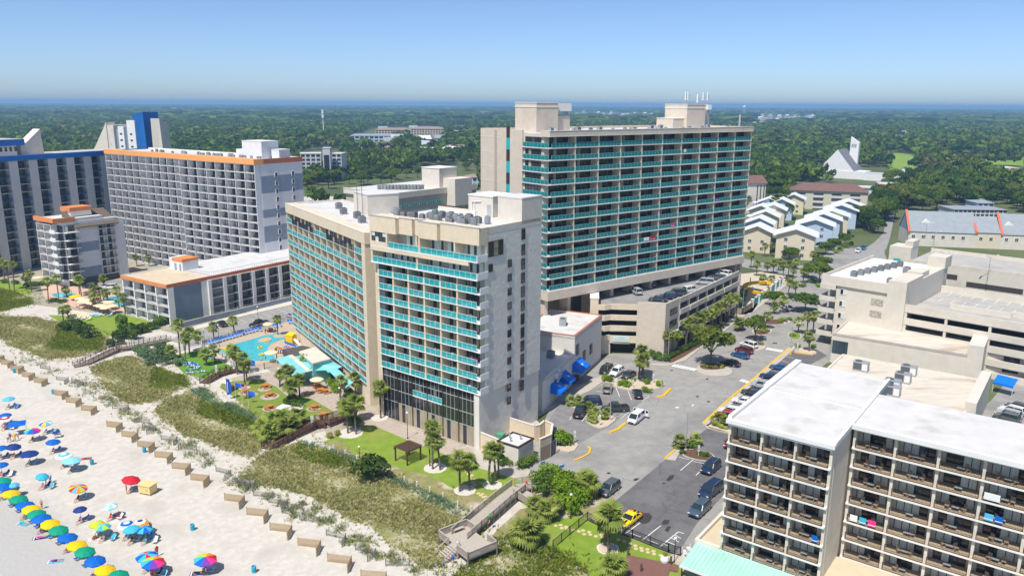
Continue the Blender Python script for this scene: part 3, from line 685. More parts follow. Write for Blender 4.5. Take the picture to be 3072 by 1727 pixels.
MB().box(16.2,23.5,-.05,.02,0,3.0,inner).box(17.6,21.8,-.1,.02,.05,2.7,glassd).build('entrance',annex)
mb=MB()
for (x,z) in ((6.9,5.6),(8.3,6.1)): mb.tube((x,.1,z),(x,-.9,z),.62,.62,white,14).tube((x,-.9,z),(x,-1.1,z -.15),.5,.42,steel,12).tube((x,-.5,z -.5),(x,-.5,z -1.3),.3,.3,alum,10)
mb.build('exhaust_fan',annex)
RTU.put('pale green rooftop unit on the annex upper roof',local(annex,27,6,10.5),annex.rotation_euler.z+.3,1.1)
COND_SQ.put('dark condenser on the lower annex roof',local(annex,14.5,4.0,6.6),annex.rotation_euler.z,1.6)
mb=MB().box(0,3.2,0,.5,0,.12,concrete)

# ================================================================== BIG TOWER over its parking deck
tc=Vector((8.5,180.0));te=tc+76.0*Vector((math.sin(R(51.6)),math.cos(R(51.6))))
tower=frame('balcony_tower','tall tan hotel tower with teal balconies raised above a parking deck','hotel tower',tc,te)
TL,TD,FT,ZT=76.0,26.2,2.77,17.0
doorsT=door_set(5.6,2.25,bronze,5,[[glassd,glassd,glassb],[glassd],[glassd,inner,glassd,glassd,glassd],[glassd,curtain2,glassd,glassd]])
NBT=10
cwT=(TL -.4) /NBT
balconies(tower,.2,TL -.2,NBT,ZT,FT,13,2.2,'tealdeep',doorsT,stucco,white,wt=.38,ends=(0,1),dooroff=.4)
mass(tower,.0,TL,2.2,TD,ZT -.5,53,towerb)
MB().box(-.45,TL+.15,-.35,3.0,ZT+13*FT -.22,54,towerb).box(-.47,TL+.17,-.4,3.0,ZT+13*FT -.3,ZT+13*FT -.2,white).box(-.5,TL+.2,-.42,.1,54,54.12,white).build('fascia',tower)
MB().box(-.45,TL+.15,-.4,5.0,14.6,ZT -.19,towerb).build('base_fascia',tower)
MB().box(.0,TL,3.0,TD -.4,53,53.4,roofw).build('roof',tower)
MB().box(0,TL,TD -.35,TD+.02,53.0,54.0,towerb).box(-.02,.4,10,TD -.36,53.0,54.02,towerb).box(TL -.3,TL+.03,3.0,TD -.36,53.0,54.01,towerb).build('parapet',tower)
# left side wall: solid, teal stair strip, and balconies that wrap the near corner
MB().box(-.42,.0,9.6,TD,0,54,towerb).build('side_wall',tower)
for k in range(13):
    z=ZT+k*FT
    MB().box(-.5,.05,-.1,9.6,z -.18,z,white).build('balcony_slab',tower)
    link('balcony_railing',rail_mesh(9.2,'tealdeep'),tower,(-.42,4.7,z+.01),R(90))
    link('sliding_door',doorsT[k%4],tower,(.02 -.02,6.0,z+.03),R(-90))
for k in range(14):
    z=16+k*FT
    MB().box(-.5,-.40,14.3,15.6,z,z+FT -.02,teal_paint if k%2 == 0 else bronze).build('stair_window',tower)
for k in range(12): MB().box(-.46,-.40,18.5,TD -.02,0,.09,white).build('wall_joint',tower,(0,0,52 -k*3.6))
MB().box(-.47,-.41,19.4,20.4,0,53.8,M('tan_recess',(.45,.37,.28))).build('wall_recess',tower)
# supports and dark soffit under the tower
for i in range(11):
    MB().box(-.5,.5,1.5,4.5,0,14.7,towerb).build('column',tower,(.8+i*(TL -1.6) /10,0,0))
MB().box(2,TL,12,TD -.5,0,14.6,towerb).build('core_wall',tower)
MB().box(TL -.6,TL+.1,0.2,TD,0,14.7,towerb).build('end_wall',tower)
# roof houses and masts
def roofbox(x0,x1,y0,y1,z1,white_side=False):
    mb=MB().box(x0,x1,y0,y1,53.3,z1,towerb).box(x0 -.1,x1+.1,y0 -.1,y1+.1,z1 -1.0,z1 -.8,white).box(x0 -.1,x1+.1,y0 -.1,y1+.1,z1,z1+.15,white)
    return mb.build('roof_house',tower)
def roof_x(u,y):   # local x on the roof whose image column is u, at depth y
    best=min((abs(proj(local(tower,x*.25,y,54))[0] -u),x*.25) for x in range(-20,330));return best[1]
x0=roof_x(1592,10);x1=roof_x(1656,10);roofbox(x0,x1,8,16,60.2)
MB().box(x1,x1+4.8,9,15.8,53.3,57.2,towerb).box(x1,x1+4.9,8.6,16,58.3,60.15,white).box(x1+.2,x1+.5,9.2,9.5,57.2,58.3,alum).box(x1+4.4,x1+4.7,9.2,9.5,57.2,58.3,alum).build('stair_house',tower)
x0=roof_x(2034,12);x1=roof_x(2089,12);roofbox(x0,x1,9,17,60.0)
xm=roof_x(2010,11);MB().box(xm,x0,10,16,53.3,56.2,towerb).box(xm -.1,x0,9.9,16,56.2,56.35,white).build('roof_house',tower)
MB().box(x1,x1+3.2,10,16,53.3,58.5,steel).box(x1+1.8,x1+3.4,9.5,12,58.6,60.0,white).build('antenna_platform',tower)
for (u,z) in ((2046,63.8),(2053,63.8),(2083,63.2),(2099,63.8),(2112,63.8)):
    x=roof_x(u,11.5)
    MB().tube((x,11,53.4),(x,11,z),.09,.07,steel,6).box(x -.18,x+.18,10.7,11.0,z -2.6,z -.3,white).box(x+.25,x+.5,10.8,11.0,z -2.4,z -.9,alum).build('antenna_mast',tower)
for u in (2232,2248):
    x=min(roof_x(u,4),TL -.6);MB().tube((x,4,53.4),(x,4,57.3),.28,.28,white,8).build('antenna_mast',tower)
for k in range(24):
    x=6+k*2.9+random.uniform(-.6,.6)
    (COND_SQ if k%3 else RTU).put('small rooftop condenser in the line along the tall tower roof',local(tower,x,random.uniform(4,11),53.4),tower.rotation_euler.z,random.uniform(.6,.85),'condensers along the tall tower roof')

# ------------------------------------------------------------------ parking deck under the tower
g0,g1,g2=Vector((22.0,184.7)),Vector((37.2,183.2)),Vector((66.0,223.0))
deck=frame('parking_deck','tan parking deck with open levels and roof parking under the tall tower','parking garage',g1,g2)
DL=(g2 -g1).length
def dl(p):   # world -> deck local
    c,s=math.cos(deck.rotation_euler.z),math.sin(deck.rotation_euler.z);d=Vector((p[0] -deck.location.x,p[1] -deck.location.y));return (c*d.x+s*d.y,-s*d.x+c*d.y)
q0=dl(g0)
asph_d=M('deck_asphalt',(.30,.29,.28),(.25,.245,.24),.4,.9,.1,10,c3=(.18,.175,.17),scale3=.1)
foot=[(0.3,.3),(DL -.2,.3),(DL -.2,3),(DL,14),(6,26),q0]
for z in (3.2,6.2,9.2):
    MB().prism(foot,z -.35,z,concrete).build('floor_slab',deck)
MB().prism(foot,11.7,12.05,concrete,asph_d).build('roof_deck',deck)
# road-side wall: solid near corner with two windows, then bays of parapet panels
MB().box(0,8,0,.35,0,13.2,towerb).build('wall',deck)
for z in (6.6,9.6): link('window',window_mesh(4.0,1.6,2,1,dark,[glassd]),deck,(4.6,.0,z))
nbay=7;bw=(DL -8) /nbay
for i in range(nbay):
    for z in (2.7,5.7,8.7): MB().box(.3,bw -.0,-.25 -.1*(i%2),.2,z,z+1.35,conc_w).build('parapet_panel',deck,(8+i*bw,0,0))
    MB().box(0,.3,-.1,.5,0,12.6,towerb).build('column',deck,(8+i*bw,0,0))
MB().box(8,DL,-.12,.22,11.7,13.1,conc_w).build('roof_parapet',deck)
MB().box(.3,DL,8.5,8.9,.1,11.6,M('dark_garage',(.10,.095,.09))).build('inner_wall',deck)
MB().box(DL -.3,DL+.02,.0,14,0,11.7,towerb).build('end_wall',deck)
# entrance face: solid corner, recessed ramp bay with curved slabs, entry with yellow bar
fx=Vector((q0[0],q0[1]));fl=fx.length;fd=fx/fl;fn=Vector((fd.y,-fd.x))
if fn.y > 0 or True: pass
def fpt(t,off,): 
    p=fd*t+fn*off;return (p.x,p.y)
def fbox(t0,t1,o0,o1,z0,z1,mat,name):
    return MB().prism([fpt(t0,o0),fpt(t1,o0),fpt(t1,o1),fpt(t0,o1)],z0,z1,mat).build(name,deck)
sg=1 if (Vector(dl((30,170))).dot(fn) > 0) else -1
fn=fn*sg     # outward (towards the camera)
fbox(0,6.8,-.35,0,0,13.4,towerb,'front_wall')
fbox(6.8,13.2,-.35,-.05,3.1,4.8,stucco,'ramp_parapet')
for z in (6.0,8.7,11.4): fbox(6.8,13.2,-.4,-.05,z,z+1.35,stucco,'ramp_parapet')
for z in (3.6,6.0,8.7,11.4): 
    MB().prism([fpt(13.2,-.35),fpt(13.2,0),fpt(14.6,.9),fpt(16.2,1.0),fpt(16.2,.6),fpt(14.7,.5)],z,z+1.35,stucco).build('ramp_parapet',deck)
fbox(16.2,18.2,-6,1.0,0,14.2,stucco,'stair_tower')
fbox(16.1,18.3,-6,1.1,14.2,14.4,white,'stair_roof')
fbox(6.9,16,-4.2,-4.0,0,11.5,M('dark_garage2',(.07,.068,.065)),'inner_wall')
fbox(8.2,12.2,-.45,-.35,2.6,2.85,yellowp,'clearance_bar')
fbox(8.4,12.4,0.0,.05,3.35,4.7,M('pale_sign',(.60,.70,.68)),'sign')
mb=MB()
for k,(a,b) in enumerate(((8.8,12.0),(9.6,11.2))): 
    z=3.7+k*.45;n=11 if k == 0 else 5
    for i in range(n):
        t0=a+(b -a) *i/n;t1=t0+(b -a) /n*.65
        mb.prism([fpt(t0,.055),fpt(t1,.055),fpt(t1,.07),fpt(t0,.07)],z,z+.26,M('sign_letters',(.25,.55,.55)))
mb.build('sign_lettering',deck)
MB().prism([fpt(13.0,-.3),fpt(16.1,.9),fpt(16.1,-4),fpt(13.0,-4)],0,3.6,towerb).build('ramp_base',deck)

# ================================================================== ORANGE-BANDED HOTEL (left background)
oc=Vector((-82.7,252.9));oa=Vector((math.sin(R(124)),math.cos(R(124))));ol=oc -89.8*oa
oran=frame('orange_band_hotel','long fifteen-storey hotel with orange roof band and white balcony grid','hotel',ol,oc)
OL,OD,FO=89.8,19.6,2.69
doorsO=door_set(3.7,2.3,dark,4,[[glassd,glassb,curtain],[glassb,glassd],[curtain,glassd,glassb],[glassd]])
jog=OL -40.7
balconies(oran,0,jog -.2,11,0.1,FO,15,2.2,'darkfar',doorsO,whitebl,white,wt=.2,st=.14,y0=1.2)
balconies(oran,jog,OL -.2,8,0.1,FO,15,2.2,'darkfar',doorsO,whitebl,white,wt=.2,st=.14)
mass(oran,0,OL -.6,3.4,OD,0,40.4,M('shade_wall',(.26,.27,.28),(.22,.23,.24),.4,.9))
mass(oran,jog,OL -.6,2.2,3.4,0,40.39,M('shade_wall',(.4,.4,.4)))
for i in range(8):
    MB().box(-.4,.4,1.75,2.25,.2,40.3,whitebl).build('white_pier',oran,(jog+(i+.62) *40.5/8,0,0))
for i in range(6):
    MB().box(-.35,.35,2.95,3.45,.2,40.3,whitebl).build('white_pier',oran,(4+(i+.5) *(jog -4) /6,0,0))
MB().box(-.3,jog,1.0,3.5,40.5,42.1,orangel).box(jog,OL+.1,-.25,3.5,40.48,42.12,orangel).build('orange_band',oran)
MB().box(OL -.5,OL+.12,3.51,OD+.1,40.47,42.1,terra).build('terracotta_band',oran)
MB().box(-.2,OL -.5,3.5,OD,40.4,41.4,roofw).build('roof',oran)
MB().box(-.2,OL -.5,OD -.3,OD+.1,40.4,42.0,white).build('parapet',oran)
lvl=[(0,9.4,0),(9.4,14.9,0),(14.9,20.3,1),(20.3,23.0,0),(23.0,25.7,1),(25.7,31.0,0),(31.0,36.6,1),(36.6,40.5,0)]
for (a,b,q) in lvl: MB().box(OL -.6,OL,2.3,OD,a,b,bluegrey if q else whitebl).build('side_wall',oran)
for k in range(14):
    for y in (8.4,15.4): link('window',window_mesh(1.1,1.5,1,1,white,[glassb]),oran,(OL+.02,y,1.0+k*FO),R(90))
for k in range(15): link('balcony_railing',rail_mesh(2.0,'darkfar'),oran,(OL -.2,1.15,.12+k*FO),R(90))
MB().box(OL -16,OL -6,8,15,41.3,47.2,whitebl).box(OL -16.1,OL -5.9,7.9,15.1,47.2,47.4,white).build('roof_penthouse',oran)
MB().box(OL -20,OL -16,8.5,14,41.3,44.4,white).build('roof_penthouse',oran)
MB().box(OL -4.8,OL -1,11,15.5,41.3,44.6,whitebl).box(OL -4.9,OL -.9,10.9,15.6,44.6,44.75,white).build('roof_penthouse',oran)
for k in range(44):
    x=(22+k*1.45 if k < 40 else OL -3 -(k -40) *1.5) +random.uniform(-.3,.3)
    if 30 < x < 36 or 44 < x < 48: continue
    COND_RD.put('grey condenser in the long row on the orange-banded roof',local(oran,x,random.choice((6.2,7.6,9.0)),41.4),0,random.uniform(.95,1.25),'condensers on the orange-banded roof')
# ------------------------------------------------------------------ low block in front of it
lc=Vector((-93.6,206.6));ll=lc -21.7*oa
low=frame('low_balcony_block','low four-storey block with tan roof, terracotta trim and slate blue side wall','hotel',ll,lc)
LW,LZ,FL=21.7,11.7,2.65
doorsL=door_set(3.2,2.1,dark,3,[[glassd,glassb],[curtain,glassd,glassb],[glassb,glassd]])
balconies(low,0,LW,4,.1,FL,4,1.8,'darkfar',doorsL,white,white,wt=.5,st=.16)
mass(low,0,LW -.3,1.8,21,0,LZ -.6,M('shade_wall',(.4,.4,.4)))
MB().box(LW -.3,LW,.3,10.5,0,LZ -.9,M('slate_wall',(.20,.25,.32),(.18,.225,.29),.5,.85,.2,4)).build('side_wall',low)
MB().box(-.3,LW+.1,-.3,.1,LZ -.95,LZ,orange).box(LW -.25,LW+.12,.1,60,LZ -.96,LZ+.02,terra).box(-.32,.05,.1,21,LZ -.95,LZ,white).build('roof_band',low)
MB().box(.05,LW -.25,.1,14,LZ -.6,LZ -.3,rooft).build('roof',low)
MB().box(-1,LW -.25,14,60,LZ -.6,LZ -.2,roofw).build('roof',low)
MB().box(LW -.2,LW+.05,10.5,12.6,0,LZ -.9,white).build('stair_bay',low)
nbr=9
for i in range(nbr):    # side balconies facing the car park
    x=13+i*5.0
    MB().box(LW -.5,LW+.5,-.55,.55,0,LZ -.95,white).build('pier',low,(0,x,0))
    for k in range(4):
        link('balcony_railing',rail_mesh(3.8,'darkfar'),low,(LW+.25,x+2.5,.15+k*FL),R(90))
        link('sliding_door',doorsL[(i+k) %3],low,(LW -.95,x+2.5,.15+k*FL),R(90))
for k in range(5): MB().box(LW -1,LW+.35,12.7,59,k*FL -.02,k*FL+.14,white).build('balcony_slab',low)
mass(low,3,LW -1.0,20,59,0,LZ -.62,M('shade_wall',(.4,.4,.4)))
MB().box(2,8.5,13.8,19,LZ -.3,LZ+3.2,whitebl).box(3.4,8.6,13.7,19,LZ+2.4,LZ+3.25,orange).build('roof_house',low)
for xx in (5.0,7.3): MB().box(-.45,.45,13.72,13.8,0,2,bluegrey).build('door',low,(xx,0,LZ -.2))
mb=MB()
for i in range(60):
    mb.box(LW -.4,LW -.36,14.2+i*.75,14.24+i*.75,LZ,LZ+1.0,alum)
    if i < 24: mb.box(9+i*.5,9.04+i*.5,14.15,14.19,LZ -.2,LZ+1.0,alum)
mb.box(LW -.42,LW -.34,14.2,59,LZ+.98,LZ+1.04,alum).box(8.8,LW -.4,14.12,14.2,LZ+.98,LZ+1.04,alum).build('roof_fence',low)
# ------------------------------------------------------------------ small front tower with brown roof
fc=Vector((-148.1,251.3));fr0=fc -12.4*oa
fro=frame('front_tower','small eight-storey tower with orange trim, brown sloped roof and blue-grey stripes','hotel',fr0,fc)
FW,FF=12.4,2.62
balconies(fro,0,FW -3.2,2,2.4,FF,7,2.2,'darkfar',doorsL,white,white,wt=.25,st=.2,doorw=.5)
mass(fro,0,FW -.1,2.2,20,0,21.3,whitebl)
for k in range(7):
    z=2.4+k*FF
    MB().prism([(FW -3.2,-.4),(FW+.3,-.4),(FW+.3,2.2),(FW+2.2,2.4),(FW+2.2,6.6),(FW,6.6),(FW -3.2,2.3)],z -.2,z,white).box(FW -3.2,FW+.3,-.55,-.38,z -.2,z+1.05,white).build('corner_balcony',fro)
    link('balcony_railing',rail_mesh(4.2,'darkfar'),fro,(FW+2.15,4.5,z),R(90))
    link('sliding_door',doorsL[k%3],fro,(FW -1.5,2.18,z+.03))
    link('sliding_door',doorsL[(k+1) %3],fro,(FW -.08,4.5,z+.03),R(90))
    if k < 7:
        for y in (15.2,18.0): link('balcony_railing',rail_mesh(2.5,'darkfar'),fro,(FW+.9,y,z),R(90))
        MB().box(FW -.2,FW+.95,13.7,19.4,z -.2,z,white).build('balcony_slab',fro)
        for y in (15.2,18.0): link('sliding_door',window_mesh(2.0,2.1,2,1,dark,[glassd,curtain]),fro,(FW -.08,y,z+.03),R(90))
for (a,b,q) in ((2.3,5.6,1),(5.6,10.9,0),(10.9,14.1,1),(14.1,19.6,0)):
    MB().box(FW -.12,FW+.02,6.6,13.6,a,b,bluegrey if q else whitebl).build('side_wall',fro)
MB().box(FW -.11,FW+.05,19.5,23,0,20.2,whitebl).build('side_wall',fro)
MB().box(-.3,FW+.1,-.6,.2,21.5,22.9,orange).box(FW -.3,FW+.12,.2,6.5,21.5,22.88,orange).box(0,FW -.3,.2,16,21.3,22.3,roofw).build('roof',fro)
MB().box(3.5,9,7,14,22.2,25.4,white).box(3.2,9.3,6.7,14.3,24.2,25.5,orange).build('roof_house',fro)
MB().add([(FW -6,5.4,24.2),(FW+1.3,6.0,19.5),(FW+1.3,20.6,19.5),(FW -6,19.6,24.2),(FW+1.3,6.0,19.2),(FW+1.3,20.6,19.2),(FW -6,5.4,19.2),(FW -6,19.6,19.2)],[(0,1,2,3),(1,4,5,2),(0,6,4,1),(3,2,5,7),(0,3,7,6)],M('brown_shingle',(.17,.135,.10),(.14,.11,.085),1.5,.95,.3,8)).build('sloped_roof',fro)
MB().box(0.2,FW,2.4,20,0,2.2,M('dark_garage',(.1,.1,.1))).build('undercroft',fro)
# ------------------------------------------------------------------ tower with blue cornice, far left
ba=Vector((-181.0,272.0));bb=Vector((-158.0,322.0));bd=(bb -ba).normalized();bb=ba+bd*66
blu=frame('blue_cornice_hotel','grey hotel tower with bright blue cornice and columns of dark balconies','hotel',ba,bb)
BL_,ZB_=66.0,41.0
FBu=2.75;nfl=14
ncol=9;cwb=BL_/ncol
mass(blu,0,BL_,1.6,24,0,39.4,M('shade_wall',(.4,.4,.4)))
doorsU=door_set(2.8,2.3,dark,3,[[glassd],[glassd,glassb]])
for i in range(ncol):
    MB().box(0,cwb*.44,-.3,1.7,0,39.4,M('grey_stucco',(.66,.65,.64),(.61,.60,.59),.3,.9,.1,6)).build('column_panel',blu,(i*cwb,0,0))
    for k in range(nfl):
        z=.6+k*FBu
        link('balcony_railing',rail_mesh(cwb*.55,'darkfar'),blu,(i*cwb+cwb*.72,-.05,z))
        link('sliding_door',doorsU[(i+k) %2],blu,(i*cwb+cwb*.72,1.58,z+.03))
for k in range(nfl): MB().box(0,BL_,-.2,1.7,-.16,0,white if k%3 else M('blue_slab',(.05,.22,.55))).build('balcony_slab',blu,(0,0,.6+k*FBu))
MB().box(-14,BL_+.2,-.7,1.0,39.2,ZB_,blueband).build('cornice',blu)
MB().box(-14,BL_,1.0,24,39.2,40.2,concrete).build('roof',blu)
MB().box(1,17,9,22,40,44.2,M('grey_stucco',(.4,.4,.4))).box(0.5,20,8.5,9.2,44.0,46.2,blueband).box(.5,20,8.6,22,46.0,46.3,concrete).build('upper_storey',blu)
for i in range(9): MB().box(-.45,.45,8.92,9.02,42.0,43.6,glassd).build('window',blu,(2.2+i*1.8,0,0))
def fin(p,zbase,pts,th,mat,root,az=0):
    n=len(pts)
    vs=[(p[0] +x,p[1] -th/2,zbase+z) for x,z in pts] +[(p[0] +x,p[1] +th/2,zbase+z) for x,z in pts]
    MB().add(vs,[tuple(range(n)),tuple(range(2*n -1,n -1,-1))] +[(i,n+i,n+(i+1) %n,(i+1) %n) for i in range(n)],mat).build('roof_fin',root)
fin((-8,4),40.1,[(0,0),(8.5,0),(7.5,12.5),(0,5)],7,stucco_w,blu)
fin((20.5,14),40.1,[(0,0),(9,0),(8.5,9.5),(2.2,4.5),(0,6)],4,stucco_w,blu)
MB().box(-15,-6,6,12,40,53.5,stucco_w).box(-6.2,-5.6,6.5,11,49.5,53,alum).build('roof_tower',blu)
# curved corner of the same tower at the left edge
for k in range(nfl):
    z=.6+k*FBu
    pts=[(0 -14*(1 -math.cos(t)) -0,-3.2*math.sin(t) *1.0) for t in [i*.2618 for i in range(7)]]
    MB().prism(pts+[(-14,2),(0,2)],z -.17,z,white).build('corner_slab',blu)
    mb=MB()
    for a,b in zip(pts[:-1],pts[1:]): mb.bar((a[0],a[1],z+1.0),(b[0],b[1],z+1.0),.06,.06,dark).add([(a[0],a[1],z),(b[0],b[1],z),(b[0],b[1],z+.95),(a[0],a[1],z+.95)],[(0,1,2,3)],M('bronze_pane',(.09,.08,.08),rough=.3))
    mb.build('corner_railing',blu)
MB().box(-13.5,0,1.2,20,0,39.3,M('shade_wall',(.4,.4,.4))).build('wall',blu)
for k in range(nfl):
    for x in (-3,-7.5): link('sliding_door',doorsU[0],blu,(x,1.18,.63+k*FBu))
# ------------------------------------------------------------------ white and blue stepped tower behind
wq=G(295,560);wt=thing('stepped_tower','white stepped tower with blue fins behind the orange-banded hotel','hotel tower',(-193,392,0),R(-25))
for (x0,x1,z,m_) in ((-9,-4.5,48.5,stucco_w),(-4.5,-1.5,46.5,bluegrey),(-1.5,2.5,48,white),(2.5,5,46.5,bluegrey),(5,10.5,51,white)):
    MB().box(x0,x1,0 if m_ is not bluegrey else 1.2,14,0,z,m_).build('wall',wt)
MB().add([(10.5,0,0),(15,3,0),(15,12,0),(10.5,14,0),(9.5,0,54),(13.2,3,55),(13.2,12,55),(9.5,14,54)],[(0,1,5,4),(1,2,6,5),(2,3,7,6),(4,5,6,7)],blueband).build('blue_fin',wt)
MB().add([(16.5,4,0),(23,6,0),(21,12,0),(16.5,12,0),(17,4,52),(20.5,6,52),(20,12,49),(17,12,49)],[(0,1,5,4),(1,2,6,5),(2,3,7,6),(3,0,4,7),(4,5,6,7)],stucco_w).build('white_fin',wt)
fin((-20,2),0,[(0,0),(11,0),(11,50),(9,47),(0,36)],5,stucco_w,wt)
for k in range(9):
    for x in (.5,7.5): MB().box(-.8,.8,-.06,.05,0,.8,glassd).build('window',wt,(x,0,20+k*3.0))

# ================================================================== RIGHT-HAND BUILDINGS
d127=Vector((math.sin(R(126.9)),math.cos(R(126.9))));d37=Vector((math.sin(R(36.9)),math.cos(R(36.9))))
ra_=Vector((28.0,93.5))
rh=frame('brown_balcony_hotel','cream seven-storey hotel with white roofs and dark-railed balconies, lower right','hotel',ra_,ra_+d127*12.64)
FR,ZR=2.55,2.7
cream=M('cream_paint',(.72,.66,.56),(.67,.61,.52),.6,.85,.08,8,c3=(.60,.55,.47),scale3=.15)
floor_t=M('tan_tile',(.46,.36,.25),(.40,.31,.21),2,.8)
doorsR=[window_mesh(3.5,2.1,4,1,bronze,k) for k in ([curtain,glassd,glassd,curtain],[curtain,curtain,glassb,glassd],[glassd,glassd,curtain,curtain],[curtain,curtain,curtain,glassd],[glassd,curtain,glassb,glassd])]
def balc_r(x0,x1,nb,nf,y0,z0,left=True):
    balconies(rh,x0,x1,nb,z0,FR,nf,1.9,'dark',doorsR,cream,white,wt=.34,st=.2,y0=y0,railin=-.3,proud=.42,doorw=.8)
    cw=(x1 -x0) /nb
    for k in range(nf):
        MB().box(x0+.2,x1 -.2,-.35,1.9,0,.03,floor_t).build('balcony_floor',rh,(0,y0,z0+k*FR))
balc_r(.0,12.5,3,7,0,ZR)
mass(rh,0.05,12.45,1.9,28.4,0,20.6,cream)
MB().box(12.3,12.66,1.0,28.4,0,20.9,cream).box(12.58,12.7,1.2,8.6,0,20.3,cream).build('side_wall',rh)
for k in range(1,8): MB().box(12.66,12.69,1.0,8.2,0,.06,concrete).build('wall_joint',rh,(0,0,ZR+k*FR -.1))
MB().box(-.3,12.9,-.5,28.4,20.55,21.0,roofw).box(-.4,12.95,-.55,.0,20.6,21.12,white).box(-.35,.15,0,14.2,20.6,21.5,white).box(-.8,.1,14.2,28.4,20.55,21.45,white).box(12.55,12.93,0,28.4,20.6,21.25,white).build('roof',rh)
MB().box(.1,12.6,14.0,14.2,21.0,21.25,roofw).build('roof_step',rh)
# set-back wing to the right
balc_r(13.2,13.2+4.75*7,7,8,8.1,.15)
mass(rh,12.7,47,10.0,21.2,0,20.6,cream)
MB().box(12.7,47,7.4,21.3,20.55,21.0,roofw).box(12.65,47.1,7.3,7.8,20.6,21.2,white).box(12.7,13.0,7.8,21.3,20.6,21.35,white).build('roof',rh)
# terrace slab between the wings, canopy below, low side roof
MB().box(12.7,34,-4.5,7.6,2.2,2.6,rooft).box(12.7,34,-4.8,-4.5,0,3.0,cream).build('terrace',rh)
mb=MB()
for i in range(70): mb.box(12.8+i*.3,12.83+i*.3,-4.7,-4.67,2.9,3.95,dark)
mb.box(12.7,34,-4.73,-4.64,3.93,4.0,dark).build('terrace_railing',rh)
ca=MB();n=46;cwp=26/n
PANEL=MB().add([(0,-5.6,1.75),(cwp -.03,-5.6,1.75),(cwp -.03,-.05,2.75),(0,-.05,2.75)],[(0,1,2,3)],seafoam).box(-.03,.03,-5.6,-5.5,1.72,1.86,seafoam).add([(-.035,-5.6,1.84),(.035,-5.6,1.84),(.035,-.05,2.84),(-.035,-.05,2.84)],[(0,1,2,3)],seafoam).mesh('roof_panel')
for i in range(n): link('roof_panel',PANEL,rh,(-3.2+cwp*i,0,0))
ca.box(-3.25,22.8,-5.68,-5.6,1.5,1.8,white);ca.build('canopy_beam',rh)
for i in range(6): MB().box(-.07,.07,-5.5,-5.36,0,1.75,dark).build('canopy_post',rh,(-3+i*4.6,0,0))
MB().box(-3.4,0,-.5,14,0,2.5,cream).box(-3.1,-.02,-.2,13.7,2.5,2.6,rooft).box(-3.5,-3.1,-.6,14.1,2.45,3.1,cream).box(-3.1,0,-.6,-.2,2.45,3.1,cream).build('side_annex',rh)
MB().box(-3,0,14.1,21,0,3.2,cream).box(-3.1,.0,14.0,21.1,3.2,3.4,roofw).build('side_annex',rh)
# --- low cream building with rooftop units
p2=Vector((57.0,145.5));b2=frame('cream_low_building','low cream building with stained pale roof and grey rooftop units','building',p2,p2+d127*27.5)
mass(b2,0,27.5,0,30,0,4.7,cream);roofdeck(b2,0,27.5,0,30,5.0,roofc,.3,cream,.4)
MB().box(27.2,29.0,8,30,0,7.2,stucco_w).build('side_wall',b2)
for q,(u,v) in enumerate(ZH_([(1060,215),(1345,240),(1310,285),(1248,325),(1245,362),(1570,315)])):
    w=G(u,v,5.2)
    if q < 5: RTU.put(['grey rooftop unit standing alone at the left of the stained roof','rear grey rooftop unit of the pair on the stained roof','front grey rooftop unit of the pair on the stained roof','dark-topped rooftop unit beside the white roof edge','rooftop unit half hidden behind the white roof edge'][q],(w.x,w.y,5.0),b2.rotation_euler.z,1.35)
# --- larger cream building behind
p3=Vector((76.5,179.3));b3=frame('cream_hall','broad cream hall with ribbed pale roof behind the low cream building','building',p3,p3+Vector((math.sin(R(125.2)),math.cos(R(125.2)))) *28)
mass(b3,0,28,0,29,0,7,cream);roofdeck(b3,0,28,0,29,7.0,roofc,.25,cream,.35,concrete)
mass(b3,28,40.5,10,29,0,6.9,cream,'side_block');MB().box(28,40.4,10.1,28.9,6.9,7.0,roofc).build('roof',b3)
mass(b3,28,31,0.3,10,0,9.5,stucco_w,'entrance_wall')
link('window',window_mesh(3.4,3.0,4,1,dark,[glassb]),b3,(1.9,-.02,2.6));link('window',window_mesh(2.6,3.0,3,1,dark,[glassb]),b3,(-.02,1.5,2.6),R(-90))
link('window',window_mesh(3.0,3.6,3,1,dark,[glassd,glassb]),b3,(36,9.98,2))
for q,(x,y) in enumerate(((7.5,20),(15,26),(19,25),(22.5,24.5),(26.5,17.5),(2.8,24),(23.5,26.5),(29,24))):
    o=(RTU if q in (0,4) else COND_SQ).put(['large tan-sided unit on the ribbed hall roof','small condenser at the back edge of the hall roof','second small condenser at the back edge of the hall roof','third small condenser at the back edge of the hall roof','tall stacked unit on the right of the hall roof','low unit at the far left of the hall roof','fourth small condenser near the garage wall','condenser at the far right of the hall roof'][q],local(b3,x,y,7.0),b3.rotation_euler.z,1.5)
# --- beige block with corner balconies, stair tower and stepped parking garage
p4=Vector((79.7,195.0));d4=Vector((math.sin(R(133)),math.cos(R(133))));n4=Vector((-d4.y,d4.x))
b4=frame('beige_balcony_block','beige block with white corner balconies and patched white roof beside the parking garage','hotel',p4,p4+d4*15.5)
cr2=M('pale_beige',(.66,.61,.52),(.62,.57,.48),.7,.85,.06,8,c3=(.55,.50,.42),scale3=.15)
mass(b4,3.2,15.5,0,36,0,15.9,cr2);mass(b4,0,3.2,4.5,36,0,15.88,cr2,'side_wall')
MB().box(-.6,15.6,-.5,36.2,15.9,17.3,cr2).box(-.6,15.6,-.5,-.1,17.3,18.2,cr2).box(-.6,-.2,-.1,36.2,17.3,18.2,cr2).build('cornice',b4)
patch=M('patched_roof',(.78,.76,.73),(.70,.67,.62),.6,.8,.3,1.5,c3=(.42,.36,.28),scale3=.28,lo3=.6,hi3=.8)
MB().box(-.2,15.6,-.1,36,17.3,17.45,patch).build('roof',b4)
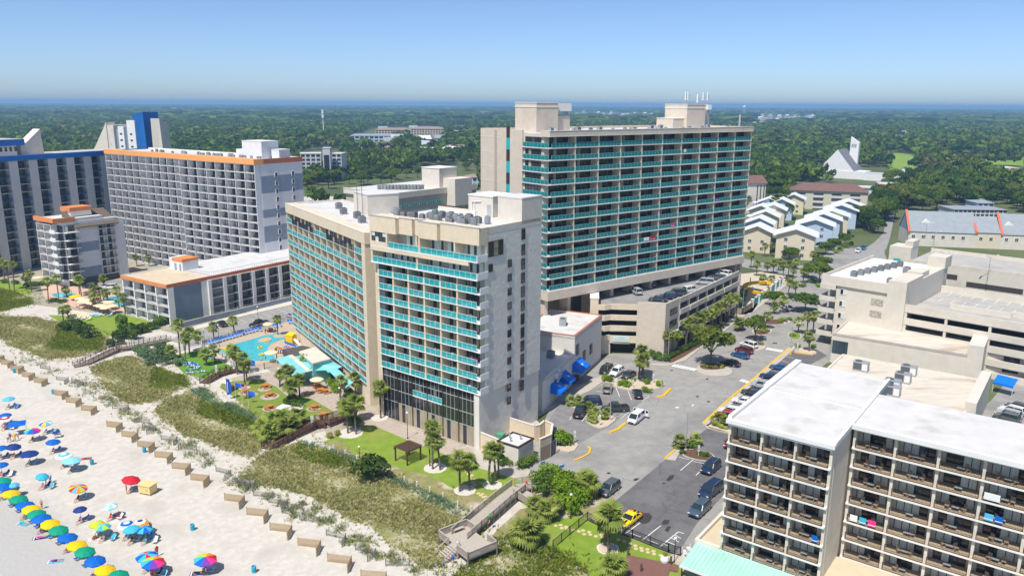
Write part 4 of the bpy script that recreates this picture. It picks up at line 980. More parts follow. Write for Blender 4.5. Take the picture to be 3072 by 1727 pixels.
for k in range(5):
    z=.3+k*3.05
    MB().box(-.5,3.2,-.6,4.5,z+2.4 -.2,z+2.4,white).box(-.6,3.25,-.7,-.55,z+2.2,z+3.45,cr2).box(-.7,-.55,-.7,4.6,z+2.2,z+3.45,cr2).build('corner_balcony',b4)
    link('window',window_mesh(1.5,1.3,2,1,white,[glassd,curtain]),b4,(5.0,-.02,z+1.3))
    for y in (8,13,18,23,28,33): link('window',window_mesh(1.5,1.3,2,1,white,[glassb]),b4,(-.02,y,z+1.3),R(-90))
for k in (1,2):
    MB().box(11.8,14.6,-.06,.05,0,1.6,M('breeze_block',(.50,.46,.38),(.30,.27,.22),3.5,.9,lo=.45,hi=.5)).build('screen_block',b4,(0,0,9+k*3.0 -2.6))
for i in range(8): COND_SQ.put('dark condenser in the diagonal row on the patched roof',local(b4,5.0+i*.62,6+i*3.1,17.45),b4.rotation_euler.z,1.5,'condensers in a row on the patched roof')
COND_SQ.put('grey condenser at the right side of the patched roof',local(b4,13.4,20,17.45),b4.rotation_euler.z,1.7);COND_SQ.put('condenser by the stair tower wall',local(b4,14.2,4.5,17.45),b4.rotation_euler.z,1.3)
gar=frame('parking_garage','stepped beige parking garage with rooftop stalls and long dark openings at right','parking garage',p4+d4*15.5,p4+d4*46)
MB().box(0,4.2,-.6,12,0,19.2,cr2).box(.1,4.1,12,34,0,18.2,cr2).build('stair_tower',gar)
MB().box(0.2,3.8,12.5,18,18.2,19.6,cr2).box(.0,4.3,30,36,18,21,cr2).build('stair_head',gar)
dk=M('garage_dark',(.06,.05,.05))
GL=31
gdeck=M('roof_parking',(.46,.44,.40),(.41,.39,.36),.4,.9,.05,8,c3=(.34,.33,.31),scale3=.1)
for z in (0,3.0,6.0,9.0,12.0):
    MB().box(4.2,GL,0,.35,z,z+1.55 if z < 12 else z+1.9,cr2).build('spandrel',gar)
    MB().box(GL -.4,GL,.35,30,z,z+1.55,cr2).build('spandrel',gar)
    if z: MB().box(4.2,GL -.4,.36,30,z -.25,z,concrete if z < 12 else gdeck).build('floor_slab',gar)
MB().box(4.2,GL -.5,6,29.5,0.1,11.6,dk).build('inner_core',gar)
for x in (4.2,13,22,GL -.6): MB().box(0,.55,.1,.9,0,13,cr2).build('column',gar,(x,0,0))
MB().box(4.2,GL,29.6,30.2,0,13.6,cr2).build('rear_wall',gar)
for i in range(9):
    for yy in ((3.5,8) if False else (17,25)): MB().box(-.06,.06,0,4.2,0,.02,whitep).build('stall_line',gar,(7+i*2.7,yy,12.01))
MB().box(11,24,11.6,12.1,12,13.1,cr2).box(24,GL -.4,13.5,14.0,12,13.1,cr2).build('ramp_wall',gar)
# upper garage behind with curved ramp mouth
up=thing('upper_garage','far concrete garage roof deck with curved ramp and lamp posts at right','parking garage',(118,231,0),gar.rotation_euler.z)
MB().box(0,60,0,26,0,14.2,cr2).box(.3,59,.3,25.7,14.2,14.4,gdeck).box(0,60,0,.35,14.2,15.4,conc_w).box(0,60,25.7,26,14.2,15.4,conc_w).build('deck',up)
MB().box(-6,.2,4,11,0,18.2,cr2).box(-2,.3,5,11,18.2,20,cr2).box(-4.5,-2.5,3.92,4.02,11.5,14.5,teal_paint).build('stair_tower',up)
for (x,w) in ((5.5,9),(17,14),(33,16)): MB().box(0,w,-.05,.2,0,1.5,dk).build('opening',up,(x,0,9.6 -(0 if x > 6 else -1.5)))
MB().box(30,36,16,22,14.3,18.4,cr2).build('stair_head',up)
for i in range(12): MB().box(-.06,.06,2,6.5,0,.02,whitep).build('stall_line',up,(8+i*3.2,0,14.41))

# ================================================================== SECOND HOTEL behind the main one, elevator tower
hz=31.0
hc=G(1190,582,hz);ha=128
hv=Vector((math.sin(R(ha)),math.cos(R(ha)),0));hw=Vector((math.sin(R(38)),math.cos(R(38)),0))
h2=frame('bent_beige_hotel','bent beige hotel behind the main hotel with rooftop condensers and tall elevator tower','hotel',(hc -hv*26).xy,hc.xy)
mass(h2,0,26,.6,16,0,29.4,inner)
MB().box(-.3,26.3,-.2,16,29.4,31,stucco_w).box(-.3,26.3,-.3,.1,31,31.4,stucco_w).box(25.9,26.35,.1,40,29.4,31.38,stucco_w).box(0,25.9,.1,40,30.9,31.05,roofw).build('roof',h2)
for k in range(11):
    MB().box(13,26,-.15,.65,0,1.2,stucco).box(13.0,26,.5,.62,1.2,2.6,bronze).build('gallery',h2,(0,0,29.3 -2.7*(k+1)))
mass(h2,14,25.95,16,40,0,29.4,inner,'rear_wing')
for k in range(3):
    for i in range(5): link('balcony_railing',rail_mesh(3.4,'teal'),h2,(26.6,3+i*4.2,26.4 -k*2.7),R(90));
MB().box(16,24.5,22,31,29,37.8,stucco_w).box(24.4,30,24,33,25,34.4,stucco_w).box(15.8,24.7,21.8,31.2,37.8,38.0,white).build('elevator_tower',h2)
MB().box(26.2,26.3,26,27,30,31.2,glassd).build('window',h2)
for k in range(26):
    COND_RD.put('dark condenser in the bank on the bent beige roof',local(h2,12+(k%13) *.85+random.uniform(-.2,.2),5+(k // 13) *2.0+(k%13) *.75,31.05),0,1.3,'condensers on the bent beige roof')
pod=thing('orange_parking_block','low terracotta-trimmed parking block between the hotels','parking garage',(*G(915,640).xy,0),R(8))
MB().box(-6,22,0,20,0,5.2,stucco_w).box(-6.1,22,-.2,.1,4.6,6.2,terra).box(-6,22,.1,20,5.2,5.3,gdeck).box(-6,22,19.6,20,5.3,7,white).build('deck',pod)

# fold the long left wing into the hotel: same building, one thing
def merge(src,dst):
    a=src.rotation_euler.z -dst.rotation_euler.z
    c,s=math.cos(-dst.rotation_euler.z),math.sin(-dst.rotation_euler.z)
    d=src.location -dst.location;off=Vector((c*d.x -s*d.y,s*d.x+c*d.y,0))
    ca,sa=math.cos(a),math.sin(a)
    for ch in [o for o in col.objects if o.parent == src]:
        l=ch.location;ch.location=(off.x+ca*l.x -sa*l.y,off.y+sa*l.x+ca*l.y,l.z)
        ch.rotation_euler.z += a;ch.parent=dst
    bpy.data.objects.remove(src)
merge(wingroot,hotel)

# ------------------------------------------------------------------ vegetation
def quads_to_mesh(name,Q,tint,mat):
    """Q: (n,4,3) quads, tint: (n,3) colours -> one mesh with a point colour attribute"""
    n=len(Q);me=bpy.data.meshes.new(name)
    me.vertices.add(n*4);me.vertices.foreach_set('co',np.ascontiguousarray(Q,dtype=np.float32).ravel())
    me.loops.add(n*4);me.loops.foreach_set('vertex_index',np.arange(n*4,dtype=np.int32))
    me.polygons.add(n);me.polygons.foreach_set('loop_start',np.arange(0,n*4,4,dtype=np.int32))
    if tint is not None:
        at=me.attributes.new('tint','FLOAT_COLOR','POINT')
        c=np.ones((n,4,4),dtype=np.float32);c[:,:,:3] =tint[:,None,:];at.data.foreach_set('color',c.ravel())
    me.materials.append(mat);me.update();me.validate();return me
def leaf_cloud(n,lobes,size,r):
    """n leaf-clump quads on the skins of several lobes; lobes: (k,4) centre and radius"""
    lobes=np.asarray(lobes,float);w=lobes[:,3] ** 2;k=r.choice(len(lobes),n,p=w/w.sum())
    d=r.normal(size=(n,3));d /= np.linalg.norm(d,axis=1)[:,None];d[:,2] =np.where(d[:,2] < -.35,-d[:,2],d[:,2])
    c=lobes[k,:3] +d*(lobes[k,3] *r.uniform(.72,1.08,n))[:,None]
    nrm=d+r.normal(scale=.55,size=(n,3));nrm /= np.linalg.norm(nrm,axis=1)[:,None]
    t=np.cross(nrm,r.normal(size=(n,3)));t /= np.linalg.norm(t,axis=1)[:,None];b=np.cross(nrm,t)
    s=size*r.uniform(.6,1.35,n);a=r.uniform(.55,1,n)
    P=np.stack([-1*t -.35*a[:,None] *b,.1*t -a[:,None] *b,t+.25*a[:,None] *b,-.15*t+a[:,None] *b],1) *s[:,None,None]
    return c[:,None,:] +P
def crown_lobes(r,k,wide=1.0,tall=.7,base=.9):
    out=[(0,0,base+.55*tall,.55)]
    for i in range(k):
        t=2*math.pi*(i+r.uniform(-.3,.3)) /k;q=r.uniform(.35,.62) *wide
        out.append((q*math.cos(t),q*math.sin(t),base+r.uniform(.15,.95) *tall,r.uniform(.28,.46)))
    return out
FOLI=np.array([(.050,.092,.016),(.062,.112,.018),(.082,.135,.020),(.105,.150,.024),(.040,.078,.020),(.125,.155,.030),(.135,.130,.035)]) *1.35
r4=np.random.default_rng(11)
HI=[]      # detailed crowns, unit radius ~1, trunk to z~.9
for i in range(7):
    lb=crown_lobes(r4,7+i%3,1.05,.75);n=1500
    Q=leaf_cloud(n,lb,.085,r4);t=FOLI[i%6] *r4.uniform(.75,1.3,(n,1));HI.append(quads_to_mesh('crown',Q,t,MATS['leaf']))
def trunk_mesh(h,rad,mat,limbs=4):
    mb=MB();mb.tube((0,0,0),(0,0,h*.75),rad,rad*.7,mat,8)
    for i in range(limbs):
        t=i*2*math.pi/limbs+.4;mb.tube((0,0,h*.68),(.42*math.cos(t),.42*math.sin(t),h*1.25),rad*.6,rad*.25,mat,6)
    return mb.mesh('trunk',True)
oakbark=M('oak_bark',(.16,.13,.10),(.11,.09,.07),4,.95,.4,12)
OAKT=trunk_mesh(1.0,.055,oakbark)
def broad_tree(name,label,p,rad,hgt,var,group=None,rz=None):
    o=thing(name,label,'tree',(p[0],p[1],0),r4.uniform(0,6.28) if rz is None else rz,group)
    link('trunk',OAKT,o,sc=(hgt/1.9,hgt/1.9,hgt/1.9));link('crown',HI[var%len(HI)],o,sc=(rad/.98,rad/.98,hgt/1.9));return o

# --- forest: sampled on the ground, thinned where the town, the golf course and streets are
def inpoly(u,v,poly):
    ins=np.zeros(len(u),bool);n=len(poly)
    for i in range(n):
        x0,y0=poly[i];x1,y1=poly[(i+1) %n]
        c=((y0 > v) != (y1 > v));
        with np.errstate(divide='ignore',invalid='ignore'): xx=(x1 -x0) *(v -y0) /(y1 -y0) +x0
        ins ^= c & (u < xx)
    return ins
def projn(P):
    q=P -np.array([0,0,CAMH]);w=q @ np.array(_f);return PW/2+FPX*(q @ np.array(_r)) /w,PH/2+FPX*(q @ np.array(_d)) /w
def wedge(y0,y1,cell):
    n=int(1.5*(y1 ** 2 -y0 ** 2) /2/cell*1.0)
    y=np.sqrt(r4.uniform(y0 ** 2,y1 ** 2,n));x=y*r4.uniform(-.75,.75,n);return np.stack([x,y,np.zeros(n)],1)
GOLF=[ZT_([(1190,480),(1450,470),(1640,500),(1620,600),(1480,640),(1380,620),(1330,540)]),ZT_([(1780,480),(2150,490),(2600,505),(2600,590),(2250,575),(1980,570),(1800,540)]),ZT_([(560,600),(740,600),(740,640),(560,640)])]
HOLES=[
    ZT_([(80,130),(860,150),(860,190),(500,210),(150,250),(80,240)]),[(1700,335),(2000,340),(2000,358),(1700,356)],
    ZT_([(600,560),(1200,600),(1750,640),(1850,700),(1750,760),(1550,830),(1250,900),(1250,1120),(1350,1300),(900,1500),(80,1500),(80,920),(480,850),(480,780),(900,760),(740,680),(600,660)]),
    ZT_([(1330,1080),(1500,980),(2100,1000),(2650,1010),(2650,1600),(900,1600),(1300,1300)]),ZT_([(2150,590),(2600,590),(2600,760),(2350,740),(2180,640)]),ZT_([(1900,950),(2400,930),(2600,1040),(1950,1040)]),
    ZM_([(1180,280),(1900,265),(1920,385),(1400,400),(1400,520),(950,520),(920,380)]),ZM_([(960,530),(1820,530),(1820,600),(1000,590)]),ZM_([(430,540),(880,480),(880,780),(450,800)]),ZM_([(1520,360),(1900,370),(1900,520),(1520,450)]),ZM_([(2010,240),(2210,270),(2060,330),(1900,330)]),
    ZM_([(2080,730),(2280,730),(2280,1110),(2080,1110)]),ZM_([(460,870),(2270,600),(2270,1110),(460,1110)]) ]
def keepmask(P,holes=True):
    u,v=projn(P);k=np.ones(len(P),bool)
    for g in GOLF: k &= ~inpoly(u,v,g)
    if holes:
        for g in HOLES: k &= ~inpoly(u,v,g)
    k &= ~((u > 2280) & (v > 690));k &= ~((u < 2280) & (v > 640)) ;k &= ~((u < 930) & (v > 560))
    return k,u,v
def tile(tpls,P,rad,hz,tint_idx,jitter,r):
    """stamp leaf clouds: P (n,3), rad, hz (n,)"""
    Qs,Ts=[],[]
    var=r.integers(0,len(tpls),len(P))
    for i,T in enumerate(tpls):
        m=var == i;p=P[m];n=len(p)
        if not n: continue
        a=r.uniform(0,6.28,n);c,s=np.cos(a),np.sin(a)
        X=T[None,:,:,0] *c[:,None,None] -T[None,:,:,1] *s[:,None,None];Y=T[None,:,:,0] *s[:,None,None] +T[None,:,:,1] *c[:,None,None]
        Q=np.stack([X*rad[m][:,None,None] +p[:,0][:,None,None],Y*rad[m][:,None,None] +p[:,1][:,None,None],T[None,:,:,2] *hz[m][:,None,None] +p[:,2][:,None,None] +0*X],-1)
        Qs.append(Q.reshape(-1,4,3));t=FOLI[tint_idx[m]] *r.uniform(.75,1.3,(n,1));tt=np.repeat(t[:,None,:],T.shape[0],1) *r.uniform(1 -jitter,1+jitter,(n,T.shape[0],1));Ts.append(tt.reshape(-1,3))
    return np.concatenate(Qs),np.concatenate(Ts)
T60=[leaf_cloud(64,crown_lobes(r4,6,1.0,.7),.30,r4) for _ in range(8)]
T20=[leaf_cloud(20,crown_lobes(r4,4,1.0,.6),.52,r4) for _ in range(6)]
T8=[leaf_cloud(9,[(0,0,.9,.8),(.7,.2,.8,.6),(-.6,-.3,.8,.6)],.85,r4) for _ in range(5)]
def pick(P,r):   # stands of similar colour
    f=np.sin(P[:,0] *.021+1.3*np.sin(P[:,1] *.013)) +np.sin(P[:,1] *.017+2) +r.normal(scale=.9,size=len(P));return np.clip(((f+2.6) /5.2*6).astype(int),0,6)
P=wedge(300,900,62);k,u,v=keepmask(P);P=P[k];u=u[k];v=v[k]
# nearest trees in view become single trees
OCC=[[(1446,380),(2260,380),(2230,800),(1446,800)],[(858,610),(1630,590),(1630,900),(858,900)],[(300,450),(905,470),(905,800),(300,800)],[(0,440),(305,440),(305,800),(0,800)],[(905,570),(1446,570),(1446,760),(905,760)]]
hid=np.zeros(len(P),bool)
for o_ in OCC: hid |= inpoly(u,v -12,o_)
hid |= (u < -20) | (u > 3090)
order=np.argsort(P[:,1] +hid*5000);near=order[:90];rest=order[90:]
tidx=pick(P,r4)
sides={0: 'left',1: 'middle',2: 'right'}
for j in near:
    rad=r4.uniform(3.6,6.2);h=r4.uniform(7.5,12.5)
    broad_tree('broadleaf_tree','round leafy tree in the wooded edge behind the '+('hotels' if u[j] < 2200 else 'white cottages and church'),P[j],rad,h,int(r4.integers(0,7)),'trees of the near wooded edge '+('behind the hotels' if u[j] < 2200 else 'at right'))
P1=P[rest];Qa,Ta=tile(T60,P1,r4.uniform(4.0,6.8,len(P1)),r4.uniform(4.5,7.8,len(P1)),tidx[rest],.3,r4)
P2=wedge(900,2300,150);k,u2,v2=keepmask(P2);P2=P2[k];Qb,Tb=tile(T20,P2,r4.uniform(6,9.5,len(P2)),r4.uniform(5,9,len(P2)),pick(P2,r4),.25,r4)
P3=wedge(2300,12000,3600);k,_u,_v=keepmask(P3);P3=P3[k];Qc,Tc=tile(T8,P3,r4.uniform(22,48,len(P3)),r4.uniform(7,13,len(P3)),pick(P3*.2,r4),.2,r4)
fo=link('forest_canopy',quads_to_mesh('forest_canopy',np.concatenate([Qa,Qb,Qc]),np.concatenate([Ta,Tb,Tc]),MATS['leaf']))
tag(fo,'dense green woodland reaching to the horizon','forest',kind='stuff')
for g in GOLF: sheet('golf_lawn',g,.03,M('golf_grass',(.22,.33,.045),(.19,.29,.04),.02,.95))

EXTRA=[(ZT_([(1250,900),(1330,760),(1500,720),(1900,720),(2250,780),(2400,900),(1930,960),(1540,1000),(1380,1080),(1260,1100)]),72,'tree in the dense grove behind the grey-roofed townhouses','grove behind the townhouses'),(ZT_([(130,640),(700,640),(740,760),(480,790),(470,880),(230,900),(130,870)]),40,'tree in the grove between tower and brown-roofed apartments','grove right of the tower'),(ZT_([(1000,1100),(1160,1060),(1250,1080),(1200,1180),(1080,1200)]),8,'garden tree at the end of the cottage row','garden trees by the cottages'),(ZT_([(150,960),(480,880),(620,980),(300,1150)]),8,'garden tree among the porch cottages','garden trees among the cottages'),(ZM_([(470,800),(1000,780),(1650,760),(1650,860),(1000,900),(500,900)]),28,'tree in the grove behind the bent beige hotel','grove behind the bent hotel'),(ZM_([(880,600),(1080,640),(1700,610),(1690,760),(1300,790),(560,800),(880,700)]),50,'tree in the wooded belt between pale block and bent hotel','wooded belt behind the bent hotel'),(ZM_([(2080,620),(2265,600),(2265,760),(2090,740)]),12,'tree close left of the tall tower','trees left of the tower')]
for px,n,lb,gp in EXTRA:
    pl_=[(q.x,q.y) for q in gpts(px)];xs=[q[0] for q in pl_];ys=[q[1] for q in pl_];k=0;t_=0
    while k < n and t_ < 4000:
        t_ += 1;x,y=r4.uniform(min(xs),max(xs)),r4.uniform(min(ys),max(ys))
        if inpoly(np.array([x]),np.array([y]),pl_)[0]: broad_tree('broadleaf_tree',lb,(x,y),r4.uniform(3.5,6),r4.uniform(7,12),int(r4.integers(0,7)),gp);k += 1
# --- palms
def frond_quads(L,n,droop,dry=False):
    """a fan leaf: petiole then split blades"""
    mb=MB();m=palmdry if dry else palmleaf
    mb.add([(0,-.02,0),(L*.5,-.015,.04*L),(L*.5,.015,.04*L),(0,.02,0)],[(0,1,2,3)],m)
    for i in range(n):
        t=(i/(n -1) -.5) *2.5;l=L*(.62 -.12*abs(t) /1.25);c,s=math.cos(t),math.sin(t);w=.075*L
        b=(L*.46,0,.04*L);mid=(b[0] +c*l*.55,b[1] +s*l*.55,.04*L -droop*.12*L+.03*L*(i%2));tip=(b[0] +c*l,b[1] +s*l,-droop*.42*L)
        px,py=-s*w,c*w
        mb.add([b,(mid[0] -px,mid[1] -py,mid[2]),tip,(mid[0] +px,mid[1] +py,mid[2])],[(0,1,2,3)],m)
    return mb.mesh('frond')
FROND=[frond_quads(1.55,9,.5),frond_quads(1.7,9,.8),frond_quads(1.35,8,.35)];DRYF=[frond_quads(1.3,7,1.1,True)]
def frond_set(r,n=28,skirt=8):
    out=[]
    for i in range(n):
        el=R(85) -R(118) *(i/n) ** .85+r.normal(scale=.12);az=i*2.39996+r.normal(scale=.15);out.append((FROND[i%3],az,el))
    for i in range(skirt): out.append((DRYF[0],i*2.39996+.5,R(-50) -r.uniform(0,.45)))
    return out
def rot_mat(az,el): return Matrix.Rotation(az,4,'Z') @ Matrix.Rotation(-el,4,'Y')
def joined_crown(fs):
    vs,fc,mi=[],[],[]
    for me,az,el in fs:
        Mx=rot_mat(az,el) @ Matrix.Translation((.12,0,0));n=len(vs);vs += [tuple(Mx @ v.co) for v in me.vertices]
        for p in me.polygons: fc.append(tuple(n+i for i in p.vertices));mi.append(0 if me is not DRYF[0] else 1)
    m=bpy.data.meshes.new('crown');m.from_pydata(vs,[],fc);m.materials.append(palmleaf);m.materials.append(palmdry);m.polygons.foreach_set('material_index',mi);m.update();return m
rp=np.random.default_rng(5)
PCROWN=[joined_crown(frond_set(rp,25+3*(i%3),(3,10,6,14)[i])) for i in range(4)]
PSETS=[frond_set(rp,26,s) for s in (5,9)]
def palm_trunk(lean=.0,boots=True):
    mb=MB();n=8
    for i in range(n):
        a,b=i/n,(i+1) /n;fl=.02*math.sin(i*2.1)
        mb.tube((lean*a ** 1.6+0,fl,a),(lean*b ** 1.6,.02*math.sin((i+1) *2.1),b),.17 -.03*a+(.05 if i == n -1 else 0),.17 -.03*b+(.05 if i >= n -2 else 0),bark,8,False)
    return mb.mesh('trunk',True)
PTR=[palm_trunk(0),palm_trunk(.5),palm_trunk(-.4)]
for m_ in PTR: pass
def palm(label,p,h,var=0,size=1.0,detail=False,group=None):
    o=thing('palm_tree',label,'palm tree',(p[0],p[1],0),rp.uniform(0,6.28),group)
    tv=var%3;link('trunk',PTR[tv],o,sc=(size ** .5,size ** .5,h));ln_=(0,.5,-.4)[tv] *size ** .5
    if detail:
        for me,az,el in PSETS[var%2]:
            f=link('frond',me,o);f.rotation_mode='QUATERNION';f.rotation_quaternion=rot_mat(az+var,el).to_quaternion();f.location=(ln_,0,h);f.scale=(size,size,size)
    else: link('crown',PCROWN[var%4],o,(ln_,0,h),sc=size)
    return o
def palms(zf,rows,group,words,detail=False,size=1.0):
    for q,row in enumerate(rows):
        (bx,by),(cx,cy) =zf([(row[0],row[1])])[0],zf([(row[0],row[2])])[0]
        p=G(bx,by);h=max(1.2,height_at(p,cy));palm((row[4] if len(row) > 4 else words),p,h,q,size*(row[3] if len(row) > 3 else 1),detail,group)
palms(Z2_,[(945,275,55,1.1,'taller palm by the brown boardwalk on the white gravel bed'),(1012,282,15,1.1,'right palm of the pair on the white gravel bed'),(1643,570,245,1.15,'tallest palm in the round white planter'),(1620,545,345,.7,'thin short palm behind the tall one in the round white planter'),(1705,578,350,1.0,'right palm in the round white planter'),(1868,755,490,1.25,'stout palm in the left stone ring near the stepping stones'),(1945,745,520,1.1,'leaning palm in the left stone ring near the stepping stones'),(2105,660,420,1.1,'left palm of the cluster beside the white service building'),(2160,665,405,1.1,'middle palm of the cluster beside the white service building'),(2185,640,430,.9,'rear palm of the cluster beside the white service building')],'palms on the front lawn','',True)
palms(Z3_,[(1168,1258,960,1.45,'palm in the pebble ring on the lower lawn'),(1135,1195,990,1.2,'second trunk leaning beside the palm in the pebble ring'),(1240,1475,1370,1.3,'palm cut off by the bottom edge beside the brown deck')],'palms on the lower lawn','',True)
palms(Z6_,[(1590,1322,1025,1.25,'lone palm in front of the dark glass corner'),(640,1010,850,1.1,'palm at the corner of the teal bar roof'),(575,1000,885,.9,'shorter palm beside the black lamp at the teal bar'),(845,900,745,1.1,'palm rising above the teal bar roof'),(700,1180,985,1.2,'bushy palm in the centre bed of the picnic lawn'),(665,1140,1000,.9,'left stem of the picnic lawn palm group'),(775,1110,935,1.1,'right palm of the picnic lawn group'),(1335,1105,935,1.2,'palm close to the hotel wall right of the teal roof'),(1185,1130,960,1.0,'small palm before the sloping teal roof'),(1245,1400,1215,1.3,'front palm of the group beside the brown boardwalk'),(1340,1335,1165,1.2,'rear palm of the group beside the brown boardwalk'),(150,880,660,1.2,'left palm of the pair inside the pool fence'),(225,1000,735,1.2,'right palm of the pair inside the pool fence'),(245,950,790,1.0,'low palm of the pair inside the pool fence'),(555,490,320,.9,'palm growing on the pool island')],'palms around the picnic lawn and pool','',True)
palms(L4_,[(1815,1250,920,1.1),(1865,1262,1060,1.0),(1905,1200,1010,1.1),(1985,1105,1030,1.0),(1700,1260,1180,1.0),(2080,1330,1220,1.0),(2160,1310,1180,1.0),(2340,1310,1180,1.0)],'palms along the pool fence','slender palm by the white pool fence')
palms(ZP_,[(1345,1330,1150,1.0,'left palm at the edge of the upper car park'),(1640,1243,1065,1.0,'right palm at the edge of the upper car park')],'palms at the upper car park','')
palms(L4_,[(640,888,775,.9),(690,850,760,.9),(100,575,330,1),(45,455,290,1),(148,590,325,1),(265,565,445,1),(318,590,410,1),(492,705,485,1),(592,655,465,1),(670,645,570,.9),(820,635,475,1),(800,612,465,1),(955,700,555,1),(1020,692,585,1),(1090,702,600,1),(955,795,655,1),(1200,745,570,1),(1262,815,645,1),(1045,525,455,1),(1600,830,725,1),(1682,825,705,1),(1790,805,722,1),(2060,835,700,1),(2155,805,660,1),(170,310,180,.9),(245,300,220,.9),(1380,330,240,.9),(1500,330,240,.9)],'palms around the left hotels','palm in the grounds of the left hotels')
palms(Z7_,[(378,290,75,1.1,'left palm against the tan garage wall'),(495,303,90,1.1,'right palm against the tan garage wall'),(320,745,345,1.1,'left palm of the tall group in the car park island'),(365,705,410,1.0,'rear palm of the tall group in the car park island'),(395,815,490,1.2,'front palm of the tall group in the car park island')],'palms by the parking deck','')
palms(Z4_,[(1285,990,800),(1330,975,800),(1395,940,800),(1470,900,690),(1510,890,660),(1560,860,615),(1600,850,630),(1645,820,600),(1690,800,590),(1735,770,560),(1760,740,525),(1800,720,505),(1850,690,450),(1885,650,430),(1960,660,440),(1975,750,670)],'palms lining the parking deck','palm in the row lining the parking deck')
palms(ZR_,[(590,972,835),(640,965,825),(608,1112,1000),(520,965,870),(255,925,830),(40,935,880),(395,800,700),(320,810,745),(290,600,530),(235,580,520),(440,660,560),(500,660,575),(270,480,420),(320,480,400),(400,530,420),(250,345,265),(300,345,265),(440,510,410),(185,505,410),(495,445,395),(640,395,330),(140,440,330),(360,460,390),(470,560,450),(560,560,470),(90,700,640),(850,1130,1060)],'palms along the side street','palm along the side street by the slide and cottages')
# --- broad trees in the streets
for (zf,x,y,cy,rad,lb) in ((Z7_,1355,580,190,7.0,'large spreading oak in the kerbed island of the drive'),(Z7_,2000,200,-60,3.6,'young oak with thin trunk in the small island'),(ZR_,575,790,690,6.5,'dense dark oak by the side street'),(ZR_,690,560,440,6,'tall street oak beside the patched white roof'),(ZR_,600,520,440,4.5,'street oak left of the patched white roof'),(ZR_,450,370,300,5.5,'round green tree before the cream cottage'),(ZR_,740,330,260,5,'tree between the cream cottage and the garden path'),(ZR_,810,300,230,4.5,'tree by the garden path hedge'),(ZR_,895,260,190,4.5,'upper tree by the garden path'),(ZR_,1160,160,80,6,'round tree at the end of the garden path'),(ZR_,720,450,380,5,'tree at the street corner by the lawn strip'),(ZR_,380,240,210,3,'small magnolia beside the cream cottage'),(ZR_,330,740,660,4,'tree shading the parked silver car')):
    (bx,by),(cx_,cy_) =zf([(x,y)])[0],zf([(x,cy)])[0];p=G(bx,by);h=height_at(p,cy_);broad_tree('street_tree',lb,p,rad*.8,h*1.45,(3,2,0,3,5,1,2)[len(lb) %7])
# --- shrubs and clumps
SHR=[]
for i in range(4):
    lb=[(r4.uniform(-.45,.45),r4.uniform(-.45,.45),r4.uniform(.25,.6),r4.uniform(.3,.5)) for _ in range(7)]
    SHR.append(leaf_cloud(520,lb,.085,r4))
def shrub_mesh(i,mat): return cached(('shrub',i,mat.name),lambda: quads_to_mesh('foliage',SHR[i],None,mat))
bushg=leafcol('mid_bush_leaf',(.09,.17,.03),(.15,.24,.04));golden=leafcol('golden_bush',(.30,.29,.06),(.38,.34,.08));seagr=leafcol('sea_green_bush',(.14,.22,.10),(.20,.28,.14))
def shrub(label,p,rx,h,mat,i=0,group=None,cat='shrub'):
    o=link('shrub',shrub_mesh(i%4,mat),None,(p[0],p[1],0),r4.uniform(0,6.28),(rx,rx,h));return tag(o,label,cat,group)
def shrubs(zf,rows,mat,label,group):
    for q,(x,y,r_,h) in enumerate(rows): shrub(label,G(*zf([(x,y)])[0]),r_,h,mat,q,group)
shrub('large dark rounded evergreen bush in the dune beside the lawn',G(*Z2_([(1160,640)])[0]),4.2,4.2,bushdark,0)
for q,(x,y,r_,h,m_) in enumerate(((760,800,2.6,3.2,bushl),(850,830,3.0,3.4,bushl),(930,870,2.2,3.0,bushl),(690,700,2.4,2.6,bushg),(640,790,2.2,2.6,bushg),(820,700,2.3,2.8,bushl),(700,640,2.2,2.4,bushl),(760,720,2.4,2.8,bushl),(890,790,2.4,3.0,bushl),(950,820,2.0,2.6,bushl),(800,900,2.4,2.6,bushl),(870,930,2.0,2.4,bushl),(600,680,1.8,2.2,bushg))):
    shrub('bright green sprawling bush mass beside the grey boardwalk head',G(*Z3_([(x,y)])[0]),r_,h,m_,q,'bushes by the boardwalk head')
for q,(x,y,s) in enumerate(((500,1215,1.5),(430,1190,1.3),(560,1180,1.3),(1010,800,1.3),(960,780,1.2),(640,985,1.2),(700,960,1.1),(560,960,1.1))):
    p=G(*Z3_([(x,y)])[0]);palm(['broad shaggy palm clump in the dune by the black fence','left of the shaggy palm clump by the black fence','right of the shaggy palm clump by the black fence','palm clump beside the grey parked car','left palm clump beside the grey parked car','low feathery palm behind the shaggy clump','low feathery palm near the lamp post','low feathery palm by the boardwalk rail'][q],p,2.3 if q < 5 else 1.7,q,s*1.0,True,'low palm clumps by the boardwalk head')
for q,(x,y) in enumerate(((300,330),(350,300),(420,280),(480,250),(260,280),(400,230),(330,240),(540,210))):
    palm('low fan palm in the clump beside the brown boardwalk',G(*Z2_([(x,y)])[0]),1.5,q,1.35,False,'fan palm clump beside the brown boardwalk')
shrubs(Z6_,[(1085,990,1.6,1.5),(1145,1060,1.5,1.4),(1120,1030,1.3,1.3)],bushl,'clipped green hedge mound on the plaza','hedge mounds on the plaza')
shrubs(Z6_,[(1265,1110,1.6,2.0),(1330,1400,2.0,2.0),(650,1190,1.6,1.6),(745,1200,1.7,1.8),(710,1150,1.4,1.8)],bushg,'dark green shrub in the beds of the picnic lawn','shrubs on the picnic lawn')
shrubs(Z2_,[(790,310,1.0,1.1),(852,290,1.0,1.1)],golden,'round golden bush by the brown boardwalk','golden bushes by the boardwalk')
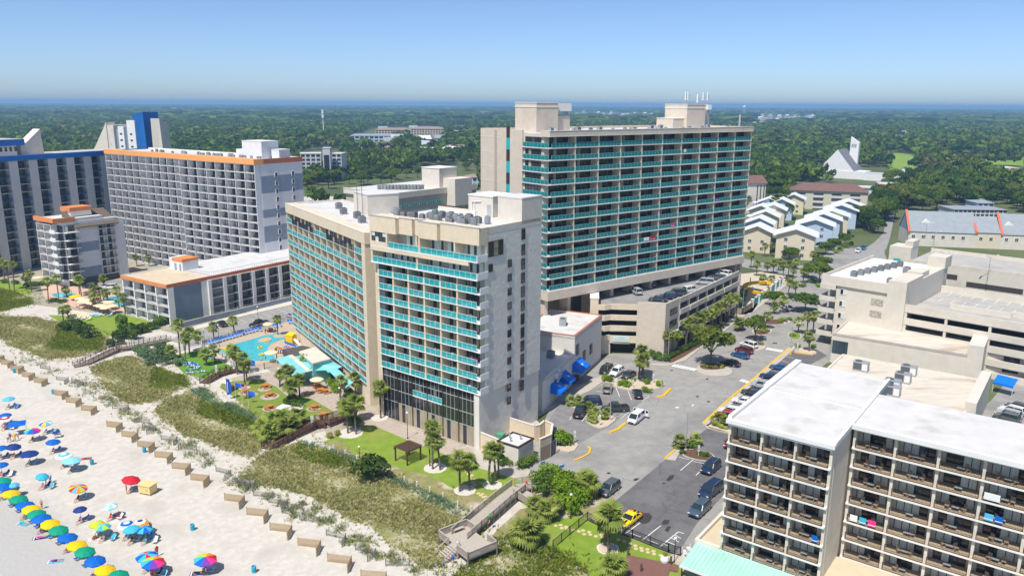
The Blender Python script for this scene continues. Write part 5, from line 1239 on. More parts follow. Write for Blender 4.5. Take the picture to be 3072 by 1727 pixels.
shrubs(Z3_,[(460,555,1.6,1.5),(500,540,1.6,1.6),(540,520,1.6,1.5),(330,530,1.3,1.4),(290,540,1.0,1.0)],bushg,'clipped hedge by the white service building','hedges by the service building')
shrubs(Z3_,[(210,690,1.0,1.2),(900,990 -300,0.8,.9),(1860,400,1.2,1.2),(1930,460,1.0,1.0),(1780,440,.9,.8),(1980,470,.9,1.0)],bushg,'low green shrub in the planted kerb bed','shrubs in kerb beds')
for q,(x,y,s) in enumerate(((1760,395,1.0),(1870,365,.8),(2060,200,1.0),(2130,230,.9))): palm('short palm in the kerb bed by the dark car park',G(*Z3_([(x,y)])[0]),1.2,q,s,False,'short palms by the dark car park')
shrubs(Z5_,[(650,1330,2.3,2.6),(720,1310,1.8,2.2),(600,1290,1.8,2.2)],bushl,'glossy bright cycad bush by the white post','cycad bushes by the lot entry')
for q,(x,y) in enumerate(((790,700),(910,700),(1080,790),(1090,950),(1180,980),(1290,930),(1350,850),(1180,850))): palm('young low palm in the pebble islands of the lot',G(*Z5_([(x,y)])[0]),.9,q,.85 if q < 3 else .6,False,'low palms in the lot islands')
shrubs(Z5_,[(1320,330,1.3,1.6),(1400,340,1.2,1.5),(1560,400,1.1,1.3),(1660,420,1.3,1.6),(1620,380,1.1,1.3),(1930,500,1.2,1.4),(1990,510,1.0,1.1),(1960,370,1.3,1.5),(2140,410,1.2,1.4),(1760,330,.9,1.0)],bushl,'bright green shrub in the pebble islands of the lot','shrubs in the lot islands')
shrubs(Z7_,[(1340,590,1.3,.8),(1440,600,1.2,.8),(1270,580,1.0,.7),(1520,590,1.1,.8),(2130,90,1.3,1.0),(1960,210,1.0,.7),(2100,260,1.0,.7)],golden,'low golden ground shrub in the kerbed islands','golden shrubs in the islands')
shrubs(Z7_,[(560,470,1.5,1.5),(640,490,1.4,1.3),(720,490,1.6,1.5),(600,440,1.4,1.6),(510,430,1.4,1.8)],bushg,'trimmed shrub at the parking deck corner','shrubs at the deck corner')
shrubs(L4_,[(1605,930,2.4,2.4),(1650,920,2.2,2.6),(1690,900,1.8,2.4),(1750,830,2.0,2.0),(1840,840,2.2,2.4),(1950,890,1.4,1.4),(1900,870,1.5,1.5)],bushg,'dark green shrub at the slate blue wall','shrubs at the slate wall')
shrubs(L4_,[(660,980,3.0,2.6),(780,980,3.2,3.0),(860,1010,3.0,2.6),(900,1050,2.8,2.2),(1380,1010,3.2,2.8),(1250,1050,3.0,2.6),(1320,1060,3.0,2.6),(1180,1060,2.4,2.2),(1440,1000,2.6,2.4),(1530,960,2.4,2.2),(1120,1130,2.2,1.6),(1200,1120,2.0,1.4)],bushdark,'dark evergreen thicket along the left hotel lawn','thicket along the left lawn')
shrub('feathery pine-like bush on the left hotel lawn',G(*L4_([(1240,990)])[0]),2.8,4.6,bushg,2)
shrubs(L4_,[(1400,1230,2.6,2.4),(1480,1250,2.8,2.8),(1570,1290,3.0,3.0),(1650,1230,2.6,2.6),(1450,1190,2.2,2.0),(1620,1180,2.4,2.4),(1690,1310,2.4,2.2),(1500,1320,2.0,1.8),(1780,1330,2.0,1.8)],seagr,'grey-green dune shrub beside the left boardwalk','shrubs beside the left boardwalk')
shrubs(L4_,[(2250,785,1.4,1.0),(2330,765,1.4,1.0),(2420,745,1.4,1.0),(2500,720,1.4,1.0),(2160,800,1.2,1.4),(2440,700,1.3,2.0),(2500,680,1.3,2.0),(2300,775,1.3,1.0)],bushl,'clipped bright hedge along the low block','hedges along the low block')
shrubs(L4_,[(40,500,2,1.4),(150,510,2,1.4),(330,530,2.4,1.6),(400,525,2.2,1.6),(280,540,2,1.4),(560,690,1.6,1.3),(620,700,1.6,1.3),(520,690,1.6,1.3)],bushg,'clipped hedge in the left hotel grounds','hedges in the left hotel grounds')
shrubs(ZR_,[(820,320,2,1.6),(860,300,2,1.6),(900,280,2,1.6),(940,250,2,1.6),(640,560,2,1.4),(680,590,2,1.4),(560,590,2,1.2),(250,940,1.2,.9),(520,1080,1.2,1.0),(650,1080,1.3,1.0),(380,870,1.6,1.0),(440,860,1.6,1.0),(480,990,1.4,.8)],bushl,'low hedge along the side street','hedges along the side street')
for q in range(30):
    t=q/29;p=G(*Z7_([(740+560*t,470 -290*t)])[0]);shrub('dark shrub in the bed below the parking deck',p,1.1,1.2,bushdark,q,'shrubs below the parking deck')

# --- dune vegetation: blades in tufts, one mass
DUNES={
 'D1': (L4_([(0,840),(350,850),(600,910),(950,1010),(1080,1050),(1050,1130),(1040,1180),(800,1240),(480,1265),(300,1190),(100,1130),(0,1050),(-200,980),(-200,820)]),0),
 'D0': (L4_([(-200,560),(0,570),(150,590),(300,650),(330,710),(0,790),(-200,800)]),1),
 'D2': (ZA_([(600,100),(700,40),(850,20),(1000,80),(1200,150),(1240,215),(1160,250),(1000,320),(850,338),(760,285),(640,180)]),0),
 'D3': ([(466,1240),(488,1203),(576,1164),(613,1166),(654,1198),(700,1210),(770,1250),(795,1290),(790,1340),(760,1372),(715,1366),(655,1340),(560,1305),(505,1266)],0),
 'D4': (Z2_([(50,605),(150,510),(310,425),(550,345),(720,355),(850,405),(1030,505),(1280,645),(1500,705),(1700,805),(1900,885),(2060,955),(2040,990),(1940,1100),(1780,1100),(1735,1200),(1770,1320),(1700,1385),(1560,1380),(1450,1290),(1250,1170),(1150,1050),(980,1000),(850,910),(700,820),(560,770),(400,735),(250,690),(100,645)]),0),
 'D5': (Z3_([(30,1340),(210,1200),(330,1100),(365,1240),(560,1235),(690,1225),(850,1315),(1000,1400),(1050,1600),(-300,1600),(-60,1400)]),1)}
dunesoil=M('dune_soil',(.30,.28,.12),(.46,.42,.31),.35,.95,.5,4,lo=.42,hi=.62,c3=(.22,.24,.08),scale3=.08)
gq,gt=[],[]
OLIVE=np.array([(.37,.36,.13),(.45,.42,.18),(.31,.33,.10),(.55,.50,.26)]);GRN=np.array([(.17,.25,.03),(.23,.28,.035),(.26,.26,.05),(.15,.22,.035)]);TEAL=np.array([(.18,.28,.15),(.15,.25,.12),(.21,.31,.18)])
def blades(P,hgt,colr,r,wid=.05,lean=.3,per=6):
    n=len(P) *per;p=np.repeat(P,per,0) +np.concatenate([r.normal(scale=.13,size=(n,2)),np.zeros((n,1))],1);h=np.repeat(hgt,per) *r.uniform(.55,1.15,n)
    a=r.uniform(0,6.28,n);d=np.stack([np.cos(a),np.sin(a),0*a],1);s=np.stack([-np.sin(a),np.cos(a),0*a],1) *wid
    ln=d*(h*r.uniform(lean*.4,lean*1.8,n))[:,None];up=np.array([0,0,1.0])
    q=np.stack([p -s,p+s,p+ln*.55+up*(h*.7)[:,None] +s*.9,p+ln*1.15+up*h[:,None]],1)
    c=np.repeat(colr,per,0) *r.uniform(.7,1.3,(n,1));return q,c
rd=np.random.default_rng(21)
def in_world(P,poly):
    return inpoly(P[:,0],P[:,1],[(q.x,q.y) for q in poly])
GREENP=[[(q.x,q.y) for q in gpts(z)] for z in (ZA_([(1000,85),(1200,150),(1240,215),(1150,240),(980,230),(960,190)]),ZA_([(1280,400),(1300,290),(1480,320),(1660,400),(1667,500),(1560,500),(1400,450)]),Z2_([(480,440),(540,360),(700,350),(780,420),(900,500),(960,560),(800,560),(600,500)]),L4_([(560,920),(950,1010),(1060,1060),(1020,1180),(700,1200),(420,1150),(560,1040)]))]
TEALP=[[(q.x,q.y) for q in gpts(z)] for z in (Z2_([(1230,620),(1500,700),(1700,800),(1900,880),(2070,950),(2000,1010),(1820,940),(1600,850),(1450,740),(1280,680)]),Z2_([(540,345),(720,340),(860,400),(1040,500),(1030,570),(880,470),(700,390),(560,380)]),ZA_([(1230,225),(1330,225),(1430,300),(1560,370),(1667,420),(1667,460),(1500,380),(1380,330),(1250,270)]))]
for nme,(px,kind) in DUNES.items():
    poly=gpts(px);cn=sum(poly,Vector()) /len(poly);edge=chaikin(poly,3);o=sheet('dune',None,.03,dunesoil,world_pts=[cn+(q -cn) *(.95+.05*math.sin(i*1.9) +.03*math.sin(i*.7)) for i,q in enumerate(edge)])
    xs=[q.x for q in poly];ys=[q.y for q in poly];area=(max(xs) -min(xs)) *(max(ys) -min(ys));n=int(area*14)
    P=np.stack([rd.uniform(min(xs),max(xs),n),rd.uniform(min(ys),max(ys),n),np.zeros(n)],1)
    m=in_world(P,poly);P=P[m];P[:,:2] += rd.normal(scale=.35,size=(len(P),2)) +np.where(rd.uniform(size=(len(P),1)) < .16,rd.normal(scale=2.2,size=(len(P),2)),0)
    patch_=np.sin(P[:,0] *.45+1.7*np.sin(P[:,1] *.31)) +np.sin(P[:,1] *.52+P[:,0] *.2) +rd.normal(scale=.5,size=len(P))
    k_=patch_ > -1.55;P=P[k_];patch_=patch_[k_]
    c=OLIVE[rd.integers(0,4,len(P))] if kind == 0 else GRN[rd.integers(0,4,len(P))]
    for g in GREENP:
        mm=inpoly(P[:,0],P[:,1],g);c[mm] =GRN[rd.integers(0,4,mm.sum())]
    for g in TEALP:
        mm=inpoly(P[:,0],P[:,1],g);c[mm] =TEAL[rd.integers(0,3,mm.sum())]
    h=.42+.14*patch_+rd.uniform(0,.25,len(P));q,t=blades(P,np.clip(h*.85,.22,.8),c,rd,.042,.55);gq.append(q);gt.append(t)
# sparse tufts on the sand between the dunes and the drift fences
SP=[]
for (x,y,s) in [(120,640,26),(200,700,20),(290,800,24),(400,850,22),(480,900,26),(500,950,22),(620,960,30),(720,1000,26),(800,1000,24),(880,1060,30),(950,1160,26),(1030,1140,26),(1100,1180,30),(1190,1290,26),(1100,1250,16),(1340,1320,30),(1300,1280,20),(1500,1400,30),(70,700,16),(680,900,22),(560,860,16)]: SP.append((Z2_([(x,y)])[0],s/2.7475))
for (x,y,s) in [(180,45,30),(280,60,28),(350,120,26),(490,185,26),(580,250,26),(660,290,24),(740,330,22),(800,380,26),(860,400,26),(900,430,20),(960,480,26),(1020,500,24),(1110,580,28),(1180,600,30),(1250,650,26),(1330,670,28),(1350,720,24),(1530,830,26),(1600,880,26),(1240,590,20),(620,220,24),(560,200,22),(700,300,20)]: SP.append((ZA_([(x,y)])[0],s/2.1706))
for (u_,v_),s in SP:
    p=G(u_,v_);rr_=s*p.y/2350;n=55;P=np.stack([rd.normal(p.x,rr_*1.3,n),rd.normal(p.y,rr_*1.6,n),np.zeros(n)],1)
    c=np.where(rd.uniform(size=(n,1)) < .4,TEAL[rd.integers(0,3,n)] *.9,OLIVE[rd.integers(0,4,n)]);q,t=blades(P,rd.uniform(.25,.6,n),c,rd,.03,.5,5);gq.append(q);gt.append(t)
dg=link('dune_grass',quads_to_mesh('dune_grass',np.concatenate(gq),np.concatenate(gt),MATS['leaf']));tag(dg,'olive and green beach grass covering the dunes','grass',kind='stuff')
# short blades that roughen the lawns

# ================================================================== VEHICLES
tyre=M('tyre',(.02,.02,.02),rough=.9);rimm=M('rim',(.45,.46,.47),rough=.3,metal=.7)
carglass=M('car_glass',(.015,.03,.035),rough=.05,spec=.9);lampw=M('headlamp',(.75,.76,.76),rough=.15);lampr=M('tail_lamp',(.45,.01,.01),rough=.2);blackp=M('black_plastic',(.02,.02,.022),rough=.6)
def paint(name,c): 
    m=M('paint_'+name,c,rough=.25,spec=.6);m.node_tree.nodes['Principled BSDF'].inputs['Coat Weight'].default_value=.6;return m
PAINT={k: paint(k,c) for k,c in dict(black=(.012,.012,.014),white=(.78,.78,.77),grey=(.10,.11,.12),darkgrey=(.045,.05,.055),navy=(.012,.025,.07),blue=(.02,.09,.24),maroon=(.16,.012,.02),red=(.42,.015,.03),yellow=(.95,.66,.005),silver=(.42,.44,.46),tan=(.30,.25,.19),slate=(.06,.09,.13)).items()}
SPEC={  # length, width, height, belt, hood height, cabin: belt front/rear, roof front/rear (x, front is +)
 'sedan': (4.75,1.82,1.45,.92,.82,1.05,-1.75,.35,-1.05),'suv': (4.75,1.9,1.72,1.05,1.0,1.15,-2.2,.55,-1.95),'bigsuv': (5.2,2.0,1.9,1.15,1.12,1.3,-2.45,.7,-2.3),
 'van': (4.75,1.85,1.86,1.05,1.0,1.75,-2.3,.95,-2.25),'sports': (4.8,1.92,1.36,.88,.84,.75,-1.9,.0,-1.15),'pickup': (5.6,1.95,1.85,1.1,1.05,1.15,-1.0,.55,-.75)}
def car_parts(kind,pm):
    L,W,H,B,HH,cf,cr,rf,rr=SPEC[kind];hw=W/2;gb=.28;f=L/2
    bm=MB()
    st=[(f,.42,.62,.80),(f -.12,.30,.70,.92),(f -.45,gb,HH -.08,.97),(cf+.15,gb,HH,1.0),(cf -.3,gb,B,1.0),(cr+.3,gb,B,1.0)]
    if kind == 'pickup': st += [(cr -.02,gb,B,1.0),(-f+.15,gb,B -.02,1.0),(-f,.42,B -.04,.96)]
    else: st += [(-f+.35,gb,B -(.06 if kind in ('sedan','sports') else 0),.97),(-f+.08,.32,B -.12,.93),(-f,.42,.75,.84)]
    ring=[]
    for x,zb,zt,w in st:
        w *= hw;m=zb+(zt -zb) *.55;ring.append([(x,-w*.94,zb),(x,-w,m),(x,-w*.93,zt),(x,0,zt+.03),(x,w*.93,zt),(x,w,m),(x,w*.94,zb)])
    vs=[p for r_ in ring for p in r_];n=7;fs=[]
    for k in range(len(ring) -1):
        for i in range(n -1): fs.append((k*n+i,(k+1) *n+i,(k+1) *n+i+1,k*n+i+1))
        fs.append(((k+1) *n,k*n,k*n+n -1,(k+1) *n+n -1))
    fs += [tuple(range(n)),tuple(range((len(ring) -1) *n+n -1,(len(ring) -1) *n -1,-1))]
    bm.add(vs,fs,pm)
    # roof shell and pillars
    iw=hw*(.76 if kind not in ('van','bigsuv') else .82);bw=hw*.92
    top=[(rf,-iw,H -.05),(rf,iw,H -.05),(rr,iw,H -.04),(rr,-iw,H -.04)];xm=(rf+rr) /2
    bm.add([(rf,-iw,H -.07),(rf,iw,H -.07),(rr,iw,H -.06),(rr,-iw,H -.06),(rf -.15,-iw*.9,H),(rf -.15,iw*.9,H),(rr+.12,iw*.9,H),(rr+.12,-iw*.9,H)],[(4,5,6,7),(0,1,5,4),(1,2,6,5),(2,3,7,6),(3,0,4,7)],pm)
    bel=[(cf,-bw,B),(cf,bw,B),(cr,bw,B),(cr,-bw,B)]
    for a,b in zip(bel,top): bm.bar(a,(b[0],b[1],b[2] -.02),.09,.09,pm)
    for x in ((cf+cr) /2 -.1,): 
        for s in (-1,1): bm.bar((x,s*(bw+.0),B),(x,s*(iw+.01),H -.07),.1,.06,pm)
    if kind in ('suv','bigsuv'): 
        for s in (-1,1): bm.bar((rf -.2,s*iw*.85,H+.03),(rr+.3,s*iw*.85,H+.03),.05,.05,rimm)
    for s in (-1,1): bm.box(cf -.35,cf -.15,s*(hw+.1) -.09,s*(hw+.1) +.09,B -.02,B+.14,pm)
    gl=MB();s_=.985
    lo=[(x*1,y*s_,z) for x,y,z in bel];hi=[(x,y*s_,z -.02) for x,y,z in top]
    gl.add(lo+hi,[(0,1,5,4),(1,2,6,5),(2,3,7,6),(3,0,4,7)],carglass)
    tr=MB().box(f -.1,f+.02,-hw*.55,hw*.55,.42,.62,blackp).box(-f -.02,-f+.1,-hw*.7,hw*.7,.36,.5,blackp).box(-f -.03,-f,-.25,.25,.55,.68,lampw)
    parts=[('body',bm.mesh('body')),('windows',gl.mesh('windows')),('bumper_trim',tr.mesh('bumper_trim'))]
    if kind == 'pickup': parts.append(('cargo_bed',MB().box(-f+.12,cr -.15,-hw*.8,hw*.8,B -.05,B+.045,blackp).mesh('cargo_bed')))
    if kind == 'sports': parts.append(('racing_stripes',MB().box(cf+.2,f -.5,-.42,-.12,HH+.035,HH+.06,blackp).box(cf+.2,f -.5,.12,.42,HH+.035,HH+.06,blackp).box(-f+.1,rr -.6,-.45,-.12,B+.04,B+.06,blackp).box(-f+.1,rr -.6,.12,.45,B+.04,B+.06,blackp).mesh('racing_stripes')))
    return parts
WHEEL=MB().tube((0,-.11,0),(0,.11,0),.34,.34,tyre,14).mesh('wheel');RIM=MB().tube((0,-.118,0),(0,.118,0),.2,.2,rimm,10).mesh('rim')
HEADL=MB().box(-.12,.03,-.19,.19,-.07,.07,lampw).mesh('headlight');TAILL=MB().box(-.03,.06,-.15,.15,-.1,.1,lampr).mesh('taillight')
def car(kind,colr,label,p,az,z=0):
    parts=cached(('car',kind,colr),lambda: car_parts(kind,PAINT[colr]));L,W=SPEC[kind][:2]
    o=thing('parked_car' if kind not in ('pickup','van') else ('pickup_truck' if kind == 'pickup' else 'delivery_van'),label,{'pickup': 'pickup truck','van': 'van','suv': 'suv','bigsuv': 'suv'}.get(kind,'car'),(p[0],p[1],z),R(90 -az))
    for nme,me in parts: link(nme,me,o)
    for sx in (L*.305,-L*.29):
        for sy in (-1,1): w=link('wheel',WHEEL,o,(sx,sy*(W/2 -.13),.34));link('rim',RIM,w)
    for sy in (-1,1):
        link('headlight',HEADL,o,(L/2 -.1,sy*W*.36,.68));link('taillight',TAILL,o,(-L/2+.02,sy*W*.38,.85))
    return o
def carpx(kind,colr,label,zf,front,rear,z=0):
    a,b=[G(u,v,z) for u,v in zf([front,rear])];d=a -b;return car(kind,colr,label,(a+b) /2,math.degrees(math.atan2(d.x,d.y)),z+.06)
ZC_=zoomer(1780,1380,5.1725)
carpx('sports','yellow','yellow sports car with black stripes beside the black fence',ZC_,(460,1035),(640,900))
carpx('suv','grey','grey suv parked by the shaggy palm clump',ZC_,(155,560),(330,430))
carpx('suv','navy','dark navy suv in the stall nearest the planted kerb bed',ZC_,(1735,230),(1900,95))
carpx('bigsuv','navy','long dark suv in the middle stall beside the cream hotel',ZC_,(1700,610),(1930,440))
carpx('suv','slate','slate blue suv half hidden behind the cream parapet',ZC_,(1560,890),(1730,740))
carpx('sedan','maroon','dark red car peeking out beside the brown balcony hotel',ZH_,(262,700),(310,640))
carpx('pickup','black','black pickup truck with its tail to the lot entry',Z5_,(985,760),(880,930))
carpx('suv','navy','dark blue suv behind the low palms of the lot island',Z5_,(960,680),(1210,680))
carpx('pickup','darkgrey','charcoal pickup truck parked sideways beside the lamp pole',Z5_,(1260,800),(1680,780))
carpx('suv','tan','tan suv with open tailgate by the entrance walk',Z5_,(1375,430),(1345,530))
carpx('sedan','black','black sedan beside the striped bay',Z5_,(1800,510),(1835,600))
carpx('suv','white','white suv behind the entrance shrubs',Z5_,(1440,260),(1560,180))
carpx('sedan','darkgrey','dark sedan right of the white suv at the entrance',Z5_,(1600,310),(1760,220))
carpx('suv','black','black suv partly under the largest blue awning',Z5_,(1260,235),(1400,140))
carpx('van','white','white van with its rear doors open on the drive',Z5_,(1715,1010),(1880,880))
carpx('sedan','navy','blue car behind the tan service wall',Z5_,(430,1110),(545,1190))
v0=[o for o in col.objects if o.name.startswith('delivery_van') and o.parent is None][0]
for sy in (-1,1): MB().box(-.03,.03,0,.8,.45,1.75,PAINT['white']).box(-.035,.035,.1,.7,1.1,1.6,carglass).build('rear_door',v0,(-2.38,sy*.88,0),R(-15 if sy > 0 else 195))
carpx('suv','white','white suv under the small oak island',Z7_,(1830,270),(1990,320))
carpx('suv','maroon','maroon suv between the white and blue cars',Z7_,(1750,345),(1930,400))
carpx('sedan','blue','blue sedan between the maroon suv and the black sedan',Z7_,(1710,420),(1860,465))
carpx('sedan','black','black sedan shaded by the large oak',Z7_,(1560,530),(1740,580))
for (c_,k_,x,y,lb) in (('white','sedan',1830,1110,'white sedan with dark wheel seen past the white roof edge'),('darkgrey','sedan',1960,985,'dark sedan beyond the white roof edge'),('silver','suv',2090,880,'silver suv beyond the white roof edge'),('navy','sedan',2220,750,'navy car in the dark bays below the yellow kerb'),('blue','sedan',2360,620,'blue car farthest up the dark bays'),('white','suv',1640,1265,'white suv beside the red car below the yellow kerb'),('red','suv',1590,1330,'red suv beside the short palms at the yellow kerb')):
    carpx(k_,c_,lb,Z7_,(x -75,y -12),(x+75,y+15))
for (c_,k_,x,y,dx,dy,lb) in (('white','suv',1835,215,60,12,'white suv farthest back on the parking deck'),('grey','suv',1770,255,60,8,'grey suv behind the silver minivan on the deck'),('silver','van',1655,300,70,5,'silver minivan beside the teal-striped column on the deck'),('white','bigsuv',1480,385,55,-10,'white and black off-roader on the deck'),('darkgrey','bigsuv',1380,410,70,0,'dark suv in the middle of the deck row'),('navy','suv',1300,440,75,5,'navy suv at the front of the deck row'),('darkgrey','sedan',1200,462,70,5,'low dark car nearest the deck corner'),('silver','suv',990,390,45,25,'silver suv parked under the tower'),('darkgrey','suv',1115,315,45,15,'dark suv in the shade under the tower')):
    carpx(k_,c_,lb,Z4_,(x -dx,y -dy),(x+dx,y+dy),12.05)
carpx('sedan','silver','silver car under the palms of the side street',Z4_,(2400,525),(2490,560))
carpx('sedan','black','black sedan in the upper car park',ZP_,(1400,1110),(1500,1150))
carpx('pickup','black','black pickup in the upper car park by the pool fence',ZP_,(1880,1160),(2100,1110))
carpx('sedan','silver','silver car at the end of the upper car park',ZP_,(2420,1000),(2500,1030))
carpx('suv','white','white suv in the drive beside the front tower',ZQ_,(1030,1075),(1130,1070))
carpx('suv','black','black suv in the drive beside the front tower',ZQ_,(790,1060),(900,1060))
carpx('suv','white','white suv at the head of the side street',ZR_,(985,325),(1020,300))
carpx('suv','blue','blue suv at the head of the side street',ZR_,(1030,300),(1060,280))
for q,(c_,x,y) in enumerate((('white',1960,478),('silver',1940,500),('grey',1930,520),('darkgrey',1990,460))): carpx('suv',c_,['white','silver','grey','dark'][q] +' suv in the far right side lot',ZH_,(x -45,y -12),(x+45,y+12))

# ================================================================== PEOPLE
SK={k: M('skin_'+k,c,rough=.6) for k,c in dict(light=(.62,.36,.25),tan=(.42,.22,.13),dark=(.14,.07,.045)).items()}
CL={k: M('cloth_'+k,c,rough=.9) for k,c in dict(white=(.75,.75,.73),red=(.6,.03,.05),blue=(.03,.14,.55),navy=(.015,.03,.12),green=(.03,.45,.10),yellow=(.8,.55,.03),purple=(.22,.07,.40),black=(.02,.02,.022),pink=(.75,.12,.35),teal=(.02,.42,.42),grey=(.3,.3,.31)).items()}
HAIR={k: M('hair_'+k,c,rough=.8) for k,c in dict(brown=(.06,.03,.015),black=(.012,.01,.01),blond=(.38,.24,.09)).items()}
POSES={
 'stand': dict(pelvis=(0,0,.95),chest=(0,0,1.28),neck=(0,0,1.47),head=(.02,0,1.64),shl=(0,.19,1.40),ell=(.02,.26,1.12),hal=(.08,.25,.86),shr=(0,-.19,1.40),elr=(.02,-.26,1.12),har=(.1,-.25,.88),hil=(0,.10,.90),knl=(.03,.12,.50),fol=(0,.12,.08),tol=(.14,.13,.04),hir=(0,-.10,.90),knr=(.02,-.12,.50),for_=(0,-.12,.08),tor=(.14,-.13,.04)),
 'walk': dict(pelvis=(0,0,.93),chest=(.03,0,1.26),neck=(.05,0,1.45),head=(.08,0,1.62),shl=(.03,.19,1.38),ell=(-.1,.25,1.12),hal=(-.02,.26,.88),shr=(.03,-.19,1.38),elr=(.14,-.25,1.14),har=(.28,-.22,.95),hil=(0,.1,.88),knl=(.2,.11,.52),fol=(.22,.11,.1),tol=(.36,.11,.09),hir=(0,-.1,.88),knr=(-.08,-.11,.48),for_=(-.32,-.11,.16),tor=(-.22,-.11,.05)),
 'sit': dict(pelvis=(0,0,.42),chest=(-.1,0,.74),neck=(-.13,0,.92),head=(-.1,0,1.08),shl=(-.1,.19,.86),ell=(-.02,.27,.6),hal=(.22,.24,.52),shr=(-.1,-.19,.86),elr=(-.02,-.27,.6),har=(.22,-.24,.52),hil=(.04,.1,.42),knl=(.46,.13,.5),fol=(.62,.13,.1),tol=(.76,.13,.07),hir=(.04,-.1,.42),knr=(.46,-.13,.5),for_=(.66,-.13,.1),tor=(.8,-.13,.07)),
 'lie': dict(pelvis=(0,0,.14),chest=(-.36,0,.15),neck=(-.56,0,.15),head=(-.73,0,.18),shl=(-.48,.2,.13),ell=(-.4,.36,.09),hal=(-.62,.44,.08),shr=(-.48,-.2,.13),elr=(-.3,-.34,.09),har=(-.06,-.34,.08),hil=(.06,.1,.13),knl=(.48,.14,.14),fol=(.88,.15,.1),tol=(.96,.17,.14),hir=(.06,-.1,.13),knr=(.48,-.13,.12),for_=(.88,-.16,.1),tor=(.98,-.18,.12))}
RAD=dict(pelvis=.14,chest=.15,neck=.06,head=.105,shl=.075,ell=.05,hal=.035,shr=.075,elr=.05,har=.035,hil=.095,knl=.062,fol=.045,tol=.03,hir=.095,knr=.062,for_=.045,tor=.03)
BONES=[('pelvis','chest'),('chest','neck'),('neck','head'),('chest','shl'),('shl','ell'),('ell','hal'),('chest','shr'),('shr','elr'),('elr','har'),('pelvis','hil'),('hil','knl'),('knl','fol'),('fol','tol'),('pelvis','hir'),('hir','knr'),('knr','for_'),('for_','tor')]
def pose_base(pose):
    J=POSES[pose];names=list(J);me=bpy.data.meshes.new('pose');me.from_pydata([J[n] for n in names],[(names.index(a),names.index(b)) for a,b in BONES],[])
    o=bpy.data.objects.new('pose',me);col.objects.link(o);o.modifiers.new('s','SKIN');sm=o.modifiers.new('u','SUBSURF');sm.levels=1;sm.render_levels=1
    for i,n in enumerate(names): me.skin_vertices[0].data[i].radius=(RAD[n],RAD[n]);
    me.skin_vertices[0].data[names.index('pelvis')].use_root=True
    dg_=bpy.context.evaluated_depsgraph_get();m2=bpy.data.meshes.new_from_object(o.evaluated_get(dg_));bpy.data.objects.remove(o)
    reg=[]
    for p in m2.polygons:
        c=p.center;best=(9,None)
        for a,b in BONES:
            A,B_=Vector(J[a]),Vector(J[b]);t=max(0,min(1,(c -A).dot(B_ -A) /(B_ -A).length_squared));d=(c -A -(B_ -A) *t).length
            if d < best[0]: best=(d,(a,b),t)
        a,b=best[1];h=Vector(J['head'])
        up_=(h -Vector(J['neck'])).normalized()
        if b == 'head': reg.append(3 if (c -h).dot(up_) > .02 or (c -h).x < -.04 and pose != 'lie' else 0)
        elif b in ('chest','neck','shl','shr'): reg.append(1)
        elif b in ('hil','hir') or (b in ('knl','knr') and best[2] < .5): reg.append(2)
        else: reg.append(0)
    return m2,reg
PB={k: pose_base(k) for k in POSES}
def person_mesh(pose,skin,top,bot,hair):
    def mk():
        m,reg=PB[pose];m=m.copy();m.name='person';m.materials.clear()
        for x in (SK[skin],CL[top] if top != 'bare' else SK[skin],CL[bot],HAIR[hair]): m.materials.append(x)
        m.polygons.foreach_set('material_index',reg);m.polygons.foreach_set('use_smooth',[True] *len(m.polygons));m.update();return m
    return cached(('person',pose,skin,top,bot,hair),mk)
def person(label,p,az,pose='stand',skin='light',top='white',bot='blue',hair='brown',sc=1.0,z=0):
    o=link('person',person_mesh(pose,skin,top,bot,hair),None,(p[0],p[1],z),R(90 -az),sc);return tag(o,label,'person')

# ================================================================== BEACH
UC={k: M('canvas_'+k,c,rough=.7) for k,c in dict(green=(.0,.30,.17),blue=(.0,.12,.50),yellow=(.86,.53,.0),navy=(.012,.04,.20),sky=(.10,.45,.75),white=(.78,.80,.80),red=(.60,.015,.03),pink=(.75,.04,.25),orange=(.85,.30,.02),purple=(.20,.04,.38),lime=(.38,.65,.06),teal=(.05,.42,.60),tan=(.80,.64,.40),aqua=(.25,.62,.78)).items()}
def umbrella_meshes(cols,rad,n=8,valance=False,rise=.42):
    def mk():
        mb=MB();rings=[(0,rise),(.35,rise*.86),(.7,rise*.5),(1.0,0)]
        for i in range(n):
            a,b=2*math.pi*i/n,2*math.pi*(i+1) /n;m=UC[cols[i%len(cols)]]
            for k in range(3):
                (r0,z0),(r1,z1) =rings[k],rings[k+1];q=UC[cols[(k+i) %len(cols)]] if valance == 'rings' else m
                if valance == 'rings': q=UC[cols[k%len(cols)]]
                pts=[(r0*rad*math.cos(a),r0*rad*math.sin(a),z0),(r1*rad*math.cos(a),r1*rad*math.sin(a),z1),(r1*rad*math.cos(b),r1*rad*math.sin(b),z1),(r0*rad*math.cos(b),r0*rad*math.sin(b),z0)]
                mb.add(pts,[(0,1,2,3)],q)
            e=1.0*rad;mb.add([(e*math.cos(a),e*math.sin(a),0),(e*math.cos(a),e*math.sin(a),-.13),(e*math.cos(b),e*math.sin(b),-.13),(e*math.cos(b),e*math.sin(b),0)],[(0,1,2,3)],q if valance == 'rings' else m)
        mb.tube((0,0,rise -.02),(0,0,rise+.1),.03,.01,white,6);return mb.mesh('canopy')
    return cached(('umb',tuple(cols),rad,n,valance),mk)
POLE=MB().tube((0,0,0),(0,0,1),.025,.022,white,6).mesh('pole')
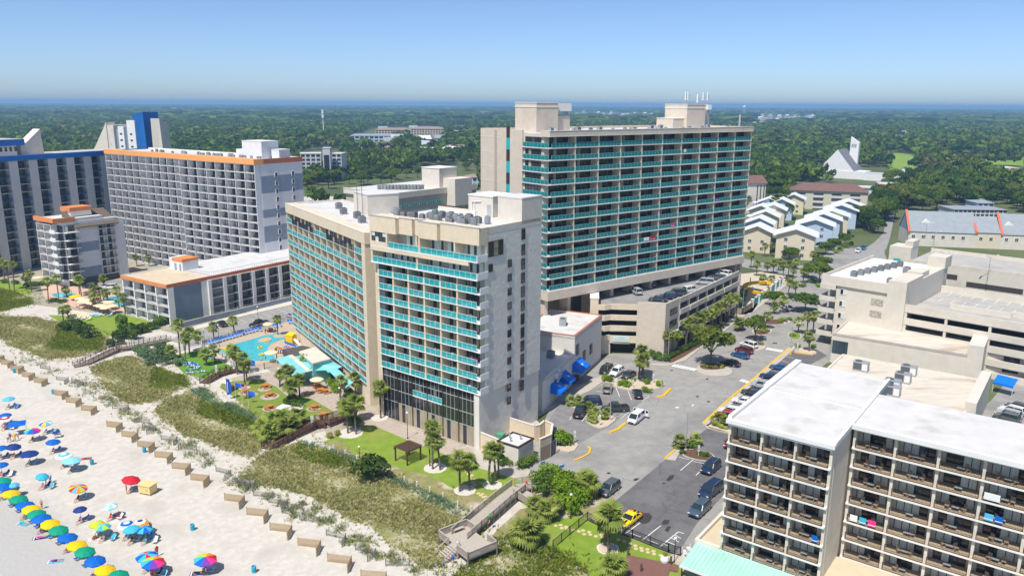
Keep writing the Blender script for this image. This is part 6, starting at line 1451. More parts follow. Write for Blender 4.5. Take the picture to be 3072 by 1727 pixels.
def umbrella(label,px,cols,rad=1.25,h=1.95,tilt=0,n=8,valance=False,group='beach umbrellas',zf=ZA_,name='beach_umbrella',z=0):
    u,v=zf([px])[0];p=G(u,v,h+z+.1);o=thing(name,label,'umbrella',(p.x,p.y,z),rng.uniform(0,.7),group)
    c=link('canopy',umbrella_meshes(cols,rad,n,valance),o,(0,0,h));c.rotation_euler=(R(tilt) *.4,R(tilt),0)
    link('pole',POLE,o,sc=(1,1,h+.3));return p
def sling_chair(colr):
    def mk():
        fr=white;mb=MB();c=UC[colr]
        for s in (-.28,.28): mb.bar((-.42,s,.75),(.3,s,.05),.04,.04,fr).bar((-.3,s,.02),(.45,s,.42),.04,.04,fr)
        se=MB().add([(-.1,-.26,.26),(.45,-.26,.42),(.45,.26,.42),(-.1,.26,.26)],[(0,1,2,3)],c);bk=MB().add([(-.1,-.26,.26),(-.1,.26,.26),(-.46,.26,.88),(-.46,-.26,.88)],[(0,1,2,3)],c)
        return mb.mesh('frame'),se.mesh('seat'),bk.mesh('backrest')
    return cached(('sling',colr),mk)
def chair(label,p,az,colr='blue',group='beach chairs'):
    o=thing('beach_chair',label,'chair',(p[0],p[1],0),R(90 -az),group)
    for nme,me in zip(('frame','seat','backrest'),sling_chair(colr)): link(nme,me,o)
    return o
ROW=[('green',15,828),('blue',25,862),('yellow',70,908),('green',118,943),('blue',163,983),('yellow',203,1010),('green',238,1040),('blue',272,1070),('yellow',327,1105),('green',380,1145),('blue',440,1192),('yellow',500,1243),('green',552,1285),('blue',620,1345),('yellow',683,1403),('green',770,1440)]
ORD=['first','second','third','fourth','fifth','sixth'];seen={}
peeps=[('light','bare','navy','brown'),('tan','black','black','black'),('light','red','red','blond'),('tan','bare','blue','brown'),('light','teal','teal','brown'),('dark','white','grey','black'),('light','pink','pink','blond'),('light','purple','black','brown')]
for q,(c_,x,y) in enumerate(ROW):
    k=seen.get(c_,0);seen[c_] =k+1
    p=umbrella(f'{ORD[k]} {c_} umbrella from the far end of the rental row',(x,y),[c_],1.3,1.9,8,group='rental umbrellas in the diagonal row')
    for s in (-.55,.55): chair(f'low blue chair under the {ORD[k]} {c_} rental umbrella, '+('left' if s < 0 else 'right'),(p.x+.55+s*.8,p.y -.2+s*.5),215,'blue','chairs under the rental umbrellas')
    if q%3 == 1: w=peeps[q%8];person(f'person seated under the {ORD[k]} {c_} rental umbrella',(p.x+.1,p.y -.5),215,'sit',*w)
RB=['red','orange','yellow','lime','teal','blue','purple','pink']
UMB=[('light blue umbrella by the far left beach edge',(55,293),['sky'],1.15,0,False),('blue umbrella behind the red-striped one at the left edge',(30,400),['blue'],1.2,0,False),('red and white ringed umbrella at the left edge',(30,425),['white','red','white'],1.35,0,'rings'),
 ('rainbow umbrella beside the standing family',(210,500),RB,1.35,5,False),('blue, yellow and white panelled umbrella',(298,452),['blue','yellow','sky','white'],1.15,0,False),('royal blue umbrella right of the standing family',(345,572),['blue'],1.2,5,False),('navy umbrella below the standing family',(88,603),['navy'],1.2,10,False),('wide navy umbrella beside the one below the family',(190,648),['navy'],1.45,5,False),('blue and white striped umbrella',(415,662),['white','sky','white'],1.35,0,'rings'),('wide pale blue umbrella beside the striped one',(465,692),['aqua'],1.5,5,False),('blue umbrella over two sitting people mid-beach',(275,797),['teal'],1.0,15,False),('pinwheel umbrella of rainbow panels mid-beach',(508,872),['yellow','red','sky','orange','lime','pink'],1.35,10,False),('bright red umbrella next to the yellow storage box',(853,818),['red'],1.4,12,False),('small navy umbrella above the rainbow row',(520,1010),['navy'],.95,0,False),('white umbrella with blue edge',(718,990),['aqua','white'],1.05,0,False),('lime umbrella at the left of the lime pair',(628,1105),['lime','yellow'],1.05,0,False),('lime and teal umbrella at the right of the lime pair',(668,1123),['lime','teal'],1.1,0,False),('white umbrella with thin blue rings',(825,1110),['white','blue','white'],1.25,0,'rings'),('umbrella with navy centre and yellow rim',(913,1098),['navy','white','orange'],1.15,0,'rings'),('sky blue umbrella in the cluster of four',(858,1138),['teal'],1.2,0,False),('deep blue umbrella in the cluster of four',(942,1140),['blue','teal'],1.1,0,False),('blue and red panelled umbrella behind the big rainbow one',(955,1315),['blue','teal','red','sky'],1.4,0,False),('large rainbow umbrella of the front pair',(995,1355),RB,1.5,6,False),('lone large rainbow umbrella near the bottom edge',(1337,1335),RB,1.5,6,False),('small sky blue umbrella behind the rental row',(90,853),['sky'],.8,0,False),('blue umbrella cut by the left edge',(3,612),['blue'],1.1,0,False),('second blue umbrella cut by the left edge',(6,722),['blue'],1.1,0,False)]
for q,(lb,px,c_,rad,tl,val) in enumerate(UMB):
    p=umbrella(lb,px,c_,rad,1.9,tl,8 if len(c_) != 6 else 12,val,'private beach umbrellas')
    kc=('teal','blue','navy','sky')[q%4]
    if q not in (24,):
        chair('beach chair under the '+lb,(p.x+.6,p.y+.2),200+9*(q%5),kc,'chairs under private umbrellas')
        if q%2 == 0: chair('outer beach chair beside the '+lb,(p.x+1.4,p.y -.3),190+7*(q%5),('blue','teal','white')[q%3],'chairs under private umbrellas')
        w=peeps[(q*3) %8];person('person sitting under the '+lb,(p.x+.15,p.y -.5),205,'sit',*w)
pb=lambda x,y: G(*ZA_([(x,y)])[0])
# square blue shade
sp=G(*ZA_([(110,457)])[0],2.0);sh=thing('beach_tent','square blue fabric sun shade on poles by the left edge','sun shade',(sp.x,sp.y,0),.5)
MB().add([(-1.4,-1.2,1.9),(1.4,-1.2,1.9),(1.4,1.2,2.1),(-1.4,1.2,2.1),(0,0,2.25)],[(0,1,4),(1,2,4),(2,3,4),(3,0,4)],UC['blue']).build('fabric',sh)
for a,b in ((-1.35,-1.15),(1.35,-1.15),(1.35,1.15),(-1.35,1.15)): MB().tube((a,b,0),(a,b,1.95),.02,.02,steel,5).build('pole',sh)
for q,(x,y,pose,az_,w) in enumerate([(55,580,'stand',150,('light','white','navy','brown')),(70,570,'walk',160,('light','purple','purple','blond')),(98,572,'stand',170,('tan','yellow','yellow','brown')),(120,558,'walk',165,('light','white','pink','black')),(826,912,'stand',60,('tan','teal','red','brown')),(985,1160,'stand',200,('light','bare','red','brown')),(1025,1320,'stand',300,('tan','red','red','brown')),(330,840,'stand',20,('light','white','blue','brown')),(300,850,'walk',10,('light','navy','blue','brown')),(275,1010,'stand',200,('light','bare','red','brown'))]):
    person(['standing person in white at the left of the family group','person in purple in the family group','person in yellow in the family group','person at the right of the family group','person in teal standing between red umbrella and storage box','person in red shorts behind the cluster of four umbrellas','person in red behind the front rainbow pair','person standing by the mid-beach chairs','second person by the mid-beach chairs','person standing behind the rental row'][q],pb(x,y),az_,pose,*w)
for q,(x,y,az_,c_) in enumerate([(630,1203,60,'white'),(360,1352,75,'sky'),(150,1108,110,'teal'),(1290,1430,80,'navy'),(265,1198,70,'navy'),(555,685,75,'red')]):
    p=pb(x,y);lb=['sunbather below the lime umbrella pair','sunbather on a pale towel near the water','sunbather left of the rental row','sunbather left of the lone rainbow umbrella','dark towel sunbather beside the rental row','sunbather right of the pale blue umbrella'][q]
    tw=link('beach_towel',cached(('towel',c_),lambda: MB().box(-1.0,1.0,-.45,.45,0,.03,UC[c_]).box(-.9,-.75,-.46,.46,.005,.034,UC['white']).mesh('beach_towel')),None,(p.x,p.y,.01),R(90 -az_));tag(tw,'towel under the '+lb,'towel')
    person(lb,p,az_,'lie',*peeps[(q*5+2) %8],z=.03)
# barrels, box, cooler
bb_=MB().lathe([(.30,0),(.31,.3),(.29,.32),(.31,.6),(.30,.92),(.25,.92),(.25,.7),(0,.7)],UC['teal'],14).mesh('drum')
bl_=MB().lathe([(.32,.02),(.32,.06)],blackp,14).mesh('band')
for q,(x,y) in enumerate([(94,125),(347,262),(941,642),(600,722),(1255,1147),(1655,1422)]):
    o=thing('trash_barrel',['blue barrel at the first drift fences','blue barrel left of the gap in the drift fences','blue barrel in front of the middle drift fence','blue barrel right of the pale blue umbrella','blue barrel alone on the open sand','blue barrel near the bottom edge'][q],'trash can',pb(x,y),0,'blue trash barrels');link('drum',bb_,o);link('band',bl_,o,(0,0,.3));link('band',bl_,o,(0,0,.62))
ybox=M('yellow_box',(.80,.60,.26),(.74,.55,.23),1,.6);bx=thing('storage_box','pale yellow wooden storage box on the sand by the red umbrella','storage box',pb(965,905),R(-18))
MB().box(-1.1,1.1,-.8,.8,.25,1.5,ybox).build('body',bx);MB().box(-1.2,1.2,-.9,.9,1.5,1.6,ybox).build('lid',bx);MB().box(-1.0,-.85,-.7,.7,0,.25,wood_g).box(.85,1.0,-.7,.7,0,.25,wood_g).build('skid',bx);MB().box(.3,.8,-.83,-.8,.8,.95,wood_t).build('latch',bx)
rc=thing('red_cooler','round red cooler bag on the sand above the cluster of four','cooler',pb(782,1065));MB().lathe([(.32,0),(.46,.15),(.42,.42),(.2,.55),(0,.56)],UC['red'],12).build('body',rc);MB().bar((-.2,0,.55),(.2,0,.62),.05,.03,blackp).build('handle',rc)
wc=thing('lifeguard_cart','white folding beach cart with dark shade near the family group','cart',pb(375,545),.4);MB().box(-.6,.6,-.4,.4,.3,.6,white).build('tray',wc);MB().box(-.7,.5,-.45,.45,1.0,1.05,UC['navy']).build('shade',wc)
for a,b in ((-.55,-.35),(.55,-.35),(.55,.35),(-.55,.35)): MB().bar((a,b,0),(a,b,1.0),.04,.04,white).build('leg',wc)
# drift fences: pale slatted V panels and older dark wire ones behind
def slat_panel(w,h,mat,gap,cov=.36):
    mb=MB();n=int(w/gap)
    for i in range(n): x=w*(i+.5) /n;mb.box(x -gap*cov,x+gap*cov,-.012,.012,.05+.04*math.sin(i*1.7),h+.04*math.sin(i*2.3),mat)
    mb.box(0,w,-.02,.02,.3,.32,mat).box(0,w,-.02,.02,h -.25,h -.23,mat);
    for x in (0,w): mb.box(x -.05,x+.05,-.05,.05,0,h+.1,mat)
    return mb.mesh('slat_panel')
oldw=M('grey_slats',(.17,.17,.16),(.22,.21,.19),4,.9)
PAN_A,PAN_B=slat_panel(3.4,1.25,wood_t,.115),slat_panel(2.1,1.25,wood_t,.115);OLD_A,OLD_B=slat_panel(3.2,.95,oldw,.14,.13),slat_panel(1.9,.95,oldw,.14,.13)
FEN=[(2,1078),(31,1095),(64.5,1114),(101,1131),(161,1168),(197,1190),(243,1213),(319,1261),(364,1290),(411,1320),(463,1351),(514.6,1384),(571,1417.5),(672.6,1478),(739.4,1520.7),(809,1566),(893,1611),(982,1658),(1082,1707),(-25,1062)]
for q,(u,v) in enumerate(FEN):
    p=G(u,v,1.25);o=thing('drift_fence','pale slatted V-shaped drift fence in the row along the sand' if False else f'pale slatted drift fence, number {q + 1} of the row counted from the far left','fence',(p.x,p.y,0),R(-10) +random.uniform(-.05,.05),'pale drift fences');o['label'] =f'pale slatted drift fence, {("first second third fourth fifth sixth seventh eighth ninth tenth eleventh twelfth thirteenth fourteenth fifteenth sixteenth seventeenth eighteenth nineteenth last".split())[q]} of the row along the sand' if q < 19 else 'pale slatted drift fence cut by the left edge'
    link('slat_panel',PAN_A,o);link('slat_panel',PAN_B,o,(3.4,0,0),R(-82))
OLDF=Z2_([(165,740),(290,795),(390,845),(545,935),(765,1060),(1005,1180),(1255,1310),(30,640)]) +ZA_([(365,145),(875,415),(925,455),(1048,528),(1160,592),(1405,732),(1515,810),(260,70),(465,165),(730,330)])
for q,(u,v) in enumerate(OLDF):
    p=G(u,v,1.0);o=thing('weathered_fence','dark weathered slat fence half buried at the dune foot','fence',(p.x,p.y,0),R(-12) +random.uniform(-.25,.25),'weathered fences at the dune foot')
    link('slat_panel',OLD_A,o)
    if q%3: link('slat_panel',OLD_B,o,(3.2,0,0),R(-80+random.uniform(-15,15)))

# ================================================================== BOARDWALKS
def boardwalk(label,zf,path,width,mat,rail=True,z0=.5,ramp=None,solid=False,railh=1.05):
    pts=gpts(zf(path));o=thing('boardwalk',label,'boardwalk',pts[0]);org=pts[0]
    zs=ramp or [z0] *len(pts)
    for i in range(len(pts) -1):
        a,b=pts[i] -org,pts[i+1] -org;d=(b -a);L=d.length;d.normalize();n=Vector((-d.y,d.x,0)) *width/2;za,zb=zs[i],zs[i+1]
        mb=MB();k=max(2,int(L/.28))
        for j in range(k):
            t0,t1=j/k,(j+.93) /k;p0=a+(b -a) *t0;p1=a+(b -a) *t1;h0=za+(zb -za) *t0;h1=za+(zb -za) *t1
            mb.add([(p0 -n).to_tuple()[:2] +(h0,),(p1 -n).to_tuple()[:2] +(h1,),(p1+n).to_tuple()[:2] +(h1,),(p0+n).to_tuple()[:2] +(h0,)],[(0,1,2,3)],mat)
        for s in (-.45,0,.45): mb.bar((a+n*2*s) +Vector((0,0,za -.12)),(b+n*2*s) +Vector((0,0,zb -.12)),.1,.18,mat)
        mb.build('deck',o)
        if rail:
            for s in (-1,1):
                off=n*s;rl=MB();m=max(2,int(L/1.7) +1)
                for j in range(m+1):
                    t=j/m;q=a+(b -a) *t+off;MB().box(-.06,.06,-.06,.06,0,za+(zb -za) *t+railh+.06,mat).build('post',o,(q.x,q.y,0))
                for h in ((railh,railh -.35,.45) if not solid else (railh,.15)): rl.bar(a+off+Vector((0,0,za+h)),b+off+Vector((0,0,zb+h)),.06 if h < railh else .16,.1 if h < railh else .05,mat)
                if solid:
                    nb_=int(L/.22)
                    for j in range(nb_): t=(j+.5) /nb_;q=a+(b -a) *t+off;hh=za+(zb -za) *t;rl.box(q.x -.04,q.x+.04,q.y -.04,q.y+.04,hh+.1,hh+railh,mat)
                rl.build('rail',o)
    return o
boardwalk('weathered grey-brown boardwalk zigzagging over the left dune',L4_,[(740,1340),(850,1320),(1110,1210),(1170,1185),(1330,1165),(1470,1130),(1700,1075)],2.2,M('left_boards',(.20,.15,.12),(.27,.21,.17),5,.9),ramp=[.15,.35,.7,.7,.7,.6,.3])
boardwalk('dark brown boardwalk between lawn and dunes',Z2_,[(280,410),(450,320),(670,220),(760,215),(960,135)],2.6,wood_b,ramp=[.2,.5,.8,.8,.4],solid=True)
boardwalk('low brown boardwalk by the flag poles',Z6_,[(-190,975),(-60,905),(60,870),(170,845)],2.0,wood_b,ramp=[.3,.6,.6,.3])
bwk=boardwalk('long grey boardwalk running from the lot to the beach stairs',Z3_,[(560,715),(430,760),(300,870),(60,1080),(-60,1185)],2.6,wood_g,ramp=[.4,.9,1.1,1.1,1.1],solid=True)
pf=thing('beach_platform','grey wooden lookout platform with benches and stairs down to the sand','platform',G(*Z2_([(1930,1230)])[0]),R(-52))
pz=1.17
MB().box(-3.6,3.6,-2.4,2.4,pz -.12,pz,wood_g).build('deck',pf)
for (x0,y0_,x1,y1_) in ((-3.6,-2.4,-1.1,-2.4),(1.1,-2.4,3.6,-2.4),(-3.6,-2.4,-3.6,2.4),(3.6,-2.4,3.6,2.4),(-3.6,2.4,-1.4,2.4),(1.4,2.4,3.6,2.4)):
    mb=MB().bar((x0,y0_,pz+1.05),(x1,y1_,pz+1.05),.18,.06,wood_g).bar((x0,y0_,pz+.15),(x1,y1_,pz+.15),.06,.1,wood_g);L_=math.hypot(x1 -x0,y1_ -y0_);k=int(L_/.17)
    for j in range(k): t=(j+.5) /k;mb.box(x0+(x1 -x0) *t -.045,x0+(x1 -x0) *t+.045,y0_+(y1_ -y0_) *t -.045,y0_+(y1_ -y0_) *t+.045,pz+.1,pz+1.04,wood_g)
    mb.build('rail',pf)
    for (x,y) in ((x0,y0_),(x1,y1_)): MB().box(-.08,.08,-.08,.08,0,pz+1.12,wood_g).build('post',pf,(x,y,0))
for s in (-1,1): MB().box(-.25,.25,-.9,.9,pz+.4,pz+.46,wood_g).box(-.2,.2,-.8,-.7,pz,pz+.4,wood_g).box(-.2,.2,.7,.8,pz,pz+.4,wood_g).build('bench',pf,(s*3.1,0.6,0))
for k in range(6): MB().box(-1.1,1.1,-.16,.16,0,.06,wood_g).build('stair_tread',pf,(0,-2.6 -k*.34,pz -.2 -k*.17))
for s in (-1.15,1.15): MB().bar((s,-2.4,pz+.95),(s,-4.6,.85),.1,.1,wood_g).bar((s,-4.6,0),(s,-4.6,.9),.1,.1,wood_g).build('stair_rail',pf)
for q,(x,y,az_,w) in enumerate([(1855,1265,150,('light','white','white','brown')),(1812,1350,215,('light','blue','blue','black')),(1735,1390,215,('light','blue','navy','black'))]):
    person(['person in white coming down the beach stairs','person in blue at the foot of the beach stairs','child in blue walking on the sand below the stairs'][q],G(*Z2_([(x,y)])[0]),az_,'walk',*w,sc=1 if q < 2 else .75,z=.5 if q == 0 else 0)
person('person in a green shirt walking up the grey boardwalk',G(*Z3_([(188,1015)])[0],1.1),40,'walk','light','green','navy','black',z=1.12)
person('person in red and white at the head of the grey boardwalk',G(*Z3_([(492,740)])[0],.8),40,'stand','light','red','white','brown',z=.85)
# spur platform at the boardwalk head
sp2=thing('boardwalk_corner','small railed corner deck with shower post at the boardwalk head','platform',G(*Z3_([(500,830)])[0]),R(-52));MB().box(-1.9,1.9,-1.3,1.3,.6,.72,wood_g).build('deck',sp2)
for (a,b,c,d) in ((-1.9,-1.3,1.9,-1.3),(1.9,-1.3,1.9,1.3)):
    mb=MB().bar((a,b,1.75),(c,d,1.75),.16,.06,wood_g);k=18
    for j in range(k): t=(j+.5) /k;mb.box(a+(c -a) *t -.06,a+(c -a) *t+.06,b+(d -b) *t -.06,b+(d -b) *t+.06,.6,1.74,wood_g)
    mb.build('rail',sp2)
for (x,y) in ((-1.9,-1.3),(1.9,-1.3),(1.9,1.3),(-1.9,1.3)): MB().box(-.07,.07,-.07,.07,0,1.8,wood_g).build('post',sp2,(x,y,0))

# ================================================================== LAWN FURNITURE, POOL, BAR
pg=thing('pergola','dark brown slatted pergola standing on the lawn','pergola',G(1222.5,1396),0)
c0,c1,c2=G(1187,1381.5),G(1222,1396.5),G(1262,1378.9);e1=(c0 -c1);e2=(c2 -c1);pg.location=c1
for i,q in enumerate((Vector((0,0,0)),e1,e2,e1+e2)): MB().box(-.11,.11,-.11,.11,0,2.5,wood_b).build('post',pg,(q.x,q.y,0),math.atan2(e2.y,e2.x))
n2=e2.normalized();n1=e1.normalized()
for q in (Vector((0,0,0)),e1): MB().bar(q -n2*.35+Vector((0,0,2.45)),q+e2+n2*.35+Vector((0,0,2.45)),.1,.22,wood_b).build('beam',pg)
for i in range(9):
    q=e2*(i/8);MB().bar(q -n1*.4+Vector((0,0,2.62)),q+e1+n1*.4+Vector((0,0,2.62)),.07,.18,wood_b).build('rafter',pg)
for i in range(11):
    q=e1*(i/10);MB().bar(q -n2*.35+Vector((0,0,2.74)),q+e2+n2*.35+Vector((0,0,2.74)),.16,.05,wood_b).build('slat',pg)
# octagonal picnic tables
def octa(r,z0,z1,mat,n=8): return MB().prism([(r*math.cos(math.pi/8+i*math.pi/4),r*math.sin(math.pi/8+i*math.pi/4)) for i in range(n)],z0,z1,mat)
PT_TOP=octa(.75,.7,.76,redwood).mesh('table_top');
def ring_seat():
    mb=MB()
    for i in range(8):
        if i%4 == 1: continue
        a=math.pi/4*i;b=a+math.pi/4*.9;mb.prism([(.98*math.cos(a),.98*math.sin(a)),(1.28*math.cos(a),1.28*math.sin(a)),(1.28*math.cos(b),1.28*math.sin(b)),(.98*math.cos(b),.98*math.sin(b))],.42,.47,redwood)
    return mb.mesh('bench_seat')
def tlegs():
    mb=MB()
    for i in range(4): a=i*math.pi/2;mb.bar((.25*math.cos(a),.25*math.sin(a),.7),(1.1*math.cos(a),1.1*math.sin(a),.02),.08,.1,redwood)
    mb.bar((-1.1,0,.38),(1.1,0,.38),.08,.1,redwood).bar((0,-1.1,.38),(0,1.1,.38),.08,.1,redwood);return mb.mesh('legs')
PICNIC=Proto('picnic_table','picnic table','octagonal picnic tables',[('table_top',PT_TOP),('bench_seat',ring_seat()),('legs',tlegs())])
for q,(x,y,lb) in enumerate([(430,1015,'orange picnic table nearest the pool fence on the lawn'),(235,1068,'orange picnic table beside the blue flags'),(90,1030,'picnic table in the shade left of the blue flags'),(475,1100,'orange picnic table in the middle paver circle'),(475,1225,'orange picnic table in the lower left paver circle'),(618,1290,'picnic table shaded by the white umbrella'),(920,1225,'orange picnic table right of the palm bed'),(1015,1300,'orange picnic table closest to the brown boardwalk'),(950,1005,'picnic table under the beige plaza umbrella'),(985,1055,'left of the two touching picnic tables on the plaza'),(1035,1065,'right of the two touching picnic tables on the plaza'),(700,1130,'picnic table half hidden by the palm bed'),(795,1375,'picnic table hidden behind the fan palm clump'),(485,445,'picnic table on the far side of the pool')]):
    PICNIC.put(lb,G(*Z6_([(x,y)])[0]),q*.3)
lid=thing('wooden_hatch','low orange wooden hatch on the plaza paving','hatch',G(*Z6_([(865,1072)])[0]),.4);MB().box(-.8,.8,-.5,.5,0,.18,redwood).build('lid',lid);MB().box(-.85,.85,-.55,.55,0,.06,wood_b).build('frame',lid)
umbrella('beige umbrella over the plaza picnic table',(945,925),['tan'],1.5,2.4,0,8,False,'plaza umbrellas',Z6_,'patio_umbrella')
umbrella('white umbrella over a shaded picnic table',(612,1200),['white'],1.5,2.4,0,4,False,'plaza umbrellas',Z6_,'patio_umbrella')
umbrella('beige umbrella by the low boardwalk and flags',(40,945),['tan'],1.4,2.3,0,4,False,'plaza umbrellas',Z6_,'patio_umbrella')
umbrella('small white umbrella by the blue flags',(225,1010),['tan'],1.2,2.2,0,4,False,'plaza umbrellas',Z6_,'patio_umbrella')
umbrella('cream umbrella at the far side of the pool',(455,370),['tan'],1.4,2.4,0,8,False,'pool umbrellas',Z6_,'patio_umbrella')
umbrella('cream mushroom shade standing in the pool',(485,655),['tan'],1.6,2.6,0,10,False,'pool umbrellas',Z6_,'patio_umbrella')
# flags
flagb=M('flag_blue',(.02,.12,.55),rough=.8)
for q,(x,y,h) in enumerate(((45,1130,4.6),(135,1150,4.2),(200,1190,4.8),(265,1240,4.2))):
    o=thing('flag_pole',['tall blue feather banner at the lawn edge','blue flag on the second pole from the left','red and white flag on its pole by the palms','drooping blue flag on the right pole'][q],'flag',G(*Z6_([(x,y)])[0]),0,'flags at the lawn edge');MB().tube((0,0,0),(0,0,h),.045,.03,white,6).build('pole',o)
    if q == 0: MB().add([(.05,0,.9),(1.0,.1,1.2),(1.15,-.1,3.2),(.75,0,4.4),(.05,0,4.6)],[(0,1,2,3,4)],flagb).box(.3,.42,-.16,-.14,1.6,3.8,white).build('banner',o)
    elif q == 2: 
        mb=MB()
        for i in range(7): mb.add([(.05,0,h -.2 -i*.16),(1.2,.25,h -.5 -i*.16),(1.2,.25,h -.66 -i*.16),(.05,0,h -.36 -i*.16)],[(0,1,2,3)],CL['red'] if i%2 == 0 else CL['white'])
        mb.add([(.04,-.02,h -.2),(.55,.07,h -.32),(.55,.07,h -.8),(.04,-.02,h -.7)],[(0,1,2,3)],CL['navy']);mb.build('flag',o)
    else: MB().add([(.05,0,h -.1),(1.3,.3,h -.5),(1.4,-.1,h -1.4),(.05,0,h -1.1)],[(0,1,2,3)],flagb).box(.5,.75,-.02,.22,h -.95,h -.7,white).build('flag',o)
# rope posts along lawn edge
posts=Z2_([(735,350),(827,392),(922,435),(1018,480),(1130,540),(1410,650),(1513,695),(1620,740),(1728,790),(1850,860),(1960,900),(2080,950)]);prev=None
for q,(u,v) in enumerate(posts):
    p=G(u,v+6);o=thing('rope_post','white rope post along the lawn and dune edge','post',p,0,'white rope posts');MB().lathe([(.10,0),(.10,.85),(.13,.88),(.13,.95),(0,1.0)],white,8).build('post',o)
    if prev is not None and (p -prev).length < 9:
        rp_=MB();a=Vector((0,0,.8));b=prev -p+Vector((0,0,.8));k=6
        for j in range(k):
            t0,t1=j/k,(j+1) /k;f_=lambda t: a+(b -a) *t -Vector((0,0,.55*4*t*(1 -t)));rp_.tube(f_(t0),f_(t1),.03,.03,wood_t,5)
        rp_.build('rope',o)
    prev=p
# stepping stones belong to the lawn
lawns=[o for o in col.objects if o.name.startswith('lawn')]
STONE=MB().lathe([(.32,0),(.32,.05),(.27,.07),(0,.07)],M('stepping_stone',(.62,.50,.28),(.55,.44,.25),3,.9),9).mesh('stepping_stone')
for (x,y) in [(1905,550),(1915,570),(1925,590),(1938,610),(1950,635),(1962,655),(1975,680),(1990,700),(1940,560),(1955,590),(1968,620),(1985,655),(2020,770),(2040,785),(2060,800),(2080,820),(2105,845),(2130,870),(2055,775),(2080,795),(2110,820)]: p=G(*Z2_([(x,y)])[0]);link('stepping_stone',STONE,lawns[3],(p.x,p.y,.05))
for (x,y) in [(925,1082),(960,1075),(1010,1088),(970,1105),(1020,1108),(1065,1122),(1105,1110),(1120,1130),(880,1070),(690,1010),(735,1035),(775,1030),(820,1045),(785,1055),(825,1062),(1250,1150),(1300,1165),(1345,1182),(1350,1210),(1390,1200),(1395,1225),(1440,1220),(1445,1240),(1490,1230),(1495,1255),(1540,1245),(1545,1268),(1600,1280)]: p=G(*Z3_([(x,y)])[0]);link('stepping_stone',STONE,lawns[4],(p.x,p.y,.05))
# stone rings and gravel beds round palms
for (zf,x,y,rx,lb) in ((Z2_,1665,562,95,'round bed of white gravel holding three palms'),(Z2_,1910,745,90,'white stone ring with two palms'),(Z2_,2135,700,80,'white stone ring beside the white service building'),(Z2_,965,275,105,'white gravel bed by the brown boardwalk'),(Z3_,1165,1225,95,'pebble ring around the lower lawn palm'),(Z6_,715,1215,100,'pale gravel bed around the picnic lawn palms'),(Z6_,1580,1320,80,'pale bed around the palm at the glass corner')):
    c=G(*zf([(x,y)])[0]);s_={Z2_: 2.7475,Z3_: 2.7475,Z6_: 3.3516}[zf];r_=rx/s_*c.y/2350;o=thing('gravel_bed',lb,'planting bed',c);n=18
    MB().prism([(r_*(1+.06*math.sin(i*2.2)) *math.cos(2*math.pi*i/n),r_*(1+.06*math.cos(i*1.7)) *math.sin(2*math.pi*i/n)) for i in range(n)],0,.1,pebble if zf is Z3_ else M('white_gravel',(.66,.60,.52),(.55,.50,.43),3,.95,.5,9)).build('gravel',o)
    mb=MB()
    for i in range(34):
        t=2*math.pi*i/34;q=r_*random.uniform(.96,1.06);s=random.uniform(.12,.2);mb.lathe([(s,.0),(s*.9,s*.8),(0,s*1.1)],M('white_stone',(.68,.64,.58),rough=.9),6,(q*math.cos(t),q*math.sin(t),0))
    mb.build('stone_edge',o)
# lamps
def lamp(label,p,h,head='globe'):
    o=thing('lamp_post',label,'lamp post',p,0,'black lamp posts');MB().lathe([(.16,0),(.14,.2),(.055,.35),(.05,h)],dark,8).build('pole',o);MB().lathe([(.08,0),(.22,.12),(.2,.3),(.05,.42)],dark if head == 'dark' else white,8).build('lantern',o,(0,0,h));return o
for (zf,x,y,cy,lb) in ((Z2_,1437,315,110,'black lamp post between paving and lawn'),(Z2_,1040,475,390,'short grey light post at the rope line'),(Z6_,575,1010,830,'black lamp post by the teal bar'),(Z6_,1180,1170,1025,'black lamp post on the plaza by the hedge'),(Z3_,857,975,785,'black lamp post in the bushes by the boardwalk'),(Z3_,1710,1335,1145,'black lamp post at the canopy corner'),(ZP_,1215,1430,1190,'dark lamp post with box at the car park corner'),(ZP_,1425,1430,1130,'thin dark pole by the pool fence'),(ZP_,1990,1200,870,'thin dark pole in the upper car park'),(ZQ_,630,1180,1090,'short black lamp by the left hotel pool')):
    (bx_,by_),(cx_,cy_) =zf([(x,y)])[0],zf([(x,cy)])[0];p=G(bx_,by_);lamp(lb,p,max(1.5,height_at(p,cy_)))
def street_light(label,p,h,arms,az=0):
    o=thing('street_light',label,'street light',p,az,'grey street lights');MB().tube((0,0,0),(0,0,h),.11,.07,steel,8).lathe([(.28,0),(.28,.35),(.12,.4)],concrete,10).build('pole',o)
    for a in arms: MB().tube((0,0,h -.1),(1.7*math.cos(a),1.7*math.sin(a),h+.7),.05,.04,steel,6).build('arm',o);MB().box(-.15,.45,-.15,.15,-.06,.1,white).build('lamp_head',o,(1.75*math.cos(a),1.75*math.sin(a),h+.72),a)
for (zf,x,y,cy,arms,lb) in ((Z3_,1805,415,100,(.9,2.9),'two-armed street light by the planted kerb bed'),(Z5_,1395,950,390,(.9,),'street light in the pebble island of the lot'),(Z7_,745,450,90,(.2,),'street light at the parking deck corner'),(ZR_,460,1090,905,(2.9,.2),'two-armed street light at the crosswalk'),(ZR_,75,760,610,(.3,),'street light by the tan fence'),(Z3_,300,270,140,(.4,),'low wall light by the hotel gable'),(ZR_,1535,860,800,(1,),'small light behind the cream hall')):
    (bx_,by_),(cx_,cy_) =zf([(x,y)])[0],zf([(x,cy)])[0];p=G(bx_,by_);street_light(lb,p,max(2,height_at(p,cy_)),arms)
